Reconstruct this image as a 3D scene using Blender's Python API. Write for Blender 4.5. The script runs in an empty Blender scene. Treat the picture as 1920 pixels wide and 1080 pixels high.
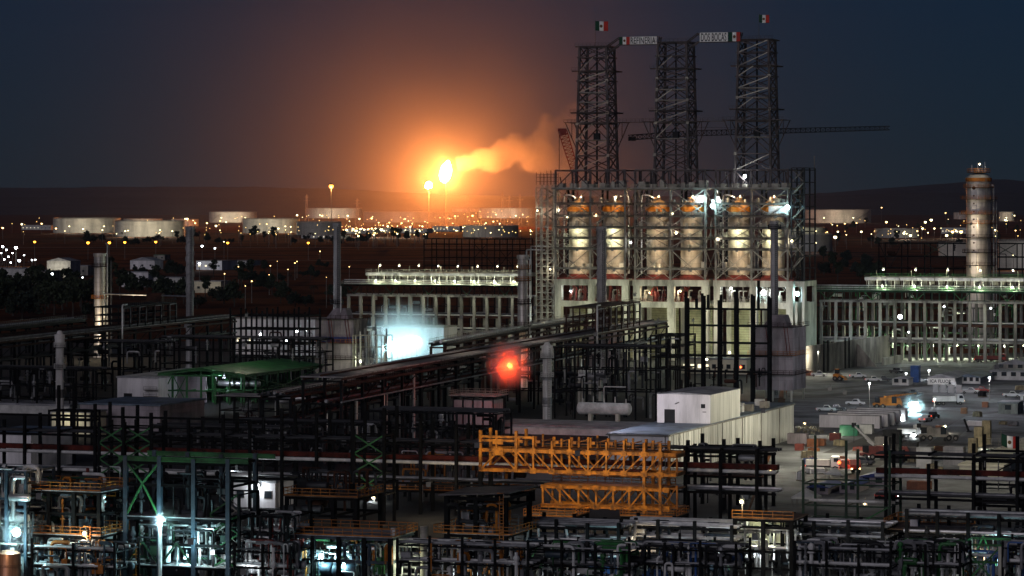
SUN_ELEVATION = 8.0; SUN_AZIMUTH = 205.0; SUN_STRENGTH = .54; SUN_LAMP_EL = 20.0
SKY_AIR, SKY_DUST, SKY_OZONE, SKY_STRENGTH = .84, 0.0, 8.0, .0066
GLOW_R, GLOW_D, GLOW_X = 300.0, .00075, 1500.0
PLUME_D = .06
HAZE_D, HAZE_TOP = 1.6e-5, 1700.0
LAMP_R = .68; TANK_L = 1.0; BLOOM_B = 1.0; RACK_W = 2600.0
CK_BAND, CK_LOW, CK_HEAD, CK_FL, CK_WASH = 3600.0, 800.0, 2200.0, 3200.0, 6000.0
CR_TOP, CR_MID, RED_W, HALO_D, BLAZE_W, WH_W, YEL_W = 1100.0, 1700.0, 6500.0, .32, 4200.0, 12500.0, 4200.0
YD_W, YD_F, YL, FG_CY, FG_L, BLOOM_D = 8000.0, 13000.0, .8, 4500.0, 1.7, .25
import bpy, math, random
from mathutils import Vector, Matrix, noise as mnoise
RAD = math.radians
sc = bpy.context.scene
COL = sc.collection
R = random.Random(11)
F = 6000.0      # focal length in photo pixels (1920 wide)
H = 58.0        # camera height above the ground
HY = 370.0      # row of the horizon in the photo
ANG = RAD(19)   # the plant grid is turned this much to the camera axis
CA, SA = math.cos(ANG), math.sin(ANG)

def W(px, py, Y): return Vector(((px-960)/F*Y, Y, H-(py-HY)/F*Y))
def GY(py, z=0.0): return (H-z)*F/(py-HY)
def G(px, py): return W(px, py, GY(py))

def FQ(Y): return 468+(Y-480)*.35 if 480 < Y < 556 else Y     # the foreground rows stand close behind each other
class Grid:
    """local frame of a thing that stands on the ground at (px, depth Y), turned with the plant grid"""
    def __init__(s, px, Y, ang=ANG):
        Y = FQ(Y); s.loc = Vector(((px-960)/F*Y, Y, 0)); s.rz = -ang; s.c = math.cos(ang); s.s = math.sin(ang)
    def Y(s, u, v=0): return s.loc.y - u*s.s + v*s.c
    def u(s, px, v=0):
        k = (px-960)/F
        return (k*(s.loc.y+v*s.c) - s.loc.x - v*s.s)/(s.c + k*s.s)
    def z(s, py, u=0, v=0): return H-(py-HY)/F*s.Y(u, v)
    def w(s, u, v, z=0): return Vector((s.loc.x+u*s.c+v*s.s, s.loc.y-u*s.s+v*s.c, z))

# ------------------------------------------------------------------ mesh builder
class MB:
    def __init__(s): s.v = []; s.f = []
    def add(s, vs, fs):
        n = len(s.v); s.v += [tuple(p) for p in vs]; s.f += [tuple(i+n for i in f) for f in fs]; return s
    def box(s, x0, y0, z0, x1, y1, z1):
        return s.add([(x0,y0,z0),(x1,y0,z0),(x1,y1,z0),(x0,y1,z0),(x0,y0,z1),(x1,y0,z1),(x1,y1,z1),(x0,y1,z1)],
                     [(0,3,2,1),(4,5,6,7),(0,1,5,4),(1,2,6,5),(2,3,7,6),(3,0,4,7)])
    def bar(s, p, q, w, h=None):
        p = Vector(p); q = Vector(q); h = h or w; d = (q-p)
        if d.length < 1e-6: return s
        d.normalize()
        up = Vector((0,0,1)) if abs(d.z) < .95 else Vector((0,1,0))
        a = d.cross(up).normalized(); b = a.cross(d).normalized()
        a *= w/2; b *= h/2
        return s.add([p-a-b,p+a-b,p+a+b,p-a+b,q-a-b,q+a-b,q+a+b,q-a+b],
                     [(0,1,2,3),(7,6,5,4),(0,4,5,1),(1,5,6,2),(2,6,7,3),(3,7,4,0)])
    def hbeam(s, p, q, w, h):
        """rolled I section between two level points"""
        p = Vector(p); q = Vector(q); t = .14*h; z = Vector((0,0,1))
        s.bar(p+z*(h/2-t/2), q+z*(h/2-t/2), w, t); s.bar(p-z*(h/2-t/2), q-z*(h/2-t/2), w, t)
        return s.bar(p, q, w*.3, h-2*t-.002)
    def path(s, pts, r, n=8, cap=True):
        pts = [Vector(p) for p in pts]; rings = []; m = len(pts)
        rs = r if isinstance(r, (list, tuple)) else [r]*m
        t0 = (pts[1]-pts[0]).normalized()
        up = Vector((0,0,1)) if abs(t0.z) < .9 else Vector((0,1,0))
        a = t0.cross(up).normalized(); base = len(s.v); vs = []
        for i, p in enumerate(pts):
            t = ((pts[min(i+1,m-1)]-p).normalized() + (p-pts[max(i-1,0)]).normalized())
            t = t.normalized() if t.length > 1e-6 else t0
            a = (a - t*a.dot(t)); a = a.normalized() if a.length > 1e-6 else t.orthogonal().normalized()
            b = t.cross(a)
            for k in range(n):
                an = 2*math.pi*k/n
                vs.append(p + (a*math.cos(an)+b*math.sin(an))*rs[i])
        fs = []
        for i in range(m-1):
            for k in range(n):
                fs.append((i*n+k, i*n+(k+1)%n, (i+1)*n+(k+1)%n, (i+1)*n+k))
        if cap: fs += [tuple(range(n-1,-1,-1)), tuple((m-1)*n+k for k in range(n))]
        return s.add(vs, fs)
    def pipe(s, pts, r, n=8):
        """path with rounded elbows"""
        pts = [Vector(p) for p in pts]; out = [pts[0]]
        for i in range(1, len(pts)-1):
            a, b, c = pts[i-1], pts[i], pts[i+1]
            k = min(r*3, (a-b).length*.4, (c-b).length*.4)
            p = b+(a-b).normalized()*k; q = b+(c-b).normalized()*k
            for t in (0, .35, .65, 1): out.append(p*(1-t)**2+b*2*t*(1-t)+q*t*t)
        out.append(pts[-1])
        return s.path(out, r, n)
    def lathe(s, c, prof, n=20):
        c = Vector(c); vs = []; fs = []; m = len(prof)
        for r, z in prof:
            for k in range(n):
                an = 2*math.pi*k/n; vs.append((c.x+r*math.cos(an), c.y+r*math.sin(an), c.z+z))
        for i in range(m-1):
            for k in range(n): fs.append((i*n+k, i*n+(k+1)%n, (i+1)*n+(k+1)%n, (i+1)*n+k))
        if prof[0][0] > 1e-4: fs.append(tuple(range(n-1,-1,-1)))
        if prof[-1][0] > 1e-4: fs.append(tuple((m-1)*n+k for k in range(n)))
        return s.add(vs, fs)
    def sphere(s, c, r, n=8, sz=1.0):
        m = max(4, n//2+1)
        return s.lathe(c, [(max(1e-5, r*math.sin(math.pi*i/m)), -sz*r*math.cos(math.pi*i/m)) for i in range(m+1)], n)
    def hcyl(s, p, q, r, n=14, dome=.5):
        """lying vessel with rounded ends"""
        p = Vector(p); q = Vector(q); d = (q-p).normalized()
        return s.path([p-d*r*dome, p-d*r*dome*.8, p-d*r*dome*.4, p, q, q+d*r*dome*.4, q+d*r*dome*.8, q+d*r*dome],
                      [r*.15, r*.6, r*.92, r, r, r*.92, r*.6, r*.15], n)
    def prism(s, poly, axis_from, axis_to):
        """extrude a closed polygon (list of 3D points) by a vector"""
        d = Vector(axis_to)-Vector(axis_from); n = len(poly)
        vs = [Vector(p) for p in poly]+[Vector(p)+d for p in poly]
        return s.add(vs, [tuple(range(n-1,-1,-1)), tuple(range(n,2*n))]+[(i,(i+1)%n,n+(i+1)%n,n+i) for i in range(n)])
    def rail(s, pts, h=1.1, w=.07, step=2.0):
        """handrail along a polyline of floor points"""
        pts = [Vector(p) for p in pts]; z = Vector((0,0,1))
        for a, b in zip(pts[:-1], pts[1:]):
            for t in (h, h*.55, .1): s.bar(a+z*t, b+z*t, w, w)
            k = max(1, int((b-a).length/step))
            for i in range(k+1):
                p = a.lerp(b, i/k); s.bar(p, p+z*(h-.04), w*.9, w*.9)
        return s
    def build(s, name, mat, parent=None, smooth=False, loc=None):
        me = bpy.data.meshes.new(name); me.from_pydata(s.v, [], s.f); me.materials.append(M[mat] if isinstance(mat, str) else mat)
        if smooth:
            me.polygons.foreach_set('use_smooth', [True]*len(me.polygons)); me.set_sharp_from_angle(angle=RAD(42))
        me.update()
        o = bpy.data.objects.new(name, me); COL.objects.link(o)
        if parent is not None: o.parent = parent
        if loc is not None: o.location = loc
        return o

LABELS = {}
def tag(o, label=None, cat=None, group=None, kind=None):
    if label: o['label'] = label; LABELS.setdefault(label, []).append(o.name)
    if cat: o['category'] = cat
    if group: o['group'] = group
    if kind: o['kind'] = kind
    return o
def thing(name, label, cat, loc=(0,0,0), rz=0.0, group=None):
    o = bpy.data.objects.new(name, None); COL.objects.link(o); o.empty_display_size = .5
    o.location = loc; o.rotation_euler = (0,0,rz)
    return tag(o, label, cat, group)
KIDS = {}
def copy_tree(root, loc, rz=None, label=None, scale=None):
    c = root.copy(); COL.objects.link(c); c.location = loc
    if rz is not None: c.rotation_euler = (0,0,rz)
    if scale: c.scale = (scale,)*3
    if label: c['label'] = label; LABELS.setdefault(label, []).append(c.name)
    for ch in root.children:
        d = ch.copy(); COL.objects.link(d); d.parent = c
        for g in ch.children:
            e = g.copy(); COL.objects.link(e); e.parent = d
    return c
ONES = 'zeroth first second third fourth fifth sixth seventh eighth ninth tenth eleventh twelfth thirteenth fourteenth fifteenth sixteenth seventeenth eighteenth nineteenth'.split()
TENS = ['','','twenty','thirty','forty','fifty','sixty','seventy','eighty','ninety']
TENTHS = ['','','twentieth','thirtieth','fortieth','fiftieth','sixtieth','seventieth','eightieth','ninetieth']
def nth(n):
    if n < 20: return ONES[n]
    if n < 100: return TENTHS[n//10] if n % 10 == 0 else TENS[n//10]+'-'+ONES[n%10]
    return 'hundredth' if n == 100 else 'hundred-and-'+nth(n-100)

# ------------------------------------------------------------------ materials
M = {}
def mat(name, col, rough=.7, metal=0.0, var=.35, scale=.35, streak=1.0, bump=0.0, dirt=None, panel=None, spec=.4):
    m = bpy.data.materials.new(name); m.use_nodes = True; nt = m.node_tree; N = nt.nodes; L = nt.links
    b = N['Principled BSDF']; b.inputs['Roughness'].default_value = rough; b.inputs['Metallic'].default_value = metal
    b.inputs['Specular IOR Level'].default_value = spec
    tc = N.new('ShaderNodeTexCoord'); mp = N.new('ShaderNodeMapping'); mp.inputs['Scale'].default_value = (1,1,streak)
    L.new(tc.outputs['Object'], mp.inputs['Vector'])
    n1 = N.new('ShaderNodeTexNoise'); n1.inputs['Scale'].default_value = scale; n1.inputs['Detail'].default_value = 5; n1.inputs['Roughness'].default_value = .65
    L.new(mp.outputs['Vector'], n1.inputs['Vector'])
    cr = N.new('ShaderNodeValToRGB'); e = cr.color_ramp.elements
    d = dirt or tuple(c*(1-var*1.6 if var*1.6 < .95 else .05) for c in col)
    e[0].position = .33; e[0].color = (*d, 1); e[1].position = .62; e[1].color = (*[min(1, c*(1+var*.35)) for c in col], 1)
    L.new(n1.outputs['Fac'], cr.inputs['Fac']); out = cr.outputs['Color']
    if panel:
        br = N.new('ShaderNodeTexBrick'); br.inputs['Scale'].default_value = 1.0
        br.inputs['Brick Width'].default_value = panel[0]; br.inputs['Row Height'].default_value = panel[1]
        br.inputs['Mortar Size'].default_value = panel[2]; br.offset = 0.0 if len(panel) < 4 else panel[3]
        br.inputs['Color1'].default_value = (1,1,1,1); br.inputs['Color2'].default_value = (.86,.86,.86,1); br.inputs['Mortar'].default_value = (.45,.45,.45,1)
        sp = N.new('ShaderNodeSeparateXYZ'); cb = N.new('ShaderNodeCombineXYZ'); ad = N.new('ShaderNodeMath'); ad.operation = 'ADD'
        L.new(tc.outputs['Object'], sp.inputs[0]); L.new(sp.outputs['X'], ad.inputs[0]); L.new(sp.outputs['Y'], ad.inputs[1])
        L.new(ad.outputs[0], cb.inputs['X']); L.new(sp.outputs['Z'], cb.inputs['Y']); L.new(cb.outputs[0], br.inputs['Vector'])
        mx = N.new('ShaderNodeMix'); mx.data_type = 'RGBA'; mx.blend_type = 'MULTIPLY'; mx.inputs['Factor'].default_value = 1
        L.new(out, mx.inputs[6]); L.new(br.outputs['Color'], mx.inputs[7]); out = mx.outputs[2]
    L.new(out, b.inputs['Base Color'])
    if bump:
        n2 = N.new('ShaderNodeTexNoise'); n2.inputs['Scale'].default_value = scale*6; n2.inputs['Detail'].default_value = 3
        L.new(tc.outputs['Object'], n2.inputs['Vector'])
        bp = N.new('ShaderNodeBump'); bp.inputs['Strength'].default_value = bump; bp.inputs['Distance'].default_value = .2
        L.new(n2.outputs['Fac'], bp.inputs['Height']); L.new(bp.outputs['Normal'], b.inputs['Normal'])
    M[name] = m; return m
def emat(name, col, strength, sample=False):
    m = bpy.data.materials.new(name); m.use_nodes = True; b = m.node_tree.nodes['Principled BSDF']
    b.inputs['Base Color'].default_value = (.1,.1,.1,1)
    b.inputs['Emission Color'].default_value = (*col, 1); b.inputs['Emission Strength'].default_value = strength
    if not sample: m.cycles.emission_sampling = 'NONE'
    M[name] = m; return m
mat('black_steel', (.006,.006,.0065), .7, var=.5, spec=.12)
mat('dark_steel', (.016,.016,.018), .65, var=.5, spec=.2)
mat('blue_steel', (.035,.055,.075), .5, var=.4)
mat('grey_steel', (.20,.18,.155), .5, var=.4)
mat('pale_steel', (.40,.37,.31), .5, var=.35)
mat('rust_steel', (.050,.018,.010), .75, var=.5, spec=.2)
mat('red_beam', (.085,.013,.008), .75, var=.5, scale=.5, spec=.2)
mat('derrick_steel', (.085,.068,.068), .7, var=.5)
mat('red_steel', (.16,.022,.014), .65, var=.4)
mat('crane_red', (.30,.03,.015), .5, var=.35)
mat('green_steel', (.025,.14,.035), .55, var=.45)
mat('dark_green_steel', (.010,.045,.018), .6, var=.45)
mat('yellow_steel', (.62,.21,.010), .6, var=.55, scale=.7)
mat('yellow_deep', (.40,.13,.008), .6, var=.4)
mat('rail_orange', (.42,.14,.012), .6, var=.35)
mat('deck_brown', (.16,.10,.065), .8, var=.45, panel=(1.2,1.2,.03))
mat('deck_grey', (.34,.32,.32), .75, var=.45, panel=(1.5,1.5,.03))
mat('concrete', (.45,.43,.37), .85, var=.45, scale=.18, streak=.3, bump=.15)
mat('old_concrete', (.30,.28,.25), .9, var=.5, scale=.2, streak=.3, bump=.15)
mat('drum_shell', (.50,.42,.33), .6, var=.35, scale=.3, streak=.25, panel=(3.9,2.3,.03))
mat('drum_head', (.42,.21,.08), .6, var=.4, scale=.5)
mat('collar_orange', (.75,.24,.012), .6, var=.3)
mat('cladding', (.60,.56,.52), .38, metal=.35, var=.3, scale=.25, streak=.15, panel=(2.4,1.6,.03), spec=.5)
mat('stack_grey', (.34,.33,.335), .7, var=.35, scale=.3, streak=.2, panel=(2.6,3.2,.03))
mat('stack_white', (.62,.60,.58), .65, var=.3, scale=.4, streak=.2)
mat('stack_band', (.10,.09,.09), .7)
mat('pipe_grey', (.24,.24,.25), .45, metal=.3, var=.35, scale=.5)
mat('pipe_white', (.60,.59,.58), .5, var=.25, scale=.5)
mat('pipe_silver', (.62,.61,.60), .35, metal=.8, var=.25, scale=.5)
mat('pipe_dark', (.03,.03,.034), .55, var=.4)
mat('furnace_wall', (.36,.31,.33), .75, var=.35, scale=.2, streak=.3, panel=(3.0,3.0,.02))
mat('blue_band', (.03,.05,.20), .6)
mat('white_wall', (.74,.71,.72), .55, var=.22, scale=.25, streak=.18, panel=(2.4,30,.010))
mat('rib_wall', (.66,.66,.63), .5, var=.30, scale=.35, streak=.08)
mat('roof_grey', (.30,.30,.32), .7, var=.35, scale=.25)
mat('roof_blue', (.13,.17,.22), .6, var=.4, scale=.25)
mat('pale_roof', (.62,.58,.44), .6, var=.25, scale=.15)
mat('cabin_wall', (.52,.51,.49), .6, var=.25, scale=.3)
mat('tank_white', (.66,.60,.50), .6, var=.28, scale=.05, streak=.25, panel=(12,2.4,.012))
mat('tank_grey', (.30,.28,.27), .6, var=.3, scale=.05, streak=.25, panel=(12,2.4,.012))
mat('tank_roof', (.34,.32,.30), .7, var=.3, scale=.05)
mat('copper_clad', (.45,.22,.14), .4, metal=.6, var=.35, scale=.6, streak=.1, panel=(1.4,2.0,.03))
mat('soil', (.120,.040,.014), .95, var=.55, scale=.012, bump=.3, spec=.05)  # the flare's red glow is put into this ground colour
mat('yard_concrete', (.20,.205,.215), .9, var=.6, scale=.05, bump=.3, panel=(14,14,.006))
mat('plant_ground', (.020,.019,.019), .9, var=.5, scale=.08)
mat('road', (.075,.07,.068), .85, var=.3, scale=.1)
mat('pale_road', (.30,.27,.23), .9, var=.3, scale=.05)
mat('hill', (.030,.034,.036), .95, var=.5, scale=.003)
mat('berm', (.10,.095,.04), .95, var=.4, scale=.03)
mat('leaf', (.030,.042,.018), .8, var=.5, scale=.8)
mat('leaf_dark', (.016,.024,.012), .85, var=.5, scale=.8)
mat('bark', (.05,.038,.028), .9)
mat('tarp_blue', (.02,.045,.19), .6, var=.3)
mat('tarp_white', (.66,.66,.62), .6, var=.2)
mat('box_green', (.015,.13,.07), .5, var=.25)
mat('box_red', (.19,.04,.03), .6, var=.35)
mat('box_orange', (.24,.085,.035), .6, var=.35)
mat('box_blue', (.03,.09,.28), .55, var=.3)
mat('crate_wood', (.30,.25,.15), .8, var=.35, scale=.6)
mat('rubber', (.012,.012,.012), .8)
mat('glass', (.02,.025,.03), .12, var=.1, spec=.6)
mat('dark_hole', (.012,.012,.013), .8)
mat('olive_wall', (.24,.23,.14), .8, var=.3, scale=.2, panel=(40,.9,.06))
mat('car_white', (.6,.6,.6), .3, var=.1)
mat('car_dark', (.05,.05,.06), .3, var=.1)
mat('car_red', (.35,.03,.02), .35, var=.15)
mat('sign_white', (.78,.77,.74), .5, var=.12)
mat('sign_black', (.015,.015,.018), .6, var=.1)
mat('flag_green', (.004,.05,.025), .8, var=.1)
mat('flag_white', (.75,.74,.72), .8, var=.08)
mat('flag_red', (.45,.03,.02), .8, var=.1)
mat('emblem_brown', (.12,.06,.02), .8, var=.2)
mat('lamp_body', (.12,.12,.12), .6)
mat('rock_pile', (.30,.27,.20), .9, var=.4, scale=.5)
emat('lamp_warm', (1.0,.62,.22), 9); emat('lamp_cream', (1.0,.84,.42), 8); emat('lamp_orange', (1.0,.36,.03), 9)
emat('lamp_white', (.86,.95,1.0), 26); emat('lamp_cyan', (.55,.93,1.0), 40); emat('lamp_red', (1.0,.07,.012), 7)
emat('tail_red', (1.0,.07,.02), 4); emat('lit_window', (1.0,.88,.60), 1.6); emat('lit_window_cool', (.75,.92,1.0), 2.2)
emat('flame', (1.0,.285,.058), 1550, True)
emat('far_cream', (1.0,.88,.42), 4.0); emat('far_warm', (1.0,.64,.20), 3.6)

def point(name, loc, col, watts, r=.3, parent=None):
    l = bpy.data.lights.new(name, 'POINT'); l.color = col; l.energy = watts; l.shadow_soft_size = r
    o = bpy.data.objects.new(name, l); COL.objects.link(o); o.location = loc
    if parent is not None: o.parent = parent
    return o
def spot(name, loc, to, col, watts, cone=80, r=.3, parent=None):
    l = bpy.data.lights.new(name, 'SPOT'); l.color = col; l.energy = watts; l.shadow_soft_size = r; l.spot_size = RAD(cone); l.spot_blend = .5
    o = bpy.data.objects.new(name, l); COL.objects.link(o); o.location = loc
    o.rotation_euler = (Vector(to)-Vector(loc)).to_track_quat('-Z','Y').to_euler()
    if parent is not None: o.parent = parent
    return o
WARM = (1.0,.80,.52); CREAM = (1.0,.93,.70); CYAN = (.50,.92,1.0); WHITE = (.85,.95,1.0); ORANGE = (1.0,.42,.10); LIME = (.93,1.0,.68)

def lamp_post(name, label, loc, h, bulb='lamp_white', r=.45, light=None, group=None, arm=0, pole='grey_steel', pr=.12):
    """a pole with a lamp head; light=(colour, watts)"""
    t = thing(name, label, 'lamp', loc, 0, group)
    b = MB().lathe((0,0,0), [(pr*1.9,0),(pr*1.9,.3),(pr*1.25,.35),(pr*.8,h)], 7)
    b.build('pole', pole, t, True)
    x = arm
    hd = MB()
    if arm: hd.bar((0,0,h-.1),(arm,0,h+.1), .12)
    hd.lathe((x,0,h), [(.12,r*.3),(r*.9,r*.35),(r*1.05,r*.75),(r*.3,r*1.25)], 10)
    hd.build('lamp_head', 'lamp_body', t)
    MB().sphere((x,0,h-r*.15), r, 10).build('bulb', bulb, t, True)
    if light: point('light', (x,-.2-r,h-r*1.4), light[0], light[1], r*.6, t)
    return t

# ------------------------------------------------------------------ camera, sky, sun
cam = bpy.data.cameras.new('camera'); co = bpy.data.objects.new('camera', cam); COL.objects.link(co)
co.location = (0,0,H); co.rotation_euler = (RAD(90),0,0)
cam.sensor_width = 36; cam.lens = F/1920*36; cam.shift_y = -(540-HY)/1920; cam.clip_start = 1; cam.clip_end = 90000
sc.camera = co
sc.view_settings.view_transform = 'Standard'; sc.view_settings.look = 'None'; sc.view_settings.gamma = 1; sc.view_settings.exposure = 0
wd = bpy.data.worlds.new('World'); sc.world = wd; wd.use_nodes = True
bg = wd.node_tree.nodes['Background']; sky = wd.node_tree.nodes.new('ShaderNodeTexSky')
SUN_EL, SUN_AZ = RAD(SUN_ELEVATION), RAD(SUN_AZIMUTH)      # azimuth measured from +Y towards +X
sky.sky_type = 'NISHITA'; sky.sun_disc = False; sky.sun_elevation = SUN_EL; sky.sun_rotation = SUN_AZ
sky.air_density = SKY_AIR; sky.dust_density = SKY_DUST; sky.ozone_density = SKY_OZONE
wd.node_tree.links.new(sky.outputs[0], bg.inputs[0]); bg.inputs[1].default_value = SKY_STRENGTH
sl = bpy.data.lights.new('afterglow_sun', 'SUN'); so = bpy.data.objects.new('afterglow_sun', sl); COL.objects.link(so)
sl.energy = SUN_STRENGTH; sl.angle = RAD(30); sl.color = (.95,.90,1.0)
_e = RAD(SUN_LAMP_EL); _d = Vector((math.sin(SUN_AZ)*math.cos(_e), math.cos(SUN_AZ)*math.cos(_e), math.sin(_e)))
so.rotation_euler = _d.to_track_quat('Z','Y').to_euler()
cy = sc.cycles
cy.use_denoising = True; cy.use_light_tree = True; cy.max_bounces = 4; cy.diffuse_bounces = 2; cy.glossy_bounces = 2
cy.transparent_max_bounces = 8; cy.volume_bounces = 0; cy.sample_clamp_indirect = 4; cy.caustics_reflective = False; cy.caustics_refractive = False
cy.volume_max_steps = 128; cy.adaptive_threshold = .02
# ================================================================== ground, hills, roads
def sheet(name, pts, z, m, kind='structure'):
    o = MB().add([(p[0],p[1],z) for p in pts], [tuple(range(len(pts)))]).build(name, m); return tag(o, kind=kind)
sheet('ground', [(-24000,-300),(24000,-300),(24000,30000),(-24000,30000)], 0, 'soil')
def hill_ridge(name, prof, Y, back, m):
    mb = MB(); vs = []; fs = []; cols = []
    x0, x1 = prof[0][0], prof[-1][0]; n = 120
    for i in range(n+1):
        px = x0+(x1-x0)*i/n
        for (a, ya), (b, yb) in zip(prof[:-1], prof[1:]):
            if a <= px <= b: py = ya+(yb-ya)*(px-a)/(b-a); break
        h = (H-(py-HY)/F*Y)*(1+.05*mnoise.noise((px*.02, 3.1, 0)))+2.5*mnoise.noise((px*.09, 1.7, 0))
        X = (px-960)/F*Y
        for k, (dy, hf) in enumerate(((-back,0),(-back*.6,.35),(-back*.25,.78),(0,1),(back*.4,.7),(back,0))):
            hh = max(0, h)*hf*(1+.12*mnoise.noise((px*.03+k*7, k*2.3, 1))) if 0 < hf < 1 else max(0,h)*hf
            vs.append((X*(1+dy/Y), Y+dy, hh-.2 if hf == 0 else hh))
    for i in range(n):
        for k in range(5): fs.append((i*6+k,(i+1)*6+k,(i+1)*6+k+1,i*6+k+1))
    o = mb.add(vs, fs).build(name, m, smooth=True); return tag(o, kind='structure')
hill_ridge('hills', [(-900,352),(-300,349),(0,352),(300,350),(520,351),(640,355),(760,361),(880,366),(1000,368.5),(1450,367),(1540,362),(1640,354),(1720,348),(1790,342),(1850,337),(1920,338),(2100,334),(2700,338)], 17000, 4500, 'hill')
hill_ridge('low_hills', [(-900,371),(-200,371),(60,369),(300,371),(620,372),(1300,372),(1500,369),(1600,365),(1760,360),(1840,363),(2000,358),(2700,360)], 12500, 2000, 'hill')
# roads and the pale concrete yard
def strip(name, p, q, w, z, m):
    p = Vector((p[0],p[1])); q = Vector((q[0],q[1])); d = (q-p).normalized(); a = Vector((-d.y,d.x))*w/2
    return sheet(name, [p-a,q-a,q+a,p+a], z, m)
strip('road', G(-300,464), G(1000,464), 16, .006, 'pale_road')
strip('road', G(380,488), G(860,488), 12, .006, 'pale_road')
strip('road', G(-200,475), G(560,478), 10, .010, 'road')
strip('path', G(600,444.6), G(790,444.6), 26, .010, 'pale_road')
sheet('yard_pavement', [G(1490,668),G(2300,655),G(2400,905),G(1900,1000),G(1405,960),G(1455,830)], .012, 'yard_concrete')
sheet('plant_pavement', [G(-500,640),G(1480,640),G(1480,662),G(1440,830),G(1400,965),G(1900,1010),(150,430),(-150,430)], .008, 'plant_ground')
strip('road', G(1525,745), G(1930,700), 6.5, .020, 'road')
strip('road', G(1560,905), G(1800,770), 8, .020, 'road')

# ================================================================== trees
def crown_mesh(seed, h, r, n, wide=1.0):
    q = random.Random(seed); mb = MB(); blobs = []
    for i in range(9):
        an = q.uniform(0,6.28); rr = q.uniform(.1,.75)*r; blobs.append((math.cos(an)*rr*wide, math.sin(an)*rr*wide, h*q.uniform(.45,.92), r*q.uniform(.32,.6)))
    for i in range(n):
        x,y,z,b = blobs[q.randrange(9)]
        d = Vector((q.gauss(0,1),q.gauss(0,1),q.gauss(0,.75))); d = d.normalized()*b*q.uniform(.55,1.05)
        c = Vector((x,y,z))+d; a = Vector((q.gauss(0,1),q.gauss(0,1),q.gauss(0,1))).normalized(); t = a.orthogonal().normalized(); s = q.uniform(.35,.75)*r*.24
        u = a.cross(t)*s; t = t*s
        mb.add([c-t-u*.4, c+t*.2-u, c+t+u*.3, c-t*.1+u], [(0,1,2,3)])
    return mb
def palm_crown(seed, h, r):
    q = random.Random(seed); mb = MB()
    for i in range(16):
        an = q.uniform(0,6.28); up = q.uniform(-.1,.9); pts = []
        for k in range(6):
            t = k/5; pts.append(Vector((math.cos(an)*r*t, math.sin(an)*r*t, h+up*r*.55*math.sin(t*2.4)-r*.5*t*t)))
        for k in range(5):
            sd = Vector((-math.sin(an),math.cos(an),0))*r*.13*(1-.6*k/5)
            mb.add([pts[k]-sd, pts[k]+sd-Vector((0,0,.1)), pts[k+1]+sd*.8, pts[k+1]-sd*.8], [(0,1,2,3)])
    return mb
TREE = []
for i, (h, r, w, nm) in enumerate(((13,5.2,1.0,'broad'),(10,5.5,1.5,'spreading'),(17,4.6,.9,'tall'),(8,4.2,1.4,'low'))):
    t = thing('tree', 'x', 'tree', (0,0,0), 0)
    b = MB().path([(0,0,0),(.15,.1,h*.3),(-.1,.2,h*.55),(.2,0,h*.8)], [.5,.36,.26,.12], 7)
    for k in range(5):
        an = k*1.3; b.path([(0,.1,h*(.35+.07*k)),(math.cos(an)*r*.5,math.sin(an)*r*.5,h*(.55+.07*k))], [.17,.06], 5)
    b.build('trunk', 'bark', t); crown_mesh(40+i, h, r, 620, w).build('crown', 'leaf_dark' if i % 2 else 'leaf', t); TREE.append((t, nm))
pt = thing('palm_tree', 'x', 'tree', (0,0,0), 0)
MB().path([(0,0,0),(.3,0,4),(.2,.1,8),(.5,0,11)], [.3,.22,.2,.2], 7).build('trunk', 'bark', pt); palm_crown(5, 11, 4).build('crown', 'leaf_dark', pt)
TREE.append((pt, 'palm'))
tree_used = set(); tree_list = []
def tree(px, py, kind, sc_=1.0): tree_list.append((px, py, kind, sc_))
q = random.Random(5)
for px in range(150, 800, 15): tree(px+q.uniform(-6,6), q.uniform(451,461), q.randrange(5), q.uniform(.7,1.35))
for px in range(1515, 1920, 17): tree(px+q.uniform(-7,7), q.choice((q.uniform(424,436),q.uniform(446,470))), q.randrange(4), q.uniform(.7,1.2))
for px in range(-15, 205, 11):                                  # the dark wood at the left
    tree(px+q.uniform(-5,5), q.uniform(572,600), q.randrange(4), q.uniform(.8,1.25)); tree(px+q.uniform(-5,5), q.uniform(545,568), q.randrange(4), q.uniform(.75,1.15))
for px, py in ((262,520),(275,545),(290,540),(312,553),(328,560),(345,570),(250,560),(225,560),(238,540),(385,560),(398,565),(420,570),(330,520),(318,512),(400,520),(300,570),(370,580),(440,575),(205,535)):
    tree(px, py, q.randrange(4), q.uniform(.8,1.2))
for k in range(26): tree(q.uniform(420,660), q.uniform(500,585), q.randrange(5), q.uniform(.5,.95))
for k in range(14): tree(q.uniform(1540,1650), q.uniform(480,535), q.randrange(4), q.uniform(.7,1.1))
tree_list.sort(key=lambda a: (a[2], a[0]))
cnt = {}
for px, py, k, s in tree_list:
    cnt[k] = cnt.get(k, 0)+1; t, nm = TREE[k]; g = G(px, py); lab = 'dark %s tree on the plain, %s of its shape from the left' % (nm, nth(cnt[k]))
    if k not in tree_used:
        tree_used.add(k); t.location = g; t.scale = (s,)*3; t['label'] = lab; LABELS.setdefault(lab, []).append(t.name)
    else: t = copy_tree(t, g, q.uniform(0,6.28), lab, s)
    t['group'] = 'palms on the plain' if k == 4 else 'trees on the plain'

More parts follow.
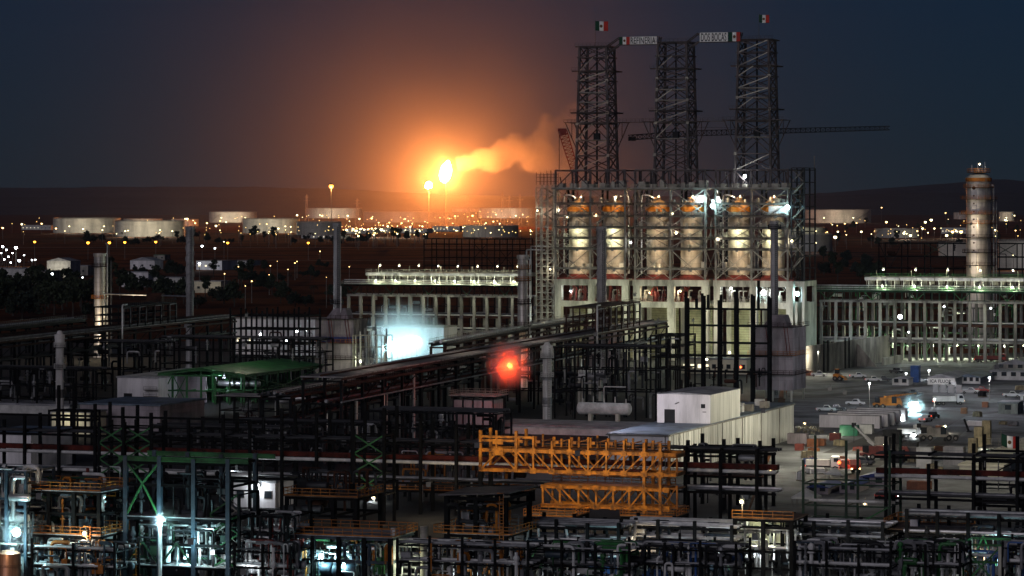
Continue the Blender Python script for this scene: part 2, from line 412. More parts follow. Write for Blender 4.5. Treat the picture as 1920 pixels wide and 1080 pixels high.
# ================================================================== oil tanks
def tank(px0, px1, pyt, pyb, label, m='tank_white', lit=None):
    Y = GY(pyb); r = (px1-px0)/2/F*Y; c = W((px0+px1)/2, pyb, Y); c.y += r; c.z = 0
    c.x *= (Y+r)/Y; r *= (Y+r)/Y; h = H-(pyt-HY)/F*Y
    t = thing('storage_tank', label, 'tank', c, R.uniform(0,6), 'oil storage tanks on the plain')
    s = MB().lathe((0,0,0), [(r,0),(r,h)], 64); s.f = [f for f in s.f if len(f) == 4]; s.build('shell', m, t, True)
    MB().lathe((0,0,h-1.6), [(r-.3,0),(r-.6,.05),(r*.97,.3),(.01,r*.012)], 48).build('roof', 'tank_roof', t, True)
    g = MB()
    for k in range(1,4): g.lathe((0,0,h*(.55+.15*k)-.4), [(r+.02,0),(r+.55,0),(r+.55,.35),(r+.02,.35)], 64)
    g.build('wind_girder', m, t)
    rl = MB(); n = 40; ring = [(r*math.cos(2*math.pi*k/n)*1.002, r*math.sin(2*math.pi*k/n)*1.002, h) for k in range(n+1)]
    rl.rail(ring, 1.4, .25, 30); rl.build('railing', 'pale_steel', t)
    st = MB()
    for k in range(16):
        a0 = -1.9+k*.05; a1 = a0+.05; st.bar(((r+1)*math.cos(a0),(r+1)*math.sin(a0),h*k/16), ((r+1)*math.cos(a1),(r+1)*math.sin(a1),h*(k+1)/16), 1.4, .3)
    st.build('spiral_stair', 'pale_steel', t); return t
tank(100,226,410,437,'pale tank at the left behind the first orange street lamps')
tank(216,347,415,444,'cream tank overlapping the grey one at the left, lights along it')
tank(392,482,398,417,'bright tank behind and above the second pair of tanks')
tank(455,562,411,437,'cream tank in front of the high one, left of the round grey stack')
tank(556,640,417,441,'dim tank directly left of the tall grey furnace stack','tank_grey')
tank(574,679,391,409,'high pale tank under the tall orange mast light')
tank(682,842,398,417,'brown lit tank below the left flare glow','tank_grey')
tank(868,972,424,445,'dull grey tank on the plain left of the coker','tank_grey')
tank(897,1003,391,409,'pale tank at the back behind the coker stair tower')
tank(1012,1090,391,409,'tank hidden in part behind the drums of the coker')
tank(1508,1633,394,418,'long pale tank at the right of the coker')
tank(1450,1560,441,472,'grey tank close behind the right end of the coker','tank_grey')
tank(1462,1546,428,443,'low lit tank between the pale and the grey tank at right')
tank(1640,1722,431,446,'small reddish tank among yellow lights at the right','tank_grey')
tank(1760,1832,458,482,'white tank behind the lattice left of the tall column')
tank(1872,1990,453,505,'white tank at the right edge behind the dark lattice')
tank(1788,1814,399,411,'tiny white tank left of the tall column top')
tank(1873,1901,398,414,'tiny lit white tank right of the tall column')
tank(232,304,411,423,'half hidden bright tank behind the cream tank at left')
tank(322,372,412,424,'narrow bright tank behind the lamp mast beside the silver stack')
tank(848,905,392,402,'orange lit tank at the foot of the big flare')
# ================================================================== far lamps
FAR = []
q = random.Random(21)
def fl(px, py, kind, r=1.6): FAR.append((px, py, kind, r))
for px in (65,165,205,234,292,427,578): fl(px, 453.5+q.uniform(-1,2), 'lamp_orange', 3.9 if px in (165,205) else 3.3)
for px,py,r in ((5,427,2.6),(41,420,2.6),(78,419,2.2),(105,428,2.2),(156,429,2.2),(192,431,1.6),(230,419,1.8),(238,420,1.5),(252,418,1.8),(270,419,2),(284,418,2),(293,417,2.2),(336,417,2.2),(351,410,2.8),(366,418,2),(235,433,2),(323,433,1.8),(388,418,2.2),(405,423,2.8),(413,414,1.7),(424,416,1.8),(456,417,1.8),(522,428,2.2),(505,434,1.4),(557,403,2.6),(604,404,2.4),(652,404,2.6),(601,417,2.6),(620,417,2.6),(575,419,1.6),(674,410,2.4),(697,409,2.4),(650,431,2.8),(662,429,3),(668,432,3.2),(676,429,2.6),(683,430,2.4),(691,429,2.2),(697,428,2.4),(704,428,2),(715,430,4),(727,424,2.4),(733,427,2.4),(752,430,1.8),(753,418,2),(769,425,2.2),(787,433,2),(792,424,2),(701,440,2),(745,438,1.8),(672,442,2.4),(730,417,1.8),(710,417,1.7),(838,426,2),(853,405,2.2),(868,426,1.8),(855,432,1.8),(886,404,2.6),(911,418,1.5),(925,415,2),(967,404,2.2),(995,433,2),(937,419,1.6),(420,453,1.4),(500,420,1.5),(545,425,1.6)):
    fl(px, py, q.choice(('lamp_cream','lamp_cream','lamp_warm')), r)
for px,py,r in ((1566,444,4.6),(1571,434,2.4),(1615,434,2.8),(1662,416,3),(1735,416,3.2),(1746,412,3.6),(1730,428,2.6),(1752,428,2.2),(1695,437,3.2),(1707,441,3.6),(1696,434,2),(1775,441,3.6),(1786,434,4),(1802,434,4.4),(1793,433,2.4),(1866,431,3),(1885,412,3),(1902,404,1.6),(1584,419,1.7),(1606,418,1.7),(1653,389,1.5),(1587,440,1.6),(1740,436,1.6),(1904,432,1.6),(1720,433,2),(1505,427,2.4),(1551,435,1.6)):
    fl(px, py, q.choice(('lamp_cream','lamp_cream','lamp_warm')), r)
for k in range(46): fl(q.uniform(640,800), q.uniform(412,440), q.choice(('lamp_cream','lamp_warm')), q.uniform(.8,1.5))
for k in range(26): fl(q.uniform(800,1000), q.uniform(395,436), q.choice(('lamp_warm','lamp_warm','lamp_cream')), q.uniform(.7,1.2))
for k in range(28): fl(q.uniform(0,560), q.uniform(408,440), 'lamp_cream', q.uniform(.7,1.2))
for k in range(24): fl(q.uniform(1540,1915), q.uniform(405,448), 'lamp_cream', q.uniform(.7,1.3))
for px,py,r in ((5,462,3),(12,468,2.4),(30,464,4),(24,474,2.2),(36,488,3.6),(8,486,2.2),(16,481,2.2),(60,487,2),(66,487,2),(98,513,3),(150,532,3),(155,520,1.6),(45,478,1.8),(20,492,2),(2,474,2)): fl(px, py, 'lamp_white', r)
for px,py,r in ((379,461,2.8),(403,465,2),(374,494,3),(454,495,3)): fl(px, py, 'lamp_white', r)
for px,py,r in ((507,498,1.4),(553,493,1.4),(472,527,1.8),(421,513,1.5),(460,536,1.2),(505,515,1.2),(557,490,1.2),(447,500,1.2),(600,471,1.5),(655,500,1.2),(520,490,1.1),(612,520,1.1),(1773,399,1.6),(540,505,1.2)): fl(px, py, 'lamp_warm', r)
for k in range(90): fl(q.uniform(640,1000), q.uniform(396,441), q.choice(('far_cream','far_warm','far_warm')), q.uniform(.8,1.6))
for k in range(50): fl(q.uniform(380,640), q.uniform(402,441), q.choice(('far_cream','far_warm')), q.uniform(.8,1.5))
for k in range(26): fl(q.uniform(1540,1915), q.uniform(418,446), q.choice(('far_cream','far_warm')), q.uniform(.8,1.6))
FAR.sort(key=lambda a: -a[3]); SMALL = FAR[262:]; FAR = sorted(FAR[:262])
LWORD = {'lamp_orange':'orange street', 'lamp_cream':'cream plant', 'lamp_warm':'warm yellow plant', 'lamp_white':'cold white plant', 'far_cream':'dim cream plant', 'far_warm':'dim amber plant'}
cnt = {}; protos = {}
for px, py, kind, r in FAR:
    h = 16.0 if py < 470 else 12.0
    Y = GY(py, h); Y = min(Y, 7600); h = H-(py-HY)/F*Y
    key = (kind, round(r*2.5), round(h)); cnt[kind] = cnt.get(kind, 0)+1
    lab = '%s lamp on the plain, %s of its colour from left' % (LWORD[kind], nth(cnt[kind]))
    loc = W(px, py, Y); loc.z = 0
    t = lamp_post('lamp_post', lab, loc, h, kind, r*Y/F*LAMP_R, None, 'lamps over the plain', pole='grey_steel', pr=.22)
for kind in ('lamp_cream',):
    mb = MB(); mp = MB()
    for px, py, kd, r in SMALL:
        h = 16.0; Y = min(GY(py, h), 7600); loc = W(px, py, Y); rr = r*Y/F*LAMP_R
        mb.sphere(loc, rr, 6); mp.path([(loc.x,loc.y,0),(loc.x,loc.y,loc.z-rr*.6)], .2, 5)
    t = thing('distant_lamps','sprinkle of tiny dim lamps across the tank farm','lamps',(0,0,0)); t['kind'] = 'stuff'
    o = mb.build('bulbs','far_warm',t); o['kind'] = 'stuff'; o = mp.build('poles','grey_steel',t); o['kind'] = 'stuff'
# floodlight masts added before the tanks to light their fronts
for px, pyb, pyl, c, w, lab in ((130,437,424,CREAM,60000,'before the left half of the first pale tank'),(195,437,424,CREAM,50000,'before the right half of the first pale tank'),(240,444,432,CREAM,70000,'before the left half of the cream tank'),(300,444,431,CREAM,80000,'before the right half of the cream tank'),(347,425,410,CREAM,90000,'before the narrow bright tank'),(268,423,415,CREAM,80000,'before the half hidden bright tank'),(415,417,408,CREAM,120000,'before the left half of the high bright tank'),(460,417,408,CREAM,90000,'before the right half of the high bright tank'),(478,437,424,CREAM,70000,'before the left half of the tank left of the grey stack'),(535,437,424,CREAM,60000,'before the right half of the tank left of the grey stack'),(600,409,403,CREAM,110000,'before the left half of the tank under the orange mast light'),(652,409,403,CREAM,110000,'before the right half of the tank under the orange mast light'),
        (690,444,430,CREAM,160000,'in the bright lamp cluster left of the flare'),(760,445,431,CREAM,90000,'among the lamps below the big flare'),(760,417,410,WARM,50000,'before the brown tank below the flare'),(920,445,436,WARM,16000,'before the dull grey tank by the coker'),(930,409,402,CREAM,120000,'before the left half of the back tank beside the coker'),(980,409,402,CREAM,80000,'before the right half of the back tank beside the coker'),(1545,418,408,CREAM,60000,'before the left half of the long pale tank'),(1600,418,408,CREAM,50000,'before the right half of the long pale tank'),
        (1530,443,433,LIME,40000,'before the low lit tank'),(1530,472,455,WHITE,16000,'before the grey tank at the end of the coker'),(1795,446,434,CREAM,90000,'in the lamp cluster beside the tall column'),(1700,448,438,CREAM,60000,'beside the small reddish tank'),(1887,414,408,CREAM,70000,'before the tiny lit tank'),(1900,505,478,WHITE,14000,'before the white tank behind the lattice')):
    Y = GY(pyb)-75; h = H-(pyl-HY)/F*Y; loc = W(px, pyl, Y); loc.z = 0
    lamp_post('floodlight_mast', 'added floodlight mast '+lab, loc, h, 'lamp_cream', 1.1*Y/F, None, 'added floodlight masts between the tanks', pr=.2)
    point('light', loc+Vector((0,10,h)), c, w*TANK_L, .5)
# ================================================================== far buildings (left middle distance)
def building(name, label, px0, px1, pyt, pyb, dep, wall='cabin_wall', roof='roof_grey', nwin=0, lit=0, gable=False, group=None, door=False, ang=ANG, cat='building', winh=.35):
    g = Grid(px0, GY(pyb), ang); u1 = g.u(px1); h = g.z(pyt, 0)
    t = thing(name, label, cat, g.loc, g.rz, group)
    w = MB()
    w.box(0,0,0,u1,dep,h-.15); w.build('wall', wall, t)
    if gable:
        k = min(dep*.18, u1*.12)
        MB().prism([(-.4,-.4,h-.15),(u1/2,-.4,h+k),(u1+.4,-.4,h-.15)], (0,0,0), (0,dep+.8,0)).build('roof', roof, t)
    else: MB().box(-.3,-.3,h-.15,u1+.3,dep+.3,h+.25).build('roof', roof, t)
    for k in range(nwin):
        a = u1*(k+.5)/nwin; ww = min(1.6, u1/nwin*.5)
        f = MB().box(a-ww/2-.1,-.08,h*winh,a+ww/2+.1,.03,h*winh+1.5).build('window', 'grey_steel', t)
        MB().box(a-ww/2,-.12,h*winh+.12,a+ww/2,-.05,h*winh+1.4).build('pane', ('lit_window' if k < lit else 'glass'), f)
    if door:
        a = u1*.12; d = MB().box(a,-.07,0,a+1.1,.03,2.2).build('door', 'grey_steel', t); MB().box(a+.9,-.14,1,a+1.0,-.06,1.15).build('handle', 'lamp_body', d)
    return t, g, u1, h
BG = 'low buildings in the left middle distance'
building('works_building','long pale works building with a row of windows at the left edge',-20,52,503,528,22,'cabin_wall','roof_grey',8,3,group=BG)
building('works_building','cream hall with a bright gable behind the dark trees at left',88,132,489,520,16,'cabin_wall','roof_grey',3,1,True,group=BG)
building('works_building','dark long shed right of the pale works building',52,92,508,532,20,'old_concrete','roof_grey',4,1,group=BG)
building('house','white gabled house between the two left stacks',244,290,488,505,16,'white_wall','roof_grey',3,0,True,group=BG)
building('house','small green roofed block above the white house',288,309,478,488,12,'old_concrete','green_steel',2,0,group=BG)
building('house','white low house with an arch roof left of the grey stack',228,278,510,538,14,'white_wall','roof_grey',2,0,group=BG)
building('house','long pale fence hall before the grey stack',288,346,520,540,14,'cabin_wall','roof_grey',5,1,group=BG)
building('house','yellowish lit box building just right of the grey stack',364,414,527,549,14,'pale_roof','roof_grey',3,0,group=BG)
building('warehouse','white warehouse roof right of the grey stack',368,416,489,506,30,'white_wall','tank_roof',4,2,group=BG)
building('warehouse','long low white roof running right towards the second stack',414,462,489,498,30,'cabin_wall','tank_roof',3,1,group=BG)
building('works_building','square tank house with lit front left of the first column',130,165,498,516,16,'old_concrete','roof_grey',2,1,group=BG)
for k,(a_,b_,pt_,pb_,lab) in enumerate(((642,700,429,438,'left of the lamp cluster below the flare'),(705,740,427,436,'inside the lamp cluster below the flare'),(748,800,428,437,'right of the lamp cluster below the flare'),(810,862,424,434,'left of the dull grey tank'),(1655,1700,428,438,'left of the small reddish tank'),(1765,1812,427,438,'in the lamp cluster beside the tall column'),(40,96,422,431,'left of the first pale tank'),(565,640,441,447,'below the dim tank by the furnace stack'))):
    building('works_building','added low cream plant hall %s' % lab,a_,b_,pt_,pb_,30,'cabin_wall','tank_roof',8,5,False,'added low halls on the tank farm')  # halls with lit windows added to fill out the band of light
point('light', W(30,478,GY(500))+Vector((0,-10,0)), WHITE, 7000, 1)
point('light', W(100,505,GY(520))+Vector((0,-14,0)), CREAM, 4500, 1)
point('light', W(380,496,GY(506))+Vector((0,-25,6)), WHITE, 4500, 1)
point('light', W(390,520,GY(549))+Vector((5,-20,10)), CREAM, 2600, 1)
# pylons far behind the flare
for px, pyt in ((575,365),(670,372),(1300,0),(942,360),(955,366),(975,364),(1212,0),(878,365)):
    if pyt == 0: continue
    Y = 6600; t = thing('power_pylon','thin lattice mast on the horizon, beside pixel row','mast',(0,0,0)); h = H-(pyt-HY)/F*Y
    loc = W(px, HY, Y); loc.z = 0; t.location = loc
    m = MB()
    for sx in (-1,1): m.bar((sx*4,0,0),(sx*.6,0,h),.8,.8)
    for k in range(6): m.bar((-4+3.4*k/6,0,h*k/6),(4-3.4*(k+1)/6,0,h*(k+1)/6),.5,.5)
    m.build('mast_frame','pale_steel',t)
    MB().bar((-7,0,h*.82),(7,0,h*.82),.7,.7).bar((-5,0,h*.92),(5,0,h*.92),.7,.7).build('cross_arm','pale_steel',t)
    t['label'] = {575:'thin lattice mast left of the high orange light',670:'thin lattice mast right of the high orange light',942:'first lattice mast on the horizon right of the flare',955:'second lattice mast on the horizon right of the flare',975:'lattice mast nearest the coker on the horizon',878:'thin lattice mast close to the right of the big flare'}[px]
    t['group'] = 'masts on the horizon'
# ================================================================== flares
FY = 6000.0
def flare(px, pyb, pyf, hw, hh, label, lean):
    loc = W(px, HY, FY); loc.z = 0; zb = H-(pyb-HY)
    t = thing('flare_stack', label, 'flare', loc, 0)
    s = MB()
    for k in range(3):
        an = 2*math.pi*k/3; s.bar((3.2*math.cos(an),3.2*math.sin(an),0),(.8*math.cos(an),.8*math.sin(an),zb-4),.5,.5)
    s.path([(0,0,0),(0,0,zb)], .75, 8)
    for k in range(8):
        z0, z1 = (zb-4)*k/8, (zb-4)*(k+1)/8; r0, r1 = 3.2-2.4*k/8, 3.2-2.4*(k+1)/8
        for j in range(3):
            a, b = 2*math.pi*j/3, 2*math.pi*(j+1)/3; s.bar((r0*math.cos(a),r0*math.sin(a),z0),(r1*math.cos(b),r1*math.sin(b),z1),.3,.3)
    s.build('stack', 'pale_steel', t)
    MB().lathe((0,0,zb-1), [(.9,0),(1.5,1.2),(1.4,3),(1.2,3.2)], 10).build('tip', 'dark_steel', t, True)
    fl_ = MB(); zc = H-(pyf-HY); n = 14; m = 14; vs = []
    prof = []
    for i in range(m+1):
        a = math.pi*i/m; prof.append((max(.05, hw*math.sin(a)*(1+.18*math.cos(a))), -hh*math.cos(a)))
    fl_.lathe((0,0,zc), prof, n)
    fl_.v = [(x+lean*((z-zc)/hh)*hw*.5+1.2*mnoise.noise((x*.12,y*.12,z*.1)), y, z+1.4*mnoise.noise((z*.11,x*.15,2.2))) for x,y,z in fl_.v]
    fl_.build('flame', 'flame', t, True)
    return t
flare(836,345,322,10.5,20,'big flare stack burning with a tall white hot flame',.6)
flare(804,356,347,6.5,7,'small second flare burning left of the big flame',.2)
loc = W(621,HY,5200); loc.z = 0
lamp_post('high_mast_light','tall thin mast with one orange light above the tanks',loc,H-(348.5-HY)/F*5200,'lamp_orange',3.6,((1,.5,.15),60000),pr=.5)
# ------------------------------------------------------------------ smoke
def vol_mat(name, col, g):
    m = bpy.data.materials.new(name); m.use_nodes = True; nt = m.node_tree; nt.nodes.remove(nt.nodes['Principled BSDF'])
    v = nt.nodes.new('ShaderNodeVolumePrincipled'); v.inputs['Color'].default_value = (*col,1); v.inputs['Anisotropy'].default_value = g
    nt.links.new(v.outputs[0], nt.nodes['Material Output'].inputs['Volume']); M[name] = m; return m, nt, v
def math_(nt, op, a, b=None, c=None):
    n = nt.nodes.new('ShaderNodeMath'); n.operation = op
    for i, x in enumerate((a, b, c)):
        if x is None: continue
        if isinstance(x, (int, float)): n.inputs[i].default_value = x
        else: nt.links.new(x, n.inputs[i])
    return n.outputs[0]
fc = W(836,322,FY)
# thin cloud added round the flare to carry its glow, densest at the flame
m, nt, v = vol_mat('glow_cloud', (.95,.9,.88), .0)
tc = nt.nodes.new('ShaderNodeTexCoord'); ln = nt.nodes.new('ShaderNodeVectorMath'); ln.operation = 'LENGTH'; nt.links.new(tc.outputs['Object'], ln.inputs[0])
r_ = ln.outputs['Value']
ns = nt.nodes.new('ShaderNodeTexNoise'); ns.inputs['Scale'].default_value = .006; ns.inputs['Detail'].default_value = 2; nt.links.new(tc.outputs['Object'], ns.inputs['Vector'])
e1 = math_(nt, 'EXPONENT', math_(nt, 'MULTIPLY', r_, -1/GLOW_R))
dn = math_(nt, 'MULTIPLY', e1, GLOW_D)
ed = math_(nt, 'SUBTRACT', 1.0, math_(nt, 'DIVIDE', r_, GLOW_X)); ed = math_(nt, 'MAXIMUM', ed, 0)
dn = math_(nt, 'MULTIPLY', dn, math_(nt, 'MULTIPLY', ed, math_(nt, 'ADD', .55, math_(nt, 'MULTIPLY', ns.outputs['Fac'], .9))))
nt.links.new(dn, v.inputs['Density'])
m.cycles.volume_step_rate = .5
dome = MB(); prof = []
for i in range(17):
    a = math.pi*i/16; z = max(2.0-fc.z, -GLOW_X*math.cos(a)); rr = math.sqrt(max(0, GLOW_X**2-z*z)) if i not in (0,16) else 0.001
    prof.append((rr, z))
prof[0] = (.001, 2.0-fc.z)
prof = [prof[0]]+[p for i, p in enumerate(prof[1:]) if p[1] > 2.0-fc.z+.5 or i == 0]
prof[1] = (math.sqrt(GLOW_X**2-(2.0-fc.z)**2), 2.0-fc.z)
dome.lathe((0,0,0), prof, 40); o = dome.build('smoke', 'glow_cloud', loc=fc); tag(o, 'thin smoke added round the flares to carry their glow', 'smoke', kind='stuff')
# the drifting plume to the right
m, nt, v = vol_mat('smoke_plume', (.93,.88,.84), .1)
tc = nt.nodes.new('ShaderNodeTexCoord'); sp = nt.nodes.new('ShaderNodeSeparateXYZ'); nt.links.new(tc.outputs['Object'], sp.inputs[0])
X_, Y_, Z_ = sp.outputs
cz_ = math_(nt, 'MULTIPLY', X_, .19); wd_ = math_(nt, 'ADD', 14.0, math_(nt, 'MULTIPLY', X_, .22))
dz_ = math_(nt, 'DIVIDE', math_(nt, 'SUBTRACT', Z_, cz_), wd_); dy_ = math_(nt, 'DIVIDE', Y_, wd_)
r2 = math_(nt, 'ADD', math_(nt, 'MULTIPLY', dz_, dz_), math_(nt, 'MULTIPLY', dy_, dy_))
ns = nt.nodes.new('ShaderNodeTexNoise'); ns.inputs['Scale'].default_value = .019; ns.inputs['Detail'].default_value = 6; ns.inputs['Roughness'].default_value = .6; nt.links.new(tc.outputs['Object'], ns.inputs['Vector'])
d = math_(nt, 'SUBTRACT', math_(nt, 'MULTIPLY', ns.outputs['Fac'], 5.0), math_(nt, 'ADD', 1.75, math_(nt, 'MULTIPLY', r2, .9)))
d = math_(nt, 'MINIMUM', math_(nt, 'MAXIMUM', d, 0), .5)
fx = math_(nt, 'MAXIMUM', math_(nt, 'SUBTRACT', 1.0, math_(nt, 'DIVIDE', X_, 255.0)), 0)
nt.links.new(math_(nt, 'MULTIPLY', math_(nt, 'MULTIPLY', d, fx), PLUME_D), v.inputs['Density'])
m.cycles.volume_step_rate = .22
o = MB().path([(8,0,4),(90,0,17),(255,0,48)], [20,78,140], 20).build('smoke', 'smoke_plume', loc=fc+Vector((10,60,14)))
tag(o, 'billowing smoke plume drifting right from the big flame', 'smoke', kind='stuff')
# ------------------------------------------------------------------ haze over everything
if HAZE_D > 0:
    m, nt, v = vol_mat('haze_air', (.55,.70,1.0), .3); v.inputs['Density'].default_value = HAZE_D
    o = MB().box(-26000,-400,-1.5,26000,31000,HAZE_TOP).build('haze', 'haze_air'); tag(o, kind='stuff')
# ================================================================== the coker
CG = Grid(1040, 1150)
cu = CG.u
def cz(py, u=44.0): return CG.z(py, u)
Z_DECK = cz(525); Z_ROOF = cz(352); Z_TOP = cz(319); DEP = 20.0
BLOCKS = ((1040,1178,'left'),(1187,1328,'middle'),(1338,1487,'right'))
ORD = {'left':'first','middle':'second','right':'third'}
def drum_under(p): return {'left':'the two left drums','middle':'the two middle drums','right':'the two right drums'}[p]
for pa, pb, side in BLOCKS:
    u0, u1 = cu(pa), cu(pb); g0 = CG.w(u0,0)
    t = thing('concrete_table', 'tall pale concrete portal frame under %s' % drum_under(side), 'concrete frame', g0, CG.rz, 'concrete portal frames under the drums')
    L = u1-u0; um = L/2; zt = Z_DECK; zm = cz(566)
    for v in (0, DEP-2.6):
        for x in (0, um-1.25, L-2.5):
            MB().box(x,v,0,x+2.5,v+2.6,zt-2.2).build('column','concrete',t)
    MB().box(-.2,-.2,zt-2.2,L+.2,DEP+.2,zt).build('top_slab','concrete',t)
    for a, b in ((2.5,um-1.25),(um+1.25,L-2.5)):
        for v in (.15, DEP-2.4): MB().box(a,v,zm-2.1,b,v+2.2,zm).build('beam','concrete',t)
        MB().box(a,2.35,zm-1.2,b,DEP-2.4,zm-.3).build('floor_slab','old_concrete',t)
        # lower wall panel at the back of the bay
        MB().box(a,DEP-5.2,0,b,DEP-4.9,zm-2.2).build('louvre_wall','olive_wall' if R.random()<.7 else 'rust_steel',t)
        # equipment on the mid floor: valves, pipes, lamps
        e = MB(); e2 = MB(); q = random.Random(int(pa+a*10))
        for k in range(7):
            x = q.uniform(a+.4,b-.4); v = q.uniform(1.2,7); hh = q.uniform(2,5.4)
            e.path([(x,v,zm-.2),(x,v,zm+hh)], q.uniform(.15,.55), 8)
            e.pipe([(x,v,zm+hh*.6),(x+q.uniform(-2,2),v,zm+hh*.6),(x+q.uniform(-2,2),v,zm+5.5)], .18, 6)
        for k in range(4):
            x = q.uniform(a+.8,b-.8); v = q.uniform(1.5,5); e2.box(x-.5,v,zm-.2,x+.5,v+1,zm+q.uniform(1,2.6)); e2.pipe([(x,v,zm+1),(x,v,zm+4),(x+1.3,v,zm+4)], .22, 6)
        e.build('valve_piping','red_steel' if side != 'right' else 'grey_steel',t,True)['kind'] = 'stuff'; e2.build('valve_box','pale_steel',t)['kind'] = 'stuff'
        rl = MB(); rl.rail([(a,.1,zm),(b,.1,zm)],1.1,.09,1.5); rl.build('railing','red_steel' if side!='right' else 'pale_steel',t)
    rr = MB(); rr.rail([(-.2,-.25,zt),(L+.2,-.25,zt)],1.1,.09,2); rr.bar((-.2,-.2,zt+.3),(L+.2,-.2,zt+.3),.3,.55); rr.build('deck_railing','red_steel',t)
# ---- drums
DX = (1087,1153,1233,1297,1386,1450); drum_t = []
for i, px in enumerate(DX):
    u = cu(px, 7.0); g = CG.w(u, 7.0); rad = 3.95
    t = thing('coke_drum', 'tall tan coke drum, %s from the left in the steel frame' % nth(i+1), 'drum', g, CG.rz, 'coke drums in the steel frame')
    z0 = Z_DECK; zt = cz(374)
    MB().lathe((0,0,z0), [(rad+.45,0),(rad+.45,1.0),(rad+.05,1.3),(rad,1.9)], 28).build('skirt','red_steel',t,True)
    s = MB().lathe((0,0,0), [(rad,z0+1.9),(rad,cz(403)),(rad-.1,cz(402)),(rad-.1,cz(396))], 28); s.build('shell','drum_shell',t,True)
    MB().lathe((0,0,0), [(rad-.2,cz(396)),(rad-.3,cz(386)),(rad-.9,cz(380)),(rad-2.2,cz(376)),(1.2,zt),(1.2,zt+.8),(.01,zt+.9)], 24).build('top_head','drum_head',t,True)
    c = MB(); c.lathe((0,0,0), [(rad-.25,cz(397)),(rad+.55,cz(397)),(rad+.55,cz(388)),(rad-.25,cz(388))], 16); c.build('collar','collar_orange',t)
    rg = MB()
    for py in (425,445,465,502): rg.lathe((0,0,cz(py)-.25), [(rad+.02,0),(rad+.3,.05),(rad+.3,.4),(rad+.02,.45)], 24)
    rg.build('stiffening_ring','grey_steel',t)
    p = MB(); sg = 1 if i % 2 else -1
    p.pipe([(sg*1.0,0,zt+.3),(sg*3,-1,zt+1.6),(sg*5.6,-1,zt+1.6),(sg*5.6,-1,z0+2)], .32, 7); p.build('overhead_pipe','pipe_silver',t,True)
    drum_t.append(t)
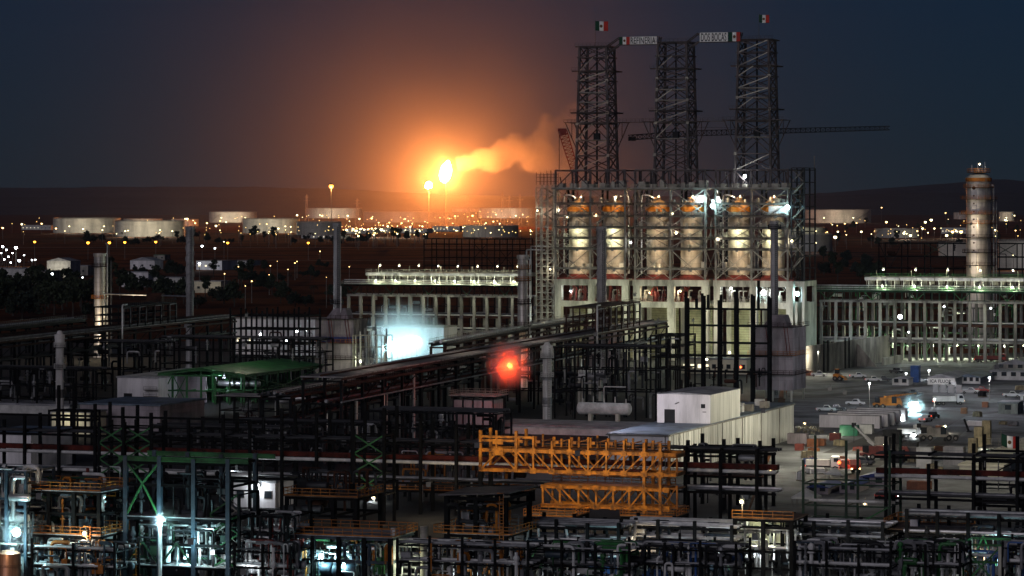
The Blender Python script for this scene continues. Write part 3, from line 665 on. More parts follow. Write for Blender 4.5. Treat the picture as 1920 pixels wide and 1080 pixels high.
# ---- steel frame round the drums: three modules
MODS = (((1043,1108,1173),'left'),((1192,1258,1323),'middle'),((1343,1410,1478),'right'))
LV = [cz(p) for p in (502,465,445,425,403,380,352)]
def xbrace(mb, a, b, z0, z1, v, w=.28, along='u', x=0):
    if along == 'u':
        mb.bar((a,v,z0),(b,v,z1),w,w); mb.bar((a,v+.06,z1),(b,v+.06,z0),w*.9,w*.9)
    else:
        mb.bar((x,a,z0),(x,b,z1),w,w); mb.bar((x+.06,a,z1),(x+.06,b,z0),w*.9,w*.9)
for cols, side in MODS:
    us = [cu(p) for p in cols]; g0 = CG.w(us[0],0); us = [x-us[0] for x in us]
    t = thing('drum_tower', 'grey braced steel tower frame round %s' % drum_under(side), 'steel tower', g0, CG.rz, 'steel tower frames round the drums')
    vs = (-.6, DEP*.55+3.0, DEP)
    for x in us:
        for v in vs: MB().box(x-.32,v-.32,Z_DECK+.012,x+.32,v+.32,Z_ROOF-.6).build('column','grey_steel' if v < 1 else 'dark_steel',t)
    for k, z in enumerate(LV):
        m = MB()
        for v in vs: m.hbeam((us[0],v,z-.45),(us[-1],v,z-.45),.4,.7)
        for x in us: m.hbeam((x,vs[0],z-.52),(x,vs[-1],z-.52),.36,.62)
        m.build('floor_frame','grey_steel',t)
        if k in (1,2,3,4,5):
            d = MB(); d.box(us[0]-.3,-1.9,z-.08,us[-1]+.3,-.95,z+.02)
            d.box(us[0]-.3,-.2,z-.08,us[-1]+.3,2.8,z+.018); d.build('walkway','rust_steel' if k != 3 else 'dark_steel',t)
            r_ = MB(); r_.rail([(us[0]-.3,-1.85,z),(us[-1]+.3,-1.85,z)],1.1,.08,1.6); r_.build('railing','grey_steel' if k != 4 else 'derrick_steel',t)
    zz = [Z_DECK+.3]+LV
    for (a, b) in ((us[0],us[1]),(us[1],us[2])):
        for z0, z1 in ((zz[0],zz[2]),(zz[2],zz[4]),(zz[4],zz[6]),(zz[5],zz[7])):
            m = MB(); xbrace(m,a+.3,b-.3,z0+.3,z1-.6,-.75,.21); m.build('cross_brace','pale_steel' if R.random()<.45 else 'grey_steel',t)
    for x in (us[0],us[2]):
        for z0, z1 in ((zz[0],zz[2]),(zz[2],zz[5]),(zz[5],zz[7])):
            m = MB(); xbrace(m,vs[0],vs[1],z0,z1,0,.3,'v',x); xbrace(m,vs[1],vs[2],z0,z1,0,.3,'v',x); m.build('cross_brace','grey_steel',t)
    for (a, b) in ((us[0],us[1]),(us[1],us[2])):
        xm = (a+b)/2
        for k in range(len(zz)-1):
            m = MB(); z0, z1 = zz[k]+.2, zz[k+1]-.6
            if (k+int(a)) % 2: m.bar((a+.3,-.68,z0),(xm,-.68,z1),.15); m.bar((b-.3,-.68,z0),(xm,-.64,z1),.15)
            else: m.bar((a+.3,-.68,z1),(xm,-.68,z0),.15); m.bar((b-.3,-.68,z1),(xm,-.64,z0),.15)
            m.bar((a+.9,-.5,z0),(a+.9,-.5,z1),.12); m.build('light_brace','pale_steel' if k % 3 else 'grey_steel',t)
    # back sheeting, dark pipes and small equipment
    b = MB(); q = random.Random(int(cols[0]))
    for k in range(15):
        x = q.uniform(us[0]+.6,us[2]-.6); z0 = q.uniform(Z_DECK+1,Z_ROOF-14); b.pipe([(x,q.uniform(9,17),z0),(x,12,z0+q.uniform(6,12)),(x+q.uniform(-4,4),12,z0+12)], q.uniform(.14,.4), 6)
    b.build('riser_pipes','pipe_grey',t,True)['kind'] = 'stuff'
    b = MB()
    for k in range(26):
        x = q.uniform(us[0]+.5,us[2]-.8); z = q.choice(LV[:6]); b.box(x,q.uniform(-.1,2),z+.03,x+q.uniform(.4,1.2),q.uniform(2.1,2.7),z+q.uniform(.7,2.2))
    b.build('junction_boxes','pale_steel',t)['kind'] = 'stuff'
    st = MB()     # stair zigzag
    x0 = us[1]+.9
    for k in range(4): st.bar((x0+(k%2)*2.4,3.4,LV[k+1]),(x0+2.4-(k%2)*2.4,3.4,LV[k+2]),1.0,.25)
    st.build('stair_flight','grey_steel',t)
    # roof deck
    MB().box(us[0]-1.2,-2.2,Z_ROOF-.55,us[-1]+1.2,DEP+1,Z_ROOF).build('roof_deck','grey_steel',t)
    r_ = MB(); r_.rail([(us[0]-1.2,-2.1,Z_ROOF),(us[-1]+1.2,-2.1,Z_ROOF)],1.2,.1,1.8); r_.build('roof_railing','pale_steel',t)
    # upper truss storey
    m = MB()
    for v in (-.6, DEP-1):
        for x0_, x1_ in ((us[0],us[1]),(us[1],us[2])):
            m.bar((x0_,v,Z_TOP),(x1_,v,Z_TOP),.5,.5); xm = (x0_+x1_)/2
            m.bar((x0_,v+.05,Z_ROOF),(xm,v+.05,Z_TOP),.34); m.bar((x1_,v+.05,Z_ROOF),(xm,v+.08,Z_TOP),.34); m.bar((xm,v,Z_ROOF),(xm,v,Z_TOP),.3)
        for x in us: m.bar((x,v,Z_ROOF),(x,v,Z_TOP+.3),.6)
    for x in us: m.bar((x,-.6,Z_TOP-.08),(x,DEP-1,Z_TOP-.08),.42,.42)
    m.build('upper_truss','derrick_steel',t)
    b = MB()
    for k in range(7):
        x = us[0]+(us[2]-us[0])*(k+.4)/7; b.box(x,q.uniform(-1.6,2),Z_ROOF+.01,x+q.uniform(1.2,2.6),q.uniform(3,4.5),Z_ROOF+q.uniform(1.2,2.8))
    b.build('roof_box','pale_steel',t)
    b = MB()
    for k in range(12):
        x = us[0]+(us[2]-us[0])*(k+.2)/12; b.path([(x,q.uniform(0,8),Z_ROOF),(x,3,Z_ROOF+q.uniform(2,7.5))], q.uniform(.1,.3), 6)
    b.build('vent_pipe','derrick_steel',t)
# end panel (pale sheet lit by a floodlight) and end frame on the right
u0 = cu(1484)
t = thing('stair_tower','dark open steel stair tower at the right end of the drum frame','stair tower',CG.w(u0,0),CG.rz)
for x in (0,4.6):
    for v in (0,8,16): MB().box(x-.25,v-.25,Z_DECK+.01,x+.25,v+.25,Z_TOP+.6).build('column','dark_steel',t)
nst = 9
for k in range(nst+1):
    z = Z_DECK+(Z_TOP-Z_DECK)*k/nst; m = MB()
    for v in (0,8,16): m.bar((0,v,z),(4.6,v,z),.3,.3)
    for x in (0,4.6): m.bar((x,0,z-.04),(x,16,z-.04),.28,.28)
    m.build('landing_frame','dark_steel',t)
    if k < nst:
        z1 = Z_DECK+(Z_TOP-Z_DECK)*(k+1)/nst; m = MB(); a, b = (.4,4.2) if k % 2 else (4.2,.4)
        m.bar((a,1.2,z),(b,1.2,z1),1.2,.2); m.bar((a,1.2,z+1),(b,1.2,z1+1),.1,.1); m.bar((0,.06,z),(4.6,.06,z1),.2); m.build('stair_flight','grey_steel' if k%3 else 'dark_steel',t)
MB().box(0,0,Z_TOP+.61,4.7,16,Z_TOP+.8).build('top_deck','dark_steel',t)
MB().path([(4.4,15.5,Z_TOP),(4.4,15.5,cz(292))], .16, 6).build('mast','grey_steel',t)
t = thing('concrete_table','narrow teal lit concrete end block right of the drum towers','concrete frame',CG.w(cu(1491),-.3),CG.rz)
w_ = 3.4
for x in (0,w_-.9): MB().box(x,0,0,x+.9,18,cz(565)).build('side_wall','concrete',t)
MB().box(0,0,cz(535),w_,18,Z_DECK-.1).build('top_slab','concrete',t)
for v in (0,15): MB().box(w_-.9,v,cz(565)+.005,w_,v+3,cz(535)-.005).build('column','concrete',t)
MB().box(.9,6,0,w_-.9,6.4,cz(566)).build('back_wall','concrete',t)
MB().box(.9,5,cz(565)+.02,w_-.9,5.3,cz(537)).build('lit_panel','white_wall',t)
# ---- left stair tower (pale scaffold)
u0 = cu(1004); u1 = cu(1037)
t = thing('stair_tower','pale scaffold clad stair tower on the left end of the coker','stair tower',CG.w(u0,1),CG.rz)
Lw = u1-u0
for x in (0,Lw*.33,Lw*.66,Lw):
    for v in (0,5): MB().box(x-.18,v-.18,0,x+.18,v+.18,cz(346 if x>0 else 352)).build('column','pale_steel',t)
nst = 26
for k in range(1,nst+1):
    z = cz(352)*k/nst; m = MB()
    for v in (0,5): m.bar((0,v,z),(Lw,v,z),.16,.22)
    for x in (0,Lw): m.bar((x,0,z-.02),(x,5,z-.02),.16,.2)
    m.box(.3,.3,z-.05,Lw*.55,4.7,z+.02); m.rail([(0,-.05,z),(Lw*.6,-.05,z)],1.0,.07,1.2)
    m.build('landing_frame','pale_steel',t)
    z0 = cz(352)*(k-1)/nst; m = MB(); a, b = (Lw*.36,Lw*.95) if k % 2 else (Lw*.95,Lw*.36)
    m.bar((a,.8,z0),(b,.8,z),.9,.16); m.bar((a,2.6,z0),(b,2.6,z),.9,.16); m.bar((0,-.12,z0),(Lw*.33,-.12,z),.12); m.build('stair_flight','grey_steel' if k % 3 else 'pale_steel',t)
m = MB()
for x in [Lw*k/5 for k in range(6)]:
    for v in (0,5): m.bar((x,v,cz(346)),(x,v,cz(322+4*math.sin(x))),.14)
for py in (340,332,326): m.bar((0,0,cz(py)),(Lw,0,cz(py)),.12); m.bar((0,5,cz(py)),(Lw,5,cz(py)),.12)
m.build('top_scaffold','derrick_steel',t)
# pipe risers left of the stair tower
t = thing('pipe_riser','two thin pale pipes bending down beside the coker stair tower','pipe',CG.w(cu(984),2),CG.rz)
for x in (0,1.6): MB().pipe([(x+6,3,cz(470-x*4)),(x,3,cz(470-x*4)),(x,0,cz(470-x*4)),(x,0,0)], .3, 7).build('pipe','pipe_silver',t,True)
# ---- derricks
DERR = ((1087,1137,88,'left',(88,108,134,152,174,192,212,232,263,292,319)),(1234,1287,80,'middle',(80,105,129,148,168,188,208,230,260,290,319)),(1385,1441,75,'right',(75,98,124,143,165,183,205,227,257,288,319)))
derr = []
for pa, pb, top, side, pys in DERR:
    v0 = 4.0; u0 = cu(pa, v0); u1 = cu(pb, v0); w = u1-u0; dpt = 9.4; g = CG.w(u0, v0)
    zof = lambda py: H-(py-HY)/F*g.y
    t = thing('derrick', 'tall rusty lattice derrick over the coke drums, %s' % {'left':'with a flag, nearest the flare','middle':'the one without a flag','right':'with a flag, nearest the dark right sky'}[side], 'derrick', g, CG.rz, 'derricks on top of the coker')
    zs = [zof(p) for p in pys][::-1]; zs[0] = Z_TOP-.1
    sp = lambda z: 1.15*(1-(z-zs[0])/(zs[-1]-zs[0]))     # slight splay to the foot
    for x, v in ((0,0),(w,0),(0,dpt),(w,dpt)):
        sx = -1 if x == 0 else 1; sv = -1 if v == 0 else 1
        MB().bar((x+sx*1.15,v+sv*1.1,Z_ROOF),(x,v,zs[-1]),.8,.8).build('leg','derrick_steel',t)
    for k, z in enumerate(zs):
        e = sp(z); m = MB(); ext = {10:1.6,8:2.6,4:2.6,7:.9,9:.9,5:.3}.get(k, .3)
        for v in (-e, dpt+e): m.bar((-e-ext,v,z),(w+e+ext,v,z),.34,.4)
        for x in (-e, w+e): m.bar((x,-e-ext*.5,z-.05),(x,dpt+e+ext*.5,z-.05),.32,.36)
        m.build('ring_frame','derrick_steel' if k not in (2,5,6) else 'grey_steel',t)
        if k in (10,8,4):
            d = MB(); d.box(-e-ext,-e-.9,z+.18,w+e+ext,-e+.5,z+.26); d.box(-e-ext,dpt,z+.18,w+e+ext,dpt+1.2,z+.26); d.box(w+.2,-e+.51,z+.17,w+e+ext,dpt-.01,z+.25); d.box(-e-ext,-e+.51,z+.17,-.2,dpt-.01,z+.25)
            d.rail([(-e-ext,-e-.9,z+.25),(w+e+ext,-e-.9,z+.25)],1.1,.08,1.4); d.build('platform','derrick_steel',t)
    for k in range(len(zs)-1):
        z0, z1 = zs[k], zs[k+1]; e0, e1 = sp(z0), sp(z1); q = random.Random(k+pa)
        m = MB(); ml = MB()
        for v0_, v1_, pale in ((-e0,-e1,q.random()<.55),(dpt+e0,dpt+e1,False)):
            tgt = ml if pale else m
            if (k+pa) % 3: tgt.bar((-e0,v0_,z0),(w+e1,v1_,z1),.36); m.bar((w+e0,v0_+.06,z0),(-e1,v1_+.06,z1),.34)
            else:
                tgt.bar((-e0,v0_,z0),(w/2,v1_,z1),.36); m.bar((w+e0,v0_,z0),(w/2,v1_,z1-.02),.35)
        for x0_, x1_ in ((-e0,-e1),(w+e0,w+e1)):
            m.bar((x0_,-e0,z0),(x1_,dpt+e1,z1),.34); m.bar((x0_+.06,dpt+e0,z0),(x1_+.06,-e1,z1),.32)
        m.build('lattice_panel','derrick_steel',t)
        if ml.v: ml.build('bright_brace','pale_steel',t)
        gs = MB()
        for x, v in ((-e0,-e0),(w+e0,-e0)):
            if q.random() < .5: gs.box(x-.5,v-.35,z0-.5,x+.5,v-.2,z0+.6)
        if gs.v: gs.build('gusset_plate','pale_steel',t)
    # flared service platform with raking struts
    zf = zs[3]; zl = zs[1]+1; d = MB(); ex = 5.6
    d.box(-ex,-1.4,zf+.3,w+ex,dpt+1.4,zf+.45); d.rail([(-ex,-1.4,zf+.45),(w+ex,-1.4,zf+.45)],1.1,.09,1.4)
    for x0_, x1_ in ((-ex+.4,-.4),(w+ex-.4,w+.4)):
        for v in (-.6,dpt+.6): d.bar((x0_,v,zf+.25),(x1_,v,zl),.3); d.bar(((x0_+x1_)/2,v,zf+.25),((x0_+x1_)/2,v,(zf+zl)/2),.22)
    d.build('cantilever_platform','derrick_steel',t)
    m = MB(); m.path([(w/2,dpt/2,Z_ROOF),(w/2,dpt/2,zs[-1]+.3)], .35 if side != 'middle' else .3, 7); m.box(w/2-1,dpt/2-1,zs[2],w/2+1,dpt/2+1,zs[2]+2.6)
    m.box(w*.2,-.2,zs[6],w*.35,.4,zs[6]+1.2); m.build('drill_stem','dark_steel',t)
    lad = MB()
    for dx in (0,.7): lad.bar((w+.9+dx,1.5,zs[0]),(w+.5+dx,1.5,zs[-1]),.09)
    for k in range(60): z = zs[0]+(zs[-1]-zs[0])*k/60; lad.bar((w+.9-.4*k/60,1.5,z),(w+1.6-.4*k/60,1.5,z),.07)
    lad.build('ladder','derrick_steel',t)
    derr.append((t,g,w,dpt,zs))
# service catwalk linking the derricks
for (a, b, nm) in ((0,1,'left'),(1,2,'right')):
    ga, wa, za = derr[a][1], derr[a][2], derr[a][4][3]; gb = derr[b][1]
    ua = cu(DERR[a][1],4)+5.62; ub = cu(DERR[b][0],4)-5.62
    t = thing('catwalk','thin catwalk between the %s derricks' % ('left and middle' if a == 0 else 'middle and right'),'walkway',CG.w(ua,4),CG.rz)
    m = MB(); m.box(0,1,za+.3,ub-ua,3,za+.5); m.build('deck','derrick_steel',t)
    m = MB(); m.rail([(0,1,za+.5),(ub-ua,1,za+.5)],1.1,.09,1.6); m.build('railing','derrick_steel',t)
# ---- sign bridges
def text_mesh(body, size, depth=.06):
    c = bpy.data.curves.new('lettering','FONT'); c.body = body; c.size = size; c.extrude = depth; c.align_x = 'LEFT'; c.space_character = 1.08; c.offset = .012*size
    o = bpy.data.objects.new('lettering', c); COL.objects.link(o)
    bpy.context.view_layer.update()
    me = bpy.data.meshes.new_from_object(o.evaluated_get(bpy.context.evaluated_depsgraph_get())); bpy.data.objects.remove(o)
    me.name = 'lettering'; return me
def lettering(body, x0, x1, v, z0, z1, parent, m='sign_black'):
    me = text_mesh(body, 1.0); xs = [p.co.x for p in me.vertices]; ys = [p.co.y for p in me.vertices]
    a, b, c, d = min(xs), max(xs), min(ys), max(ys); n = len(me.vertices)
    for p in me.vertices:
        x, y, z = p.co; p.co = (x0+(x-a)/(b-a)*(x1-x0), v-.04-z*.5, z0+(y-c)/(d-c)*(z1-z0))
    me.materials.clear(); me.materials.append(M[m]); o = bpy.data.objects.new('lettering', me); COL.objects.link(o); o.parent = parent; return o
def flag_panel(x0, x1, z0, z1, v, parent, cols=('flag_green','flag_white','flag_red'), emblem=True):
    n = len(cols)
    for k, c in enumerate(cols):
        a = x0+(x1-x0)*k/n; b = x0+(x1-x0)*(k+1)/n; MB().box(a,v-.12,z0,b-.01,v+.05,z1).build('flag_stripe',c,parent)
    if emblem:
        xm = (x0+x1)/2; zm = (z0+z1)/2; MB().path([(xm,v-.16,zm),(xm,v-.125,zm)],(z1-z0)*.17,10).build('flag_emblem','emblem_brown',parent)
for (a, b, px0, px1, pyt, pyb, txt, tx, fl_, nm) in ((0,1,1160,1237,70,83,'REFINERIA',(1182,1229),(1161,1181),'left'),(1,2,1308,1389,62,78,'DOS BOCAS',(1314,1362),(1366,1388),'right')):
    v = 3.2; u0 = cu(px0, v); u1 = cu(px1, v); g = CG.w(u0, v); Z = lambda py: H-(py-HY)/F*g.y
    t = thing('sign_bridge', 'truss bridge with white letter sign between the %s derricks' % ('left and middle' if a == 0 else 'middle and right'), 'bridge', g, CG.rz, 'sign bridges between the derrick tops')
    L = u1-u0; zb, zt = Z(pyb), Z(pyt); m = MB()
    for vv in (.3,2.6):
        m.bar((0,vv,zb),(L,vv,zb),.3); m.bar((.8,vv,zt),(L-.8,vv,zt),.3)
        for k in range(8): m.bar((L*k/8,vv+.02,zb if k%2 else zt),(L*(k+1)/8,vv+.02,zt if k%2 else zb),.18)
    for k in range(9): m.bar((L*k/8,.3,zb-.02),(L*k/8,2.6,zb-.02),.16)
    # raking knees down to the derricks
    za = derr[a][4][-1]; zc = derr[b][4][-1]; ua = cu(DERR[a][1],4)-u0; ub = cu(DERR[b][0],4)-u0
    for vv in (.3,2.6): m.bar((0,vv,zb),(ua,vv+1,za-2.6),.32); m.bar((0,vv,zt),(ua,vv+1,za+.2),.32); m.bar((L,vv,zb),(ub,vv+1,zc+.2),.32); m.bar((L,vv,zt),(ub,vv+1,zc+.25),.3)
    m.build('truss','derrick_steel',t)
    MB().box(0,.3,zb-.35,L,2.6,zb-.2).build('deck','derrick_steel',t)
    U = lambda px: cu(px,v)-u0
    s0, s1 = (U(tx[0])-.4, U(tx[1])+.5)
    MB().box(s0,-.05,zb-.1,s1,.12,zt+.1).build('sign_panel','sign_white',t)
    lettering(txt, U(tx[0])+.1, U(tx[1]), -.05, zb+.05, zt-.1, t)
    flag_panel(U(fl_[0]),U(fl_[1]),zb-.1,zt+.1,.0,t)
# ---- flags
def flag(px, py0, px1, py1, pole_px, base, label, v=4.0, Yb=None, loc=None, zb=None, rz=None, wave=.5):
    if loc is None: u = cu(pole_px, v); loc = CG.w(u, v); zb = derr[base][4][-1]+.26; rz = CG.rz
    Z = lambda py: H-(py-HY)/F*loc.y; sc_ = loc.y/F
    t = thing('flag', label, 'flag', (loc.x,loc.y,zb), rz)
    zt = Z(py0)-zb; hh = (py1-py0)*sc_; L = (px1-pole_px)*sc_/CA
    MB().path([(0,0,0),(0,0,zt+.5)], [.11,.07], 7).build('pole','grey_steel',t,True)
    n = 18; mats = ('flag_green','flag_white','flag_red')
    def P(x, z): s = x/L; return (x, .10*L*math.sin(s*7+z*.2)*s, z-.12*wave*hh*math.sin(s*3.1)-wave*.35*hh*s*s*.4)
    c = None
    for k in range(3):
        m = MB(); vs = []; fs = []
        for i in range(7):
            x = .08+L*(k+i/6)/3
            for j in range(5): vs.append(P(x, zt-hh*j/4))
        for i in range(6):
            for j in range(4): fs.append((i*5+j,(i+1)*5+j,(i+1)*5+j+1,i*5+j+1))
        m.add(vs, fs); o = m.build('cloth_stripe',mats[k],t,True); so_ = o.modifiers.new('thick','SOLIDIFY'); so_.thickness = .05
        if k == 1: c = o
    m = MB(); y = P(L*.5,zt-hh*.5); m.path([(y[0],y[1]-.12,y[2]),(y[0],y[1]+.12,y[2])], hh*.16, 10); m.build('emblem','emblem_brown',c)
    return t
flag(1117,39,1139,57,1116,0,'tricolour flag flying on the left derrick top')
flag(1423,27,1441,42,1423,2,'tricolour flag flying on the right derrick top')
# ---- cranes beside and behind
def lattice(mb, p, q, w, n, r=.12, taper=1.0, up=None):
    p = Vector(p); q = Vector(q); d = (q-p).normalized(); upv = Vector(up or ((0,0,1) if abs(d.z)<.8 else (0,1,0)))
    a = d.cross(upv).normalized(); b = a.cross(d).normalized(); C = []
    for i in range(n+1):
        c = p.lerp(q, i/n); s = w/2*(1+(taper-1)*i/n); C.append([c-a*s-b*s,c+a*s-b*s,c+a*s+b*s,c-a*s+b*s])
    for j in range(4): mb.bar(C[0][j],C[-1][j],r*1.6)
    for i in range(n):
        for j in range(4): mb.bar(C[i][j],C[i+1][(j+1)%4],r); mb.bar(C[i][j],C[i][(j+1)%4],r)
    return mb
v = 60.0; g = CG.w(cu(1290,v),v); S = g.y/F; Z = lambda py: H-(py-HY)*S
t = thing('tower_crane','dark tower crane with long level jib behind the derricks','crane',g,0)
lattice(MB(),(0,0,0),(0,0,Z(256)),2.4,34,.16).build('mast','dark_steel',t)
MB().box(-1.6,-1.6,Z(256),1.6,1.6,Z(250)).box(.2,-2.6,Z(256),2.4,-1.61,Z(245)).build('cab','dark_steel',t)
jb = MB(); lattice(jb,(1.5,0,Z(250)),((1668-1290)*S,0,Z(240)),2.0,40,.16,.7); jb.build('jib','dark_steel',t)
jb = MB(); lattice(jb,(-1.5,0,Z(251)),((1178-1290)*S,0,Z(258)),1.8,12,.2); jb.build('counter_jib','dark_steel',t)
MB().box((1178-1290)*S,-1.2,Z(264),(1192-1290)*S,1.2,Z(257)).build('counterweight','dark_steel',t)
jb = MB(); lattice(jb,(0,0,Z(250)),(0,0,Z(238)),1.6,5,.14,.3)
jb.bar((0,0,Z(238)),((1668-1290)*S*.6,0,Z(243)),.1); jb.bar((0,0,Z(238)),((1178-1290)*S,0,Z(257)),.12); jb.build('apex_frame','dark_steel',t)
v = 26.0; g = CG.w(cu(1078,v),v); S = g.y/F; Z = lambda py: H-(py-HY)*S
t = thing('luffing_crane','red lattice crane boom leaning left beside the left derrick','crane',g,0)
lattice(MB(),(0,0,0),(0,0,Z(320)),2.2,24,.15).build('mast','crane_red',t)
jb = MB(); lattice(jb,(0,0,Z(320)),((1055-1078)*S,0,Z(246)),2.6,11,.17,1.2); jb.build('boom','crane_red',t)
MB().box((1046-1078)*S,-1.2,Z(247),(1062-1078)*S,1.2,Z(241)).box((1050-1078)*S,-1,Z(253),(1062-1078)*S,1,Z(247)).build('boom_head','crane_red',t)
MB().path([((1048.5-1078)*S,0,Z(247)),((1048.5-1078)*S,0,Z(318))],.14,6).build('hoist_rope','derrick_steel',t)
# ---- lamps in the coker: floodlights on brackets, each a real light
def flood(name, label, u, v, z, col, watts, bulb, r=.35, grid=CG, group='floodlights in the coker frame', hood=False):
    t = thing(name, label, 'lamp', grid.w(u,v,z), grid.rz, group)
    if hood: MB().box(-.45,-r-.62,-.4,.45,-r-.5,.5).box(-.45,-r-.49,.4,.45,.5,.5).bar((0,.25,.45),(0,.25,1.0),.12).build('lamp_body','lamp_body',t)  # hood keeps the bulb of unseen wash lamps from the camera
    else: MB().box(-.35,.0,-.3,.35,.5,.45).bar((0,.25,.4),(0,.25,1.0),.12).build('lamp_body','lamp_body',t)
    MB().sphere((0,-.2,.05), r, 10).build('bulb', bulb, t, True)
    if watts: point('light',(0,.75 if hood else -r-.45,-.1),col,watts,.3,t)
    return t
DN = ('first','second','third','fourth','fifth','sixth')
k = 0
for i, px in enumerate(DX):
    u = cu(px, 0)
    for lvl, (py, w1) in enumerate(((428,CK_BAND),(448,CK_BAND*1.2),(470,CK_LOW),(508,CK_LOW),(383,CK_HEAD*.35),(407,CK_LOW*.5))):  # the collar level is an added lamp, to brighten the orange collar
        w = w1
        if i in (2,3): w = CK_LOW*.8 if lvl < 2 else CK_LOW
        flood('floodlight','small lamp at the %s level in front of the %s drum' % (('third','second','lowest','column foot','collar','fourth')[lvl], DN[i]), u-1.5+.55*lvl, -1.2, cz(py)+0.1, LIME if lvl < 2 and i not in (2,3) else WARM, w, 'lamp_cream', .05, hood=True)
    flood('floodlight','warm lamp over the head of the %s drum' % DN[i], u, 1.6, cz(369), WARM, CK_HEAD, 'lamp_warm', .3)
for (px, py, v, col, w, b, r, lab) in ((1313,375,-1.2,CYAN,CK_FL,'lamp_white',.9,'brilliant white floodlight between the fourth and fifth drums'),(1336,386,-1.4,CYAN,CK_FL*.8,'lamp_cyan',.7,'second brilliant floodlight left of the fifth drum'),(1347,372,1,WHITE,CK_FL*.5,'lamp_white',.5,'upper floodlight left of the fifth drum'),(1477,389,-1.6,CYAN,CK_FL,'lamp_cyan',.8,'brilliant floodlight at the right end of the drum frame'),
    (1397,331,0,WHITE,CK_FL*.6,'lamp_white',.6,'white floodlight at the foot of the right derrick'),(1268,437,0,CREAM,900,'lamp_cream',.45,'cream lamp between the middle pair of drums'),(1262,400,0,CREAM,500,'lamp_cream',.3,'small lamp above the cream one between the middle drums'),(1118,403,0,WARM,500,'lamp_warm',.3,'small warm lamp between the first two drums'),(1064,407,0,CREAM,400,'lamp_cream',.3,'small lamp left of the first drum'),(1008,395,0,CREAM,300,'lamp_cream',.3,'lamp on the upper left corner of the stair tower'),
    (1048,394,0,CREAM,400,'lamp_cream',.35,'lamp beside the head of the first drum'),(1183,455,0,WHITE,700,'lamp_white',.3,'white lamp in the gap right of the second drum'),(1347,448,0,CREAM,900,'lamp_cream',.4,'cream lamp in the gap left of the fifth drum'),(1485,452,0,CREAM,900,'lamp_cream',.4,'cream lamp on the right end column'),
    (1432,549,2,CYAN,3500,'lamp_white',.9,'blinding white lamp in the right concrete block opening'),(1452,546,3,WHITE,2000,'lamp_white',.45,'white lamp behind the right grey stack in the concrete opening'),(1495,551,1.6,CYAN,1200,'lamp_cyan',.8,'cyan lamp in the narrow end block opening'),(1371,541,2,WHITE,900,'lamp_white',.35,'white lamp in the left opening of the right block'),(1276,546,2,WARM,700,'lamp_warm',.3,'warm lamp in the right opening of the middle block'),(1218,549,2,WARM,500,'lamp_warm',.25,'warm lamp in the left opening of the middle block'),(1070,546,2,WHITE,500,'lamp_white',.25,'white lamp in the left opening of the left block'),(1032,505,0,CREAM,500,'lamp_cream',.25,'lamp low on the left stair tower')):
    u = cu(px, v); flood('floodlight', lab, u, v, CG.z(py, u, v), col, w, b, r)
# pale cladding sheets catching those floodlights
for px0, px1, py0, py1, v, lab, rot in ((1441,1480,386,400,-.1,'bright white cladding sheet at the right end of the drum frame',0),(1303,1322,366,383,.3,'bright sheet beside the brilliant floodlights by the fourth drum',0),(1334,1352,374,393,.6,'bright sheet left of the fifth drum',0)):
    u0, u1 = cu(px0,v), cu(px1,v); z0, z1 = cz(py1), cz(py0); t = thing('cladding_sheet', lab, 'panel', CG.w(u0,v,z0), CG.rz)
    m = MB(); n = 8; L = u1-u0
    for k in range(n): m.box(L*k/n,(k%2)*.06,0,L*(k+1)/n-.005,.1+(k%2)*.06,z1-z0)
    m.build('sheet','white_wall',t); MB().box(0,.2,(z1-z0)*.45,L,.3,(z1-z0)*.55).build('support_rail','grey_steel',t)
# unseen floods added on the ground to wash the concrete
for (px, u_v, lab, w, c) in ((1075,-16,'unseen floodlight stand before the left concrete block',CK_WASH,LIME),(1150,-15,'unseen floodlight stand before the right bay of the left block',CK_WASH*.7,LIME),(1235,-16,'unseen floodlight stand before the middle concrete block',CK_WASH*.8,LIME),(1300,-15,'unseen floodlight stand before the right bay of the middle block',CK_WASH,CREAM),(1385,-15,'unseen floodlight stand before the right concrete block',CK_WASH*1.1,CREAM),(1470,-15,'unseen floodlight stand before the end of the right block',CK_WASH,WHITE)):
    u = cu(px, u_v); t = flood('work_light', lab, u, u_v, 15, c, w, 'lamp_cream', .05, group='unseen floodlight stands at the foot of the coker', hood=True); MB().path([(0,.25,-15),(0,.25,1)],.1,6).build('pole','dark_steel',t)
for (px, v, z, w, c) in ((1075,8,20,1500,WARM),(1218,8,20,900,(1,.5,.3)),(1290,8,20,900,(1,.5,.3)),(1380,8,20,1500,WHITE),(1075,7,6,900,WARM),(1300,7,7,1500,LIME),(1380,7,7,2200,LIME),(1450,8,7,1800,LIME),(1150,7,6,700,WARM)):
    t = flood('bulkhead_lamp','small lamp inside the concrete bay at column %d' % px if False else '%s lamp deep inside the %s bay of the concrete frames' % ('upper' if z > 12 else 'lower', {1075:'first',1150:'second',1218:'third',1290:'fourth',1300:'fourth',1380:'fifth',1450:'sixth'}[px]), cu(px,v), v, z, c, w, 'lamp_warm', .08, group='lamps inside the concrete bays', hood=True)
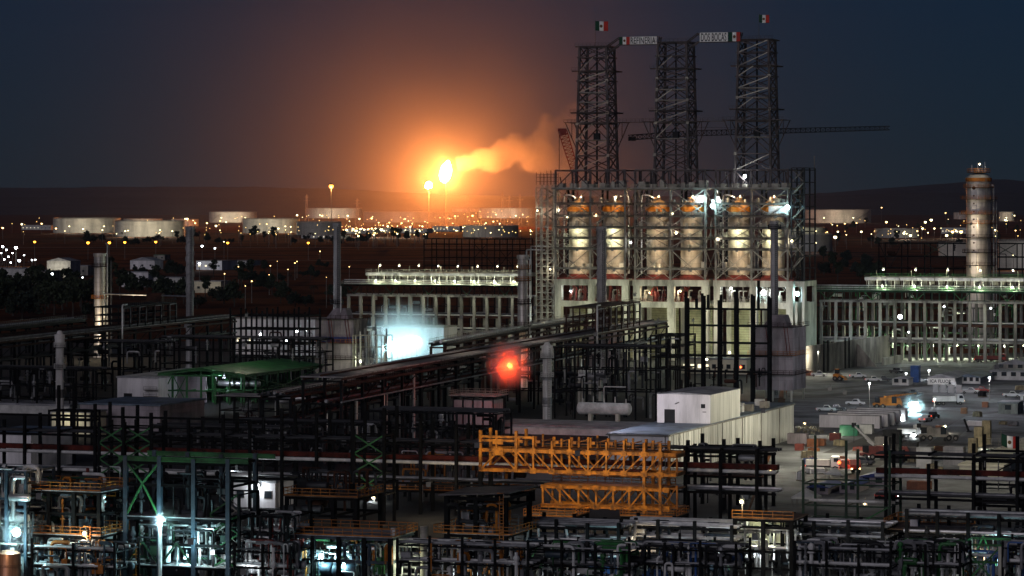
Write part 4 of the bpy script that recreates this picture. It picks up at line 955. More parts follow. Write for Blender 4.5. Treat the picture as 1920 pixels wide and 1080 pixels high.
# ================================================================== generic steel structures
class Frame:
    """braced steel structure: columns, floor frames, braces, decks, railings, pipes - each a part"""
    def __init__(s, name, label, cat, px0, px1, Y, dep, pys, nu=3, nv=1, col='black_steel', beam=None, brace=None, z0=0.0, cw=.55, bw=.42, over=0.0, ang=ANG, group=None):
        cw *= .8; bw *= .74
        s.g = Grid(px0, Y, ang); s.L = s.g.u(px1); s.dep = dep; s.col = col; s.beam = beam or col; s.q = random.Random(int(px0*7+Y))
        s.t = thing(name, label, cat, s.g.loc, s.g.rz, group); s.zs = [s.g.z(p) for p in pys]; s.us = [s.L*k/nu for k in range(nu+1)]; s.vs = [dep*k/nv for k in range(nv+1)]
        s.z0 = z0; s.bw = bw; s.top = max(s.zs)+over
        for u in s.us:
            for v in s.vs: 
                ex = s.q.uniform(-.3,.5)*over
                m = MB(); h = cw/2; zt = s.top+ex
                if cw > .3: m.box(u-h,v-h,z0,u+h,v-h+.09,zt).box(u-h,v+h-.09,z0,u+h,v+h,zt).box(u-.05,v-h+.09,z0,u+.05,v+h-.09,zt)
                else: m.box(u-h,v-h,z0,u+h,v+h,zt)
                m.box(u-h-.12,v-h-.12,z0,u+h+.12,v+h+.12,z0+.08); m.build('column', col, s.t)
        for z in s.zs:
            m = MB()
            for v in s.vs: m.hbeam((0,v,z-bw*.6),(s.L,v,z-bw*.6),bw*.7,bw*1.1)
            for u in s.us: m.hbeam((u,0,z-bw*.65),(u,dep,z-bw*.65),bw*.62,bw*.95)
            m.build('floor_frame', s.beam, s.t)
        if brace:
            for (k, lo, hi, kind) in brace: s.brace(k, lo, hi, kind)
    def brace(s, k, lo, hi, kind='x', m='black_steel', w=.24):
        a, b = s.us[k], s.us[k+1]; z0 = s.zs[lo] if lo is not None else s.z0; z1 = s.zs[hi]; zz = sorted((z0, z1)); mb = MB()
        if kind == 'x': xbrace(mb, a, b, zz[0], zz[1], -.06, w)
        elif kind == 'v': mb.bar((a,-.06,zz[0]),((a+b)/2,-.06,zz[1]),w); mb.bar((b,-.02,zz[0]),((a+b)/2,-.02,zz[1]),w)
        elif kind == 'i': mb.bar((a,-.06,zz[1]),((a+b)/2,-.06,zz[0]),w); mb.bar((b,-.02,zz[1]),((a+b)/2,-.02,zz[0]),w)
        elif kind == 'd': mb.bar((a,-.06,zz[0]),(b,-.06,zz[1]),w)
        mb.build('cross_brace', m, s.t)
    def side_brace(s, lo, hi, m='black_steel', end=0, w=.24):
        mb = MB(); xbrace(mb, 0, s.dep, s.z0 if lo is None else s.zs[lo], s.zs[hi], 0, w, 'v', s.us[-1]+.06 if end else -.06); mb.build('cross_brace', m, s.t)
    def deck(s, i, m='deck_grey', u0=0, u1=1, ext=.9, th=.14):
        z = s.zs[i]; MB().box(s.L*u0-ext,-ext,z+.003,s.L*u1+ext,s.dep+ext,z+th).build('deck', m, s.t); return s
    def rail(s, i, m='rail_orange', u0=0, u1=1, ext=.85, h=1.15, w=.09, sides=True):
        z = s.zs[i]+.14; a, b = s.L*u0-ext, s.L*u1+ext; r = MB()
        pts = [(a,s.dep+ext,z),(a,-ext,z),(b,-ext,z),(b,s.dep+ext,z)]
        r.rail(pts if sides else pts[1:3], h, w, 1.5); r.build('railing', m, s.t)
        if sides:
            r = MB(); r.rail([pts[3],pts[0]], h, w, 1.5); r.build('railing', m, s.t)
        k = MB().box(a,-ext-.04,z+.02,b,-ext+.02,z+.2); k.build('toe_plate', m, s.t); return s
    def pipes(s, i, n, m='pipe_grey', r=(.1,.3), ext=0.0, lift=.0):
        z = s.zs[i]
        for k in range(n):
            rr = s.q.uniform(*r); v = s.dep*(k+.5)/n; MB().path([(-ext,v,z+rr+.02+lift),(s.L+ext,v,z+rr+.02+lift)], rr, 8).build('pipe', m if isinstance(m,str) else s.q.choice(m), s.t, True)
        return s
    def clutter(s, n, mats=('pipe_grey','pipe_dark','dark_steel','rust_steel'), z=(0,None), r=(.07,.28)):
        q = s.q; z1 = z[1] or s.top
        for k in range(n):
            u = q.uniform(.3,s.L-.3); v = q.uniform(-.2,s.dep*.8); za = q.uniform(z[0],z1-2); zb = min(z1, za+q.uniform(2,7)); u2 = min(s.L, max(0, u+q.uniform(-5,5))); rr = q.uniform(*r)
            kind = q.random(); m = MB()
            if kind < .62: m.pipe([(u,v,za),(u,v,zb),(u2,v,zb)]+([(u2,v+q.uniform(-1,1),max(za,zb-q.uniform(1,4)))] if q.random() < .5 else []), rr, 7); nm = 'pipe'
            elif kind < .8: m.path([(u,v,za),(u,v,zb)], rr, 7); m.lathe((u,v,(za+zb)/2), [(rr*2.2,0),(rr*2.2,.25)], 8); m.sphere((u,v,(za+zb)/2+.9), rr*2, 7); nm = 'valve'
            elif kind < .93: a = q.uniform(.5,1.2); m.box(u-a,v-.4,za,u+a*.6,v+.5,za+q.uniform(.6,1.6)); m.pipe([(u,v,za+.3),(u,v,za+2.2),(u2,v,za+2.2)], .1, 6); nm = 'equipment_box'
            else: m.hcyl((u-1.5,v,za+.6),(u+1.5,v,za+.6), .6, 10); nm = 'vessel'
            m.build(nm, q.choice(mats), s.t, True)
        return s
    def ladder(s, u, z0, z1, m='rail_orange', v=-.7):
        mb = MB()
        for dx in (0,.6): mb.bar((u+dx,v,z0),(u+dx,v,z1),.1)
        k = int((z1-z0)/.45)
        for i in range(k): mb.bar((u,v,z0+i*.45),(u+.6,v,z0+i*.45),.07)
        for i in range(int((z1-z0)/1.5)):
            z = z0+2+i*1.5
            if z < z1+.8: mb.path([(u-.1,v,z),(u-.1,v-.8,z),(u+.7,v-.8,z),(u+.7,v,z)], .06, 5)
        mb.build('caged_ladder', m, s.t); return s
    def lamp(s, label, u, v, z, col, w, bulb='lamp_white', r=.22):
        return flood('floodlight', label, u, v, z, col, w, bulb, r, s.g, 'floodlights on the plant steelwork')

def stack(name, label, px, w, pyt, Y, m='stack_grey', z0=0.0, taper=1.0, bands=(), plats=(), cat='chimney', ladder=True, strakes=False, cap=True):
    Y = FQ(Y); g = Grid(px, Y); S = Y/F; r = w/2*S; zt = H-(pyt-HY)*S
    t = thing(name, label, cat, (g.loc.x,g.loc.y,z0), g.rz); h = zt-z0
    MB().lathe((0,0,0), [(r*1.15,0),(r*1.15,.6),(r,1.2),(r*taper,h)], 24).build('shell', m, t, True)
    if cap: MB().lathe((0,0,h), [(r*taper+.02,-1.2),(r*taper+.28,-1.1),(r*taper+.28,0),(r*taper*.8,.05),(r*taper*.75,-.6)], 24).build('rim', m, t, True)
    fl_ = MB(); n = max(3, int(h/5))
    for k in range(1,n): zz = h*k/n; rr = r*(1+(taper-1)*k/n); fl_.lathe((0,0,zz), [(rr+.01,0),(rr+.14,0),(rr+.14,.22),(rr+.01,.22)], 24)
    fl_.build('flange_ring', m, t, True)
    for (p0, p1, bm) in bands:
        za, zb = H-(p1-HY)*S-z0, H-(p0-HY)*S-z0; rr = r*(1+(taper-1)*za/h); MB().lathe((0,0,za), [(rr+.03,0),(rr+.05,.02),(rr+.05,zb-za),(rr+.03,zb-za+.02)], 24).build('band', bm, t, True)
    for (py, ext, pm) in plats:
        z = H-(py-HY)*S-z0; d = MB().lathe((0,0,z), [(r*.98,0),(r+ext,0),(r+ext,.14),(r*.98,.14)], 20); d.build('platform', 'dark_steel', t)
        ring = [((r+ext)*math.cos(a*.3491),(r+ext)*math.sin(a*.3491),z+.14) for a in range(19)]; rl = MB(); rl.rail(ring, 1.2, .11, 5); rl.build('railing', pm, t)
    if ladder:
        mb = MB()
        for dx in (-.3,.3): mb.bar((r*.75+dx,-r*.75-.3,1),(r*.75*taper+dx,-r*.75*taper-.3,h-.5),.1)
        for k in range(int(h/.6)): z = 1+k*.6; f = 1+(taper-1)*z/h; mb.bar((r*.75*f-.3,-r*.75*f-.3,z),(r*.75*f+.3,-r*.75*f-.3,z),.07)
        mb.build('ladder', 'dark_steel' if 'grey' in m else 'grey_steel', t)
    if strakes:
        mb = MB(); N = 90
        for st in range(3):
            pts = []
            for k in range(N+1):
                z = h*.5+h*.49*k/N; a = 2*math.pi*(k/N*2.2+st/3); pts.append(((r*taper+.16)*math.cos(a),(r*taper+.16)*math.sin(a),z))
            mb.path(pts, .16, 5)
        mb.build('helical_strake', m, t, True)
    return t, g, r, h
# ---- stacks and columns
stack('chimney','round grey stack with spiral fins left of the dark trees gap',356,15,425,1080,'stack_grey',taper=.92,strakes=True)
stack('chimney','round grey stack standing on the blue banded furnace',632,15,418,1016,'stack_grey',taper=.9,plats=((570,.8,'dark_steel'),))
stack('chimney','round grey stack in front of the second coke drum',1128,19,425,1010,'stack_grey',taper=.86,strakes=True,plats=((588,.9,'rust_steel'),))
stack('chimney','round grey stack in front of the last coke drum',1452,15,414,925,'stack_grey',taper=.92,plats=((430,.7,'dark_steel'),(602,.9,'rail_orange')))
t, g, r, h = stack('process_column','shiny clad column with side pipes at the left',187,22,475,1160,'cladding',cat='column',taper=.97,plats=((500,.9,'rust_steel'),(560,.9,'rail_orange')))
MB().pipe([(r+.9,0,0),(r+.9,0,h+3.6),(r+.2,0,h+3.6)],.28,7).build('side_pipe','pipe_silver',t,True); MB().path([(r+2.2,.5,0),(r+2.2,.5,h*.93)],.34,7).build('side_pipe','pipe_dark',t,True)
t, g, r, h = stack('process_column','shiny clad column with rusty platforms left of the coker stair tower',980,19,478,965,'cladding',cat='column',taper=.98,plats=((505,.9,'rail_orange'),(527,1.0,'rail_orange'),(570,1.1,'rust_steel'),(612,1.0,'rust_steel')))
MB().pipe([(r+.7,0,0),(r+.7,0,h*.97),(r,0,h*.97)],.22,7).build('side_pipe','pipe_silver',t,True)
t, g, r, h = stack('vent_stack','short white stack with dark band at far left',112,15,627,800,'stack_white',cat='chimney',bands=((684,690,'stack_band'),(730,746,'stack_band')),ladder=False,plats=((652,.45,'stack_white'),(692,.4,'stack_white')))
MB().lathe((0,0,h), [(r*1.25,-2.6),(r*1.25,-.6),(r*.8,.2),(r*.5,.9),(.01,1.0)], 16).build('cap','stack_white',t,True)
t, g, r, h = stack('vent_stack','short white stack with grey bands right of the red light',1026,17,648,815,'stack_white',cat='chimney',bands=((706,713,'pipe_grey'),(745,762,'pipe_grey')),ladder=True,plats=((672,.5,'stack_white'),(708,.5,'stack_white')))
MB().lathe((0,0,h), [(r*1.2,-2.6),(r*1.2,-.6),(r*.8,.2),(r*.5,.8),(.01,.9)], 16).build('cap','stack_white',t,True)
t, g, r, h = stack('process_column','big shiny column with orange platforms at the right',1835,46,333,1230,'cladding',cat='column',plats=((352,1.2,'rail_orange'),(374,2.4,'rail_orange'),(402,2.8,'rail_orange'),(420,2.0,'rail_orange'),(446,1.6,'rust_steel'),(474,1.6,'rust_steel'),(498,1.6,'rust_steel')))
S = 1230/F
MB().lathe((0,0,h), [(r*.98,-.1),(r*.8,.9),(r*.55,1.5),(.4,2),(.01,2.1)], 24).build('top_head','cladding',t,True)
MB().lathe((0,0,h-1.5), [(r+.02,0),(r+.35,0),(r+.35,1.4),(r+.02,1.4)], 20).build('orange_band','rail_orange',t)
p = MB(); z = h+1.9; p.lathe((0,0,z), [(.3,0),(r*.95,0),(r*.95,.15),(.3,.15)], 18); p.build('top_platform','dark_steel',t)
p = MB(); p.rail([((r*.95)*math.cos(a*.3491),(r*.95)*math.sin(a*.3491),z+.1) for a in range(19)],1.4,.14,4); p.build('top_railing','rail_orange',t)
p = MB()
for x in (-2.6,-.4,1.4,2.4): p.path([(x,0,z),(x,0,z+3+x%1.3)],.1,6)
p.lathe((0,0,z), [(.7,0),(.7,1.8),(.2,2.2)], 12); p.build('top_piping','pipe_silver',t,True)
p = MB(); x = -.9
p.box(x-1.0,-r-.35,2,x+1.0,-r+.6,h-2.5); p.build('pale_strip','white_wall',t)  # pale strip up the front of the column
p = MB()
for k in range(9): p.path([(x,-r-.55,h-4-k*3.0),(x,-r-.36,h-4-k*3.0)],.7 if k == 0 else .32,12)
p.build('manway_cover','rust_steel',t,True)
MB().pipe([(r+1.0,.4,0),(r+1.0,.4,h-3),(r-.2,.4,h-3)],.35,8).build('side_pipe','pipe_silver',t,True); MB().pipe([(r+2.0,1,0),(r+2.0,1,h-9),(r-.2,1,h-9)],.25,8).build('side_pipe','pipe_grey',t,True)
for k, (px, py, w, c, b, lab) in enumerate(((1837,308,900,CREAM,'lamp_cream','small lamp on the very top of the right column'),(1826,420,2600,WARM,'lamp_warm','warm lamp shining up the front of the right column'),(1824,500,2600,WARM,'lamp_warm','warm lamp low in front of the right column'))):
    gg = Grid(px, 1222); flood('floodlight', lab, 0, -5 if k else 0, H-(py-HY)*1222/F, c, w, b, .08 if k else .35, gg, hood=k > 0)
flood('floodlight','unseen lamp added to wash the shiny left column',0,-5,14,WARM,7000,'lamp_warm',.05,Grid(190,1152), hood=True); flood('floodlight','unseen lamp added to wash the shiny column left of the coker',0,-5,13,(1,.66,.38),9000,'lamp_warm',.05,Grid(983,960),hood=True)  # both lamps are out of view, added to brighten the columns
t = thing('overhead_pipe','thin pale pipe from the shiny left column to the grey stack','pipe',W(196,551,1150)); a = Vector((0,0,0)); b = W(357,556,1082)-W(196,551,1150); MB().path([a,b*.55],.26,7).path([b*.68,b],.26,7).path([a,(0,0,-8.5)],.26,7).build('pipe','pipe_silver',t,True); MB().box(b.x*.55-.4,b.y*.55-.3,b.z*.55-9,b.x*.68,b.y*.68,b.z*.6+.9).build('support_block','rust_steel',t)
t = thing('overhead_pipe','pale pipe rising in front of the grey furnace stack','pipe',W(640,560,1010)); MB().pipe([(0,-3,4),(0,-3,-7),(3,-3,-7)],.22,7).build('pipe','pipe_white',t,True); MB().box(2.6,-3.4,-8,3.2,-2.6,-6.4).build('flange','pipe_grey',t)
# ---- furnaces
def furnace(label, px0, px1, pyt, pyb, dep, band=None):
    g = Grid(px0, GY(pyb)); L = g.u(px1); h = g.z(pyt)
    t = thing('furnace', label, 'furnace', g.loc, g.rz, 'box furnaces under the stacks')
    MB().box(0,0,3.2,L,dep,h).build('casing','furnace_wall',t)
    m = MB()
    for k in range(7): u = L*k/6; m.box(u-.14,-.22,3.2,u+.14,-.004,h+.05)
    for k in range(5): v = dep*k/4; m.box(L+.004,v-.14,3.2,L+.2,v+.14,h+.05)
    m.build('stiffener_rib','furnace_wall',t)
    for u in (.4,L*.5,L-.4):
        for v in (.4,dep-.4): MB().box(u-.25,v-.25,0,u+.25,v+.25,3.19).build('leg','concrete',t)
    if band: zb = g.z(band); MB().box(-.05,-.3,zb-2.0,L+.3,dep,zb).build('blue_band','blue_band',t)
    for zf, m_ in ((h+.01,'rust_steel'),(h*.62,'rail_orange'),(h*.36,'rust_steel')):
        d = MB().box(-.9,-1.3,zf,L+1.2,-.24,zf+.12); d.box(L+.22,-.2,zf,L+1.2,dep,zf+.11); d.build('walkway','dark_steel',t)
        r_ = MB(); r_.rail([(-.9,-1.25,zf+.1),(L+1.15,-1.25,zf+.1),(L+1.15,dep,zf+.1)],1.15,.1,1.6); r_.build('railing',m_,t)
    r_ = MB()
    for u in (L*.35,L*.8): r_.bar((u,-.5,h),(u+1.0,-.5,h*.62),.16); r_.bar((u+.9,-.5,h),(u+1.9,-.5,h*.62),.16)
    r_.build('stair_flight','red_steel',t)
    MB().prism([(L*.2,dep*.2,h+.13),(L*.8,dep*.2,h+.13),(L*.65,dep*.4,h+3.2),(L*.35,dep*.4,h+3.2)],(0,0,0),(0,dep*.4,0)).build('hood','furnace_wall',t)
    return t, g, L, h
furnace('grey box furnace with a blue band left of the blazing white light',592,662,598,716,11,631)
furnace('big reddish box furnace with walkways right of the black skeleton frame',1410,1486,613,752,15)
furnace('dark reddish furnace casing under the stack before the second drum',1100,1150,612,706,9)
# ---- the air cooler racks
def cooler_rack(label, px0, px1, Y, py_top, py_mid, py_col, ncol, green, lamps, deck_from=0.0):
    g = Grid(px0, Y); L = g.u(px1); t = thing('air_cooler_rack', label, 'pipe rack', g.loc, g.rz, 'air cooler racks on concrete columns'); dep = 12.0
    zc, zm, zt = g.z(py_col), g.z(py_mid), g.z(py_top)
    for k in range(ncol+1):
        u = L*k/ncol
        for v in (0, dep): MB().box(u-.5,v-.5,0,u+.5,v+.5,zc).build('column','old_concrete',t)
    for zf in (1.0,.64,.36):
        m = MB()
        for v in (.02,dep): m.box(.5,v-.38,zc*zf-.8,L-.5,v+.38,zc*zf-.02) if zf < 1 else m.box(-.6,v-.55,zc+.002,L+.6,v+.55,zc+.8)
        m.build('beam','old_concrete' if zf != .64 else 'rust_steel',t)
        q = random.Random(int(px0)+int(zf*10))
        for k in range(5):
            rr = q.uniform(.16,.42); MB().path([(-1,1+k*2.2,zc*zf+rr+.02),(L+1,1+k*2.2,zc*zf+rr+.02)],rr,8).build('pipe',q.choice(('pipe_grey','pipe_silver','pipe_dark','pipe_white')),t,True)
    # steel storey
    m = MB(); n2 = ncol*2
    for v in (-1.2,dep+1.2):
        m.hbeam((-1.5,v,zm),(L+1.5,v,zm),.5,.8)
        for k in range(n2+1): m.bar((L*k/n2,v,zc+.8),(L*k/n2,v,zm-.4),.25)
    m.build('steel_storey','dark_green_steel' if green else 'rust_steel',t)
    b = MB()
    for k in range(0,ncol,3):
        a, c = L*k/ncol, L*(k+1)/ncol; b.bar((a,-1.3,zm-.4),((a+c)/2,-1.3,zc+.9),.26); b.bar((c,-1.26,zm-.4),((a+c)/2,-1.26,zc+.9),.26)
    b.build('knee_brace','green_steel' if green else 'dark_green_steel',t)
    u0 = L*deck_from
    # header boxes with fins, fan rings and legs
    nb = max(6, int((L-u0)/6.2))
    for k in range(nb):
        a = u0+(L-u0)*k/nb+.12; c = u0+(L-u0)*(k+1)/nb-.12
        x = MB().box(a,-2.2,zt-1.5,c,dep+2.2,zt-.2).build('cooler_bay','pale_steel',t)
        MB().box(a,-2.7,zt-1.35,c,-2.204,zt-.35).build('header_box','pipe_silver',x)
    fr = MB()
    for k in range(nb):
        for dx in (.28,.72):
            uu = u0+(L-u0)*(k+dx)/nb; fr.lathe((uu,1.2,zt-3.1), [(1.15,0),(1.15,1.55),(1.2,1.58)], 12); fr.bar((uu-1.1,-1.9,zm+.42),(uu-1.1,-1.9,zt-1.5),.2)
    fr.build('fan_rings','grey_steel',t).__setitem__('kind','stuff')
    q = random.Random(int(px0))
    for k in range(3):
        rr = .22; MB().path([(-1,-2.3+k*.1,zm+.55+k*.75),(L+1,-2.3+k*.1,zm+.55+k*.75)],rr,8).build('pipe','pipe_silver',t,True)
    nz = MB()
    for k in range(nb*2): uu = u0+(L-u0)*(k+.5)/(nb*2); nz.pipe([(uu,-2.75,zt-.8),(uu,-3.1,zt-.8),(uu,-3.1,zm+.9)],.12,6)
    nz.build('nozzle_pipes','pipe_white',t,True)['kind'] = 'stuff'
    r_ = MB(); r_.rail([(-1.5,-3.6,zm+.41),(L+1.5,-3.6,zm+.41)],1.2,.1,2); r_.rail([(u0,-2.2,zt-.19),(L,-2.2,zt-.19)],1.2,.09,2.2); r_.build('railing','green_steel' if green else 'pale_steel',t)
    MB().box(-1.5,-3.7,zm+.3,L+1.5,-1.5,zm+.405).build('walkway','dark_green_steel',t)
    for k in range(nb): 
        uu = u0+(L-u0)*(k+.5)/nb
        if k % 2 == 0: MB().path([(uu,3,zt-.2),(uu,3,zt+2.2)],.09,6).build('lamp_stub','grey_steel',t)
    for k in range(lamps):
        uu = u0+(L-u0)*(k+.5)/lamps
        flood('floodlight','small pale lamp above the %s cooler rack, %s from the left' % ('left' if px0 < 900 else 'right', nth(k+1)),uu,2.5,zt+2.3,LIME,CR_TOP,'lamp_cream',.2,g,'lamps along the air cooler racks')
        flood('floodlight','small lamp under the header of the %s cooler rack, %s from the left' % ('left' if px0 < 900 else 'right', nth(k+1)),uu+1,-4.2,zm+1.9,LIME,CR_MID,'lamp_cream',.1,g,'lamps along the air cooler racks')
    return t, g, L
cooler_rack('left air cooler rack with greenish lit headers on a row of concrete columns',654,985,1240,509,534,555,14,False,8,.11)
cooler_rack('right air cooler rack with green steel and pale lit headers',1540,1990,1140,517,545,566,16,True,6,.19)
for k, (px, w) in enumerate(((700,700),(790,1300),(880,900),(950,700))): 
    g = Grid(px, 1232); flood('work_light','unseen hooded ground light before the left cooler rack, %s from the left' % nth(k+1),0,-2,6,LIME,w,'lamp_cream',.05,g,'unseen ground lights before the cooler racks',hood=True)  # unseen lamps that light the concrete columns of the rack
for k, (px, py, w) in enumerate(((1650,668,5000),(1700,668,4200),(1745,667,5200),(1790,667,5200),(1830,667,4200),(1880,668,4200),(1915,640,3000))):
    g = Grid(px, 1146); flood('floodlight','yellowish lamp low inside the right cooler rack, %s from the left' % nth(k+1),0,4,4.6,LIME,w,'lamp_cream',.18,g,'lamps low inside the right cooler rack')
for px, py, w, lab, c in ((1688,594,2600,'brilliant white lamp in the middle of the right cooler rack',WHITE),(1858,578,500,'small white lamp high in the right cooler rack',WHITE),(1704,623,300,'tiny white lamp below the brilliant one',WHITE),(1770,575,1200,'white lamp inside the right cooler rack middle bay',WHITE)):
    g = Grid(px, 1112); flood('floodlight',lab,0,0,H-(py-HY)*1112/F,c,w,'lamp_white',.75 if w > 2000 else .25,g)
# dense steel inside the right rack
f = Frame('pipe_structure','dark lattice of green steel inside the right cooler rack','steel structure',1535,1990,1160,10,(575,600,622,645),14,1,'dark_green_steel',cw=.35,bw=.28)
f.clutter(70,('pipe_grey','pipe_silver','green_steel','pipe_dark','pipe_white'),(1,26),(.12,.4))
for k in (0,3,6,9,12): f.brace(k,None,2,'x','green_steel',.2)
f = Frame('pipe_structure','dark lattice of pipes inside the left cooler rack','steel structure',660,982,1250,8,(572,592,612),10,1,'dark_steel',cw=.3,bw=.25)
f.clutter(34,('pipe_grey','pipe_dark','pipe_silver','rust_steel'),(1,20),(.12,.35))
# low wall / road lit behind right rack, red truck there is in the yard section
# ---- black lattices behind the coolers
f = Frame('steel_skeleton','bare black steel grid behind the left cooler rack','steel structure',795,985,1420,10,(447,457,468,482,497,512),8,1,'black_steel',cw=.45,bw=.4)
f.brace(4,3,1,'x'); f.brace(5,5,3,'x'); f.brace(6,4,2,'x')
f = Frame('steel_skeleton','dark steel grid with green braces behind the right cooler rack','steel structure',1648,1995,1300,12,(455,480,502),8,1,'black_steel',cw=.5,bw=.45)
for k in (2,5,7): f.brace(k,1,0,'x','dark_green_steel',.3)
f.brace(4,2,1,'v','green_steel',.3); f.brace(0,2,0,'i','dark_steel',.3)
f.clutter(16,('red_steel','pipe_dark','rust_steel'),(20,40))
# ================================================================== long pipe racks running away to the right
def long_rack(label, p0, p1, z, wid, nb, deck_m, side_m, post='black_steel', low=True, pipes=4, rail=None, group='long pipe racks running away from the camera', pm=('pipe_grey','rust_steel','pipe_dark')):
    a = W(p0[0],p0[1],GY(p0[1],z)); b = W(p1[0],p1[1],GY(p1[1],z)); d = Vector((b.x-a.x,b.y-a.y)); L = d.length; ang = math.atan2(d.x,d.y)
    t = thing('pipe_rack', label, 'pipe rack', (a.x,a.y,0), -ang, group)   # local y runs along the rack
    for k in range(nb+1):
        v = L*k/nb
        for x in (-wid,0): MB().box(x-.3,v-.3,0,x+.3,v+.3,z-.9).build('column',post,t)
        m = MB(); m.box(-wid-.4,v-.22,z-1.35,.4,v+.22,z-.902)
        if low: m.box(-wid-.1,v-.2,z-6.4,.1,v+.2,z-6); m.bar((0,v,z-6),(0,min(L,v+L/nb),z-1.4),.2)
        m.build('cross_beam',post,t)
    m = MB()
    for x in (-wid,0): m.hbeam((x,0,z-.6),(x,L,z-.6),.35,.58)
    m.build('edge_beam',side_m,t)
    MB().box(-wid-.6,-.5,z-.28,.6,L,z).build('deck',deck_m,t)
    q = random.Random(int(p0[0]))
    for k in range(pipes):
        rr = q.uniform(.2,.45); x = -wid+wid*(k+.5)/pipes; MB().path([(x,-1,z+rr+.02),(x,L+1,z+rr+.02)],rr,8).build('pipe',q.choice(pm),t,True)
    if low:
        for k in range(5):
            rr = q.uniform(.15,.4); x = .3-wid*(k)/5; MB().path([(x,-1,z-5.9+rr),(x,L+1,z-5.9+rr)],rr,8).build('pipe',q.choice(('pipe_dark','rust_steel','pipe_grey','red_steel')),t,True)
        MB().path([(.55,0,z-1.9),(.55,L,z-1.9)],.34,8).build('side_pipe','rust_steel',t,True)
    if rail:
        r_ = MB(); r_.rail([(.55,0,z),(.55,L,z)],1.2,.09,2); r_.rail([(-wid-.5,0,z),(-wid-.5,L,z)],1.2,.09,2); r_.build('railing',rail,t)
    return t, L
RK2, L2 = long_rack('long pipe rack with grey deck running up to the coker',(640,706),(1250,601),18,9,22,'deck_grey','rust_steel',pipes=1)
long_rack('narrow pipe rack with pale handrail behind the long grey decked one',(835,644),(1118,592),18.5,4,14,'dark_steel','rust_steel','rust_steel',rail='pale_steel',pipes=2,pm=('pipe_white','pipe_silver'))
RK1, L1 = long_rack('long pipe rack crossing the left of the plant with grey deck',(-45,643),(440,592),18,10,16,'deck_grey','rust_steel',pipes=3)
long_rack('pipe rack with bright pipe on top at the far left edge',(-60,622),(160,598),18,6,8,'dark_steel','dark_steel',rail='grey_steel',pipes=2,pm=('pipe_silver','pipe_grey'))
long_rack('low pipe rack with grey pipes below the blazing white light',(545,740),(900,672),14,7,14,'dark_steel','rust_steel',pipes=5,low=True,rail='dark_steel')
for k, f_ in enumerate((.12,.34,.56,.93)):  # unseen lamps added above the rack to light its deck warm
    gg = Grid(960,900); gg.loc = RK2.location.copy(); p_ = RK2.matrix_basis @ Vector((-5,L2*f_,25)); gg.loc.x, gg.loc.y = p_.x, p_.y
    flood('floodlight','added warm lamp over the deck of the long pipe rack, %s from its near end' % nth(k+1),0,0,27,(1,.80,.66),RACK_W,'lamp_warm',.04,gg,'added lamps over the long rack deck',hood=True)
def rack_cage(label, rack, L, f0, f1, h, zb, mat_):
    """a lattice cage standing on a long rack"""
    t = thing('pipe_cage', label, 'steel cage', rack.location+Vector((0,0,zb)), rack.rotation_euler.z, 'steel cages on the long pipe racks')
    y0, y1 = L*f0, L*f1; n = 7
    for k in range(n+1):
        y = y0+(y1-y0)*k/n
        for x in (-8,1): MB().box(x-.18,y-.18,.01,x+.18,y+.18,h).build('post',mat_,t)
    for z in (h*.32,h*.62,h):
        m = MB()
        for x in (-8,1): m.bar((x,y0,z-.2),(x,y1,z-.2),.3,.3)
        for k in range(n+1): y = y0+(y1-y0)*k/n; m.bar((-8,y,z-.25),(1,y,z-.25),.25)
        m.build('ring_frame',mat_,t)
    for k in range(n):
        ya, yb = y0+(y1-y0)*k/n, y0+(y1-y0)*(k+1)/n; m = MB(); m.pipe([(1.5,ya+.5,h*.1),(1.5,ya+.5,h*.92),(1.5,yb-.4,h*.92),(1.5,yb-.4,h*.2)],.16,6); m.build('pipe',('pipe_grey','rust_steel')[k%2],t,True)
        m = MB(); m.pipe([(1.2,ya+.4,-4.6),(3.0,ya+.4,-4.6),(3.0,yb-.9,-4.6),(3.0,yb-.9,-7.2),(1.2,yb-.9,-7.2)],.15,6); m.build('expansion_loop','pipe_grey',t,True)
    m = MB(); m.rail([(1.3,y0,h),(1.3,y1,h)],1.1,.09,1.6); m.box(-8.2,y0,h-.05,1.3,y1,h+.02); m.build('top_deck',mat_,t)
    MB().pipe([(1.6,y0-1,-8),(1.6,y0-1,h+.6),(1.6,y0+3,h+.6)],.24,7).build('riser','pipe_white',t,True)
rack_cage('rusty steel cage on the long rack just before the coker',RK2,L2,.70,.87,7.6,18,'rust_steel')
rack_cage('dark steel cage on the left long rack below the grey stack',RK1,L1,.50,.72,6.5,18,'black_steel')
# red floodlit spot below the deck of the long rack
g0 = W(960,684,775); gr = Grid(960, 772)
t = flood('warning_light','glowing red lamp under the deck of the long pipe rack',0,-1.0,g0.z,(1,.05,.008),RED_W,'lamp_red',.7,gr,'red lamps')
t['label'] = 'glowing red lamp under the deck of the long pipe rack'
halo_m, nt, v = vol_mat('halo_puff',(.95,.9,.9),.0)  # scattering ball added to give the red lamp its halo
tc = nt.nodes.new('ShaderNodeTexCoord'); ln = nt.nodes.new('ShaderNodeVectorMath'); ln.operation = 'LENGTH'; nt.links.new(tc.outputs['Object'], ln.inputs[0])
e_ = math_(nt,'MAXIMUM',math_(nt,'SUBTRACT',1.0,math_(nt,'DIVIDE',ln.outputs['Value'],7.5)),0)
ns = nt.nodes.new('ShaderNodeTexNoise'); ns.inputs['Scale'].default_value = .22; ns.inputs['Detail'].default_value = 3; nt.links.new(tc.outputs['Object'], ns.inputs['Vector'])
nt.links.new(math_(nt,'MULTIPLY',math_(nt,'MULTIPLY',math_(nt,'MULTIPLY',e_,e_),math_(nt,'MULTIPLY',ns.outputs['Fac'],2.0)),HALO_D),v.inputs['Density']); halo_m.cycles.volume_step_rate = .5
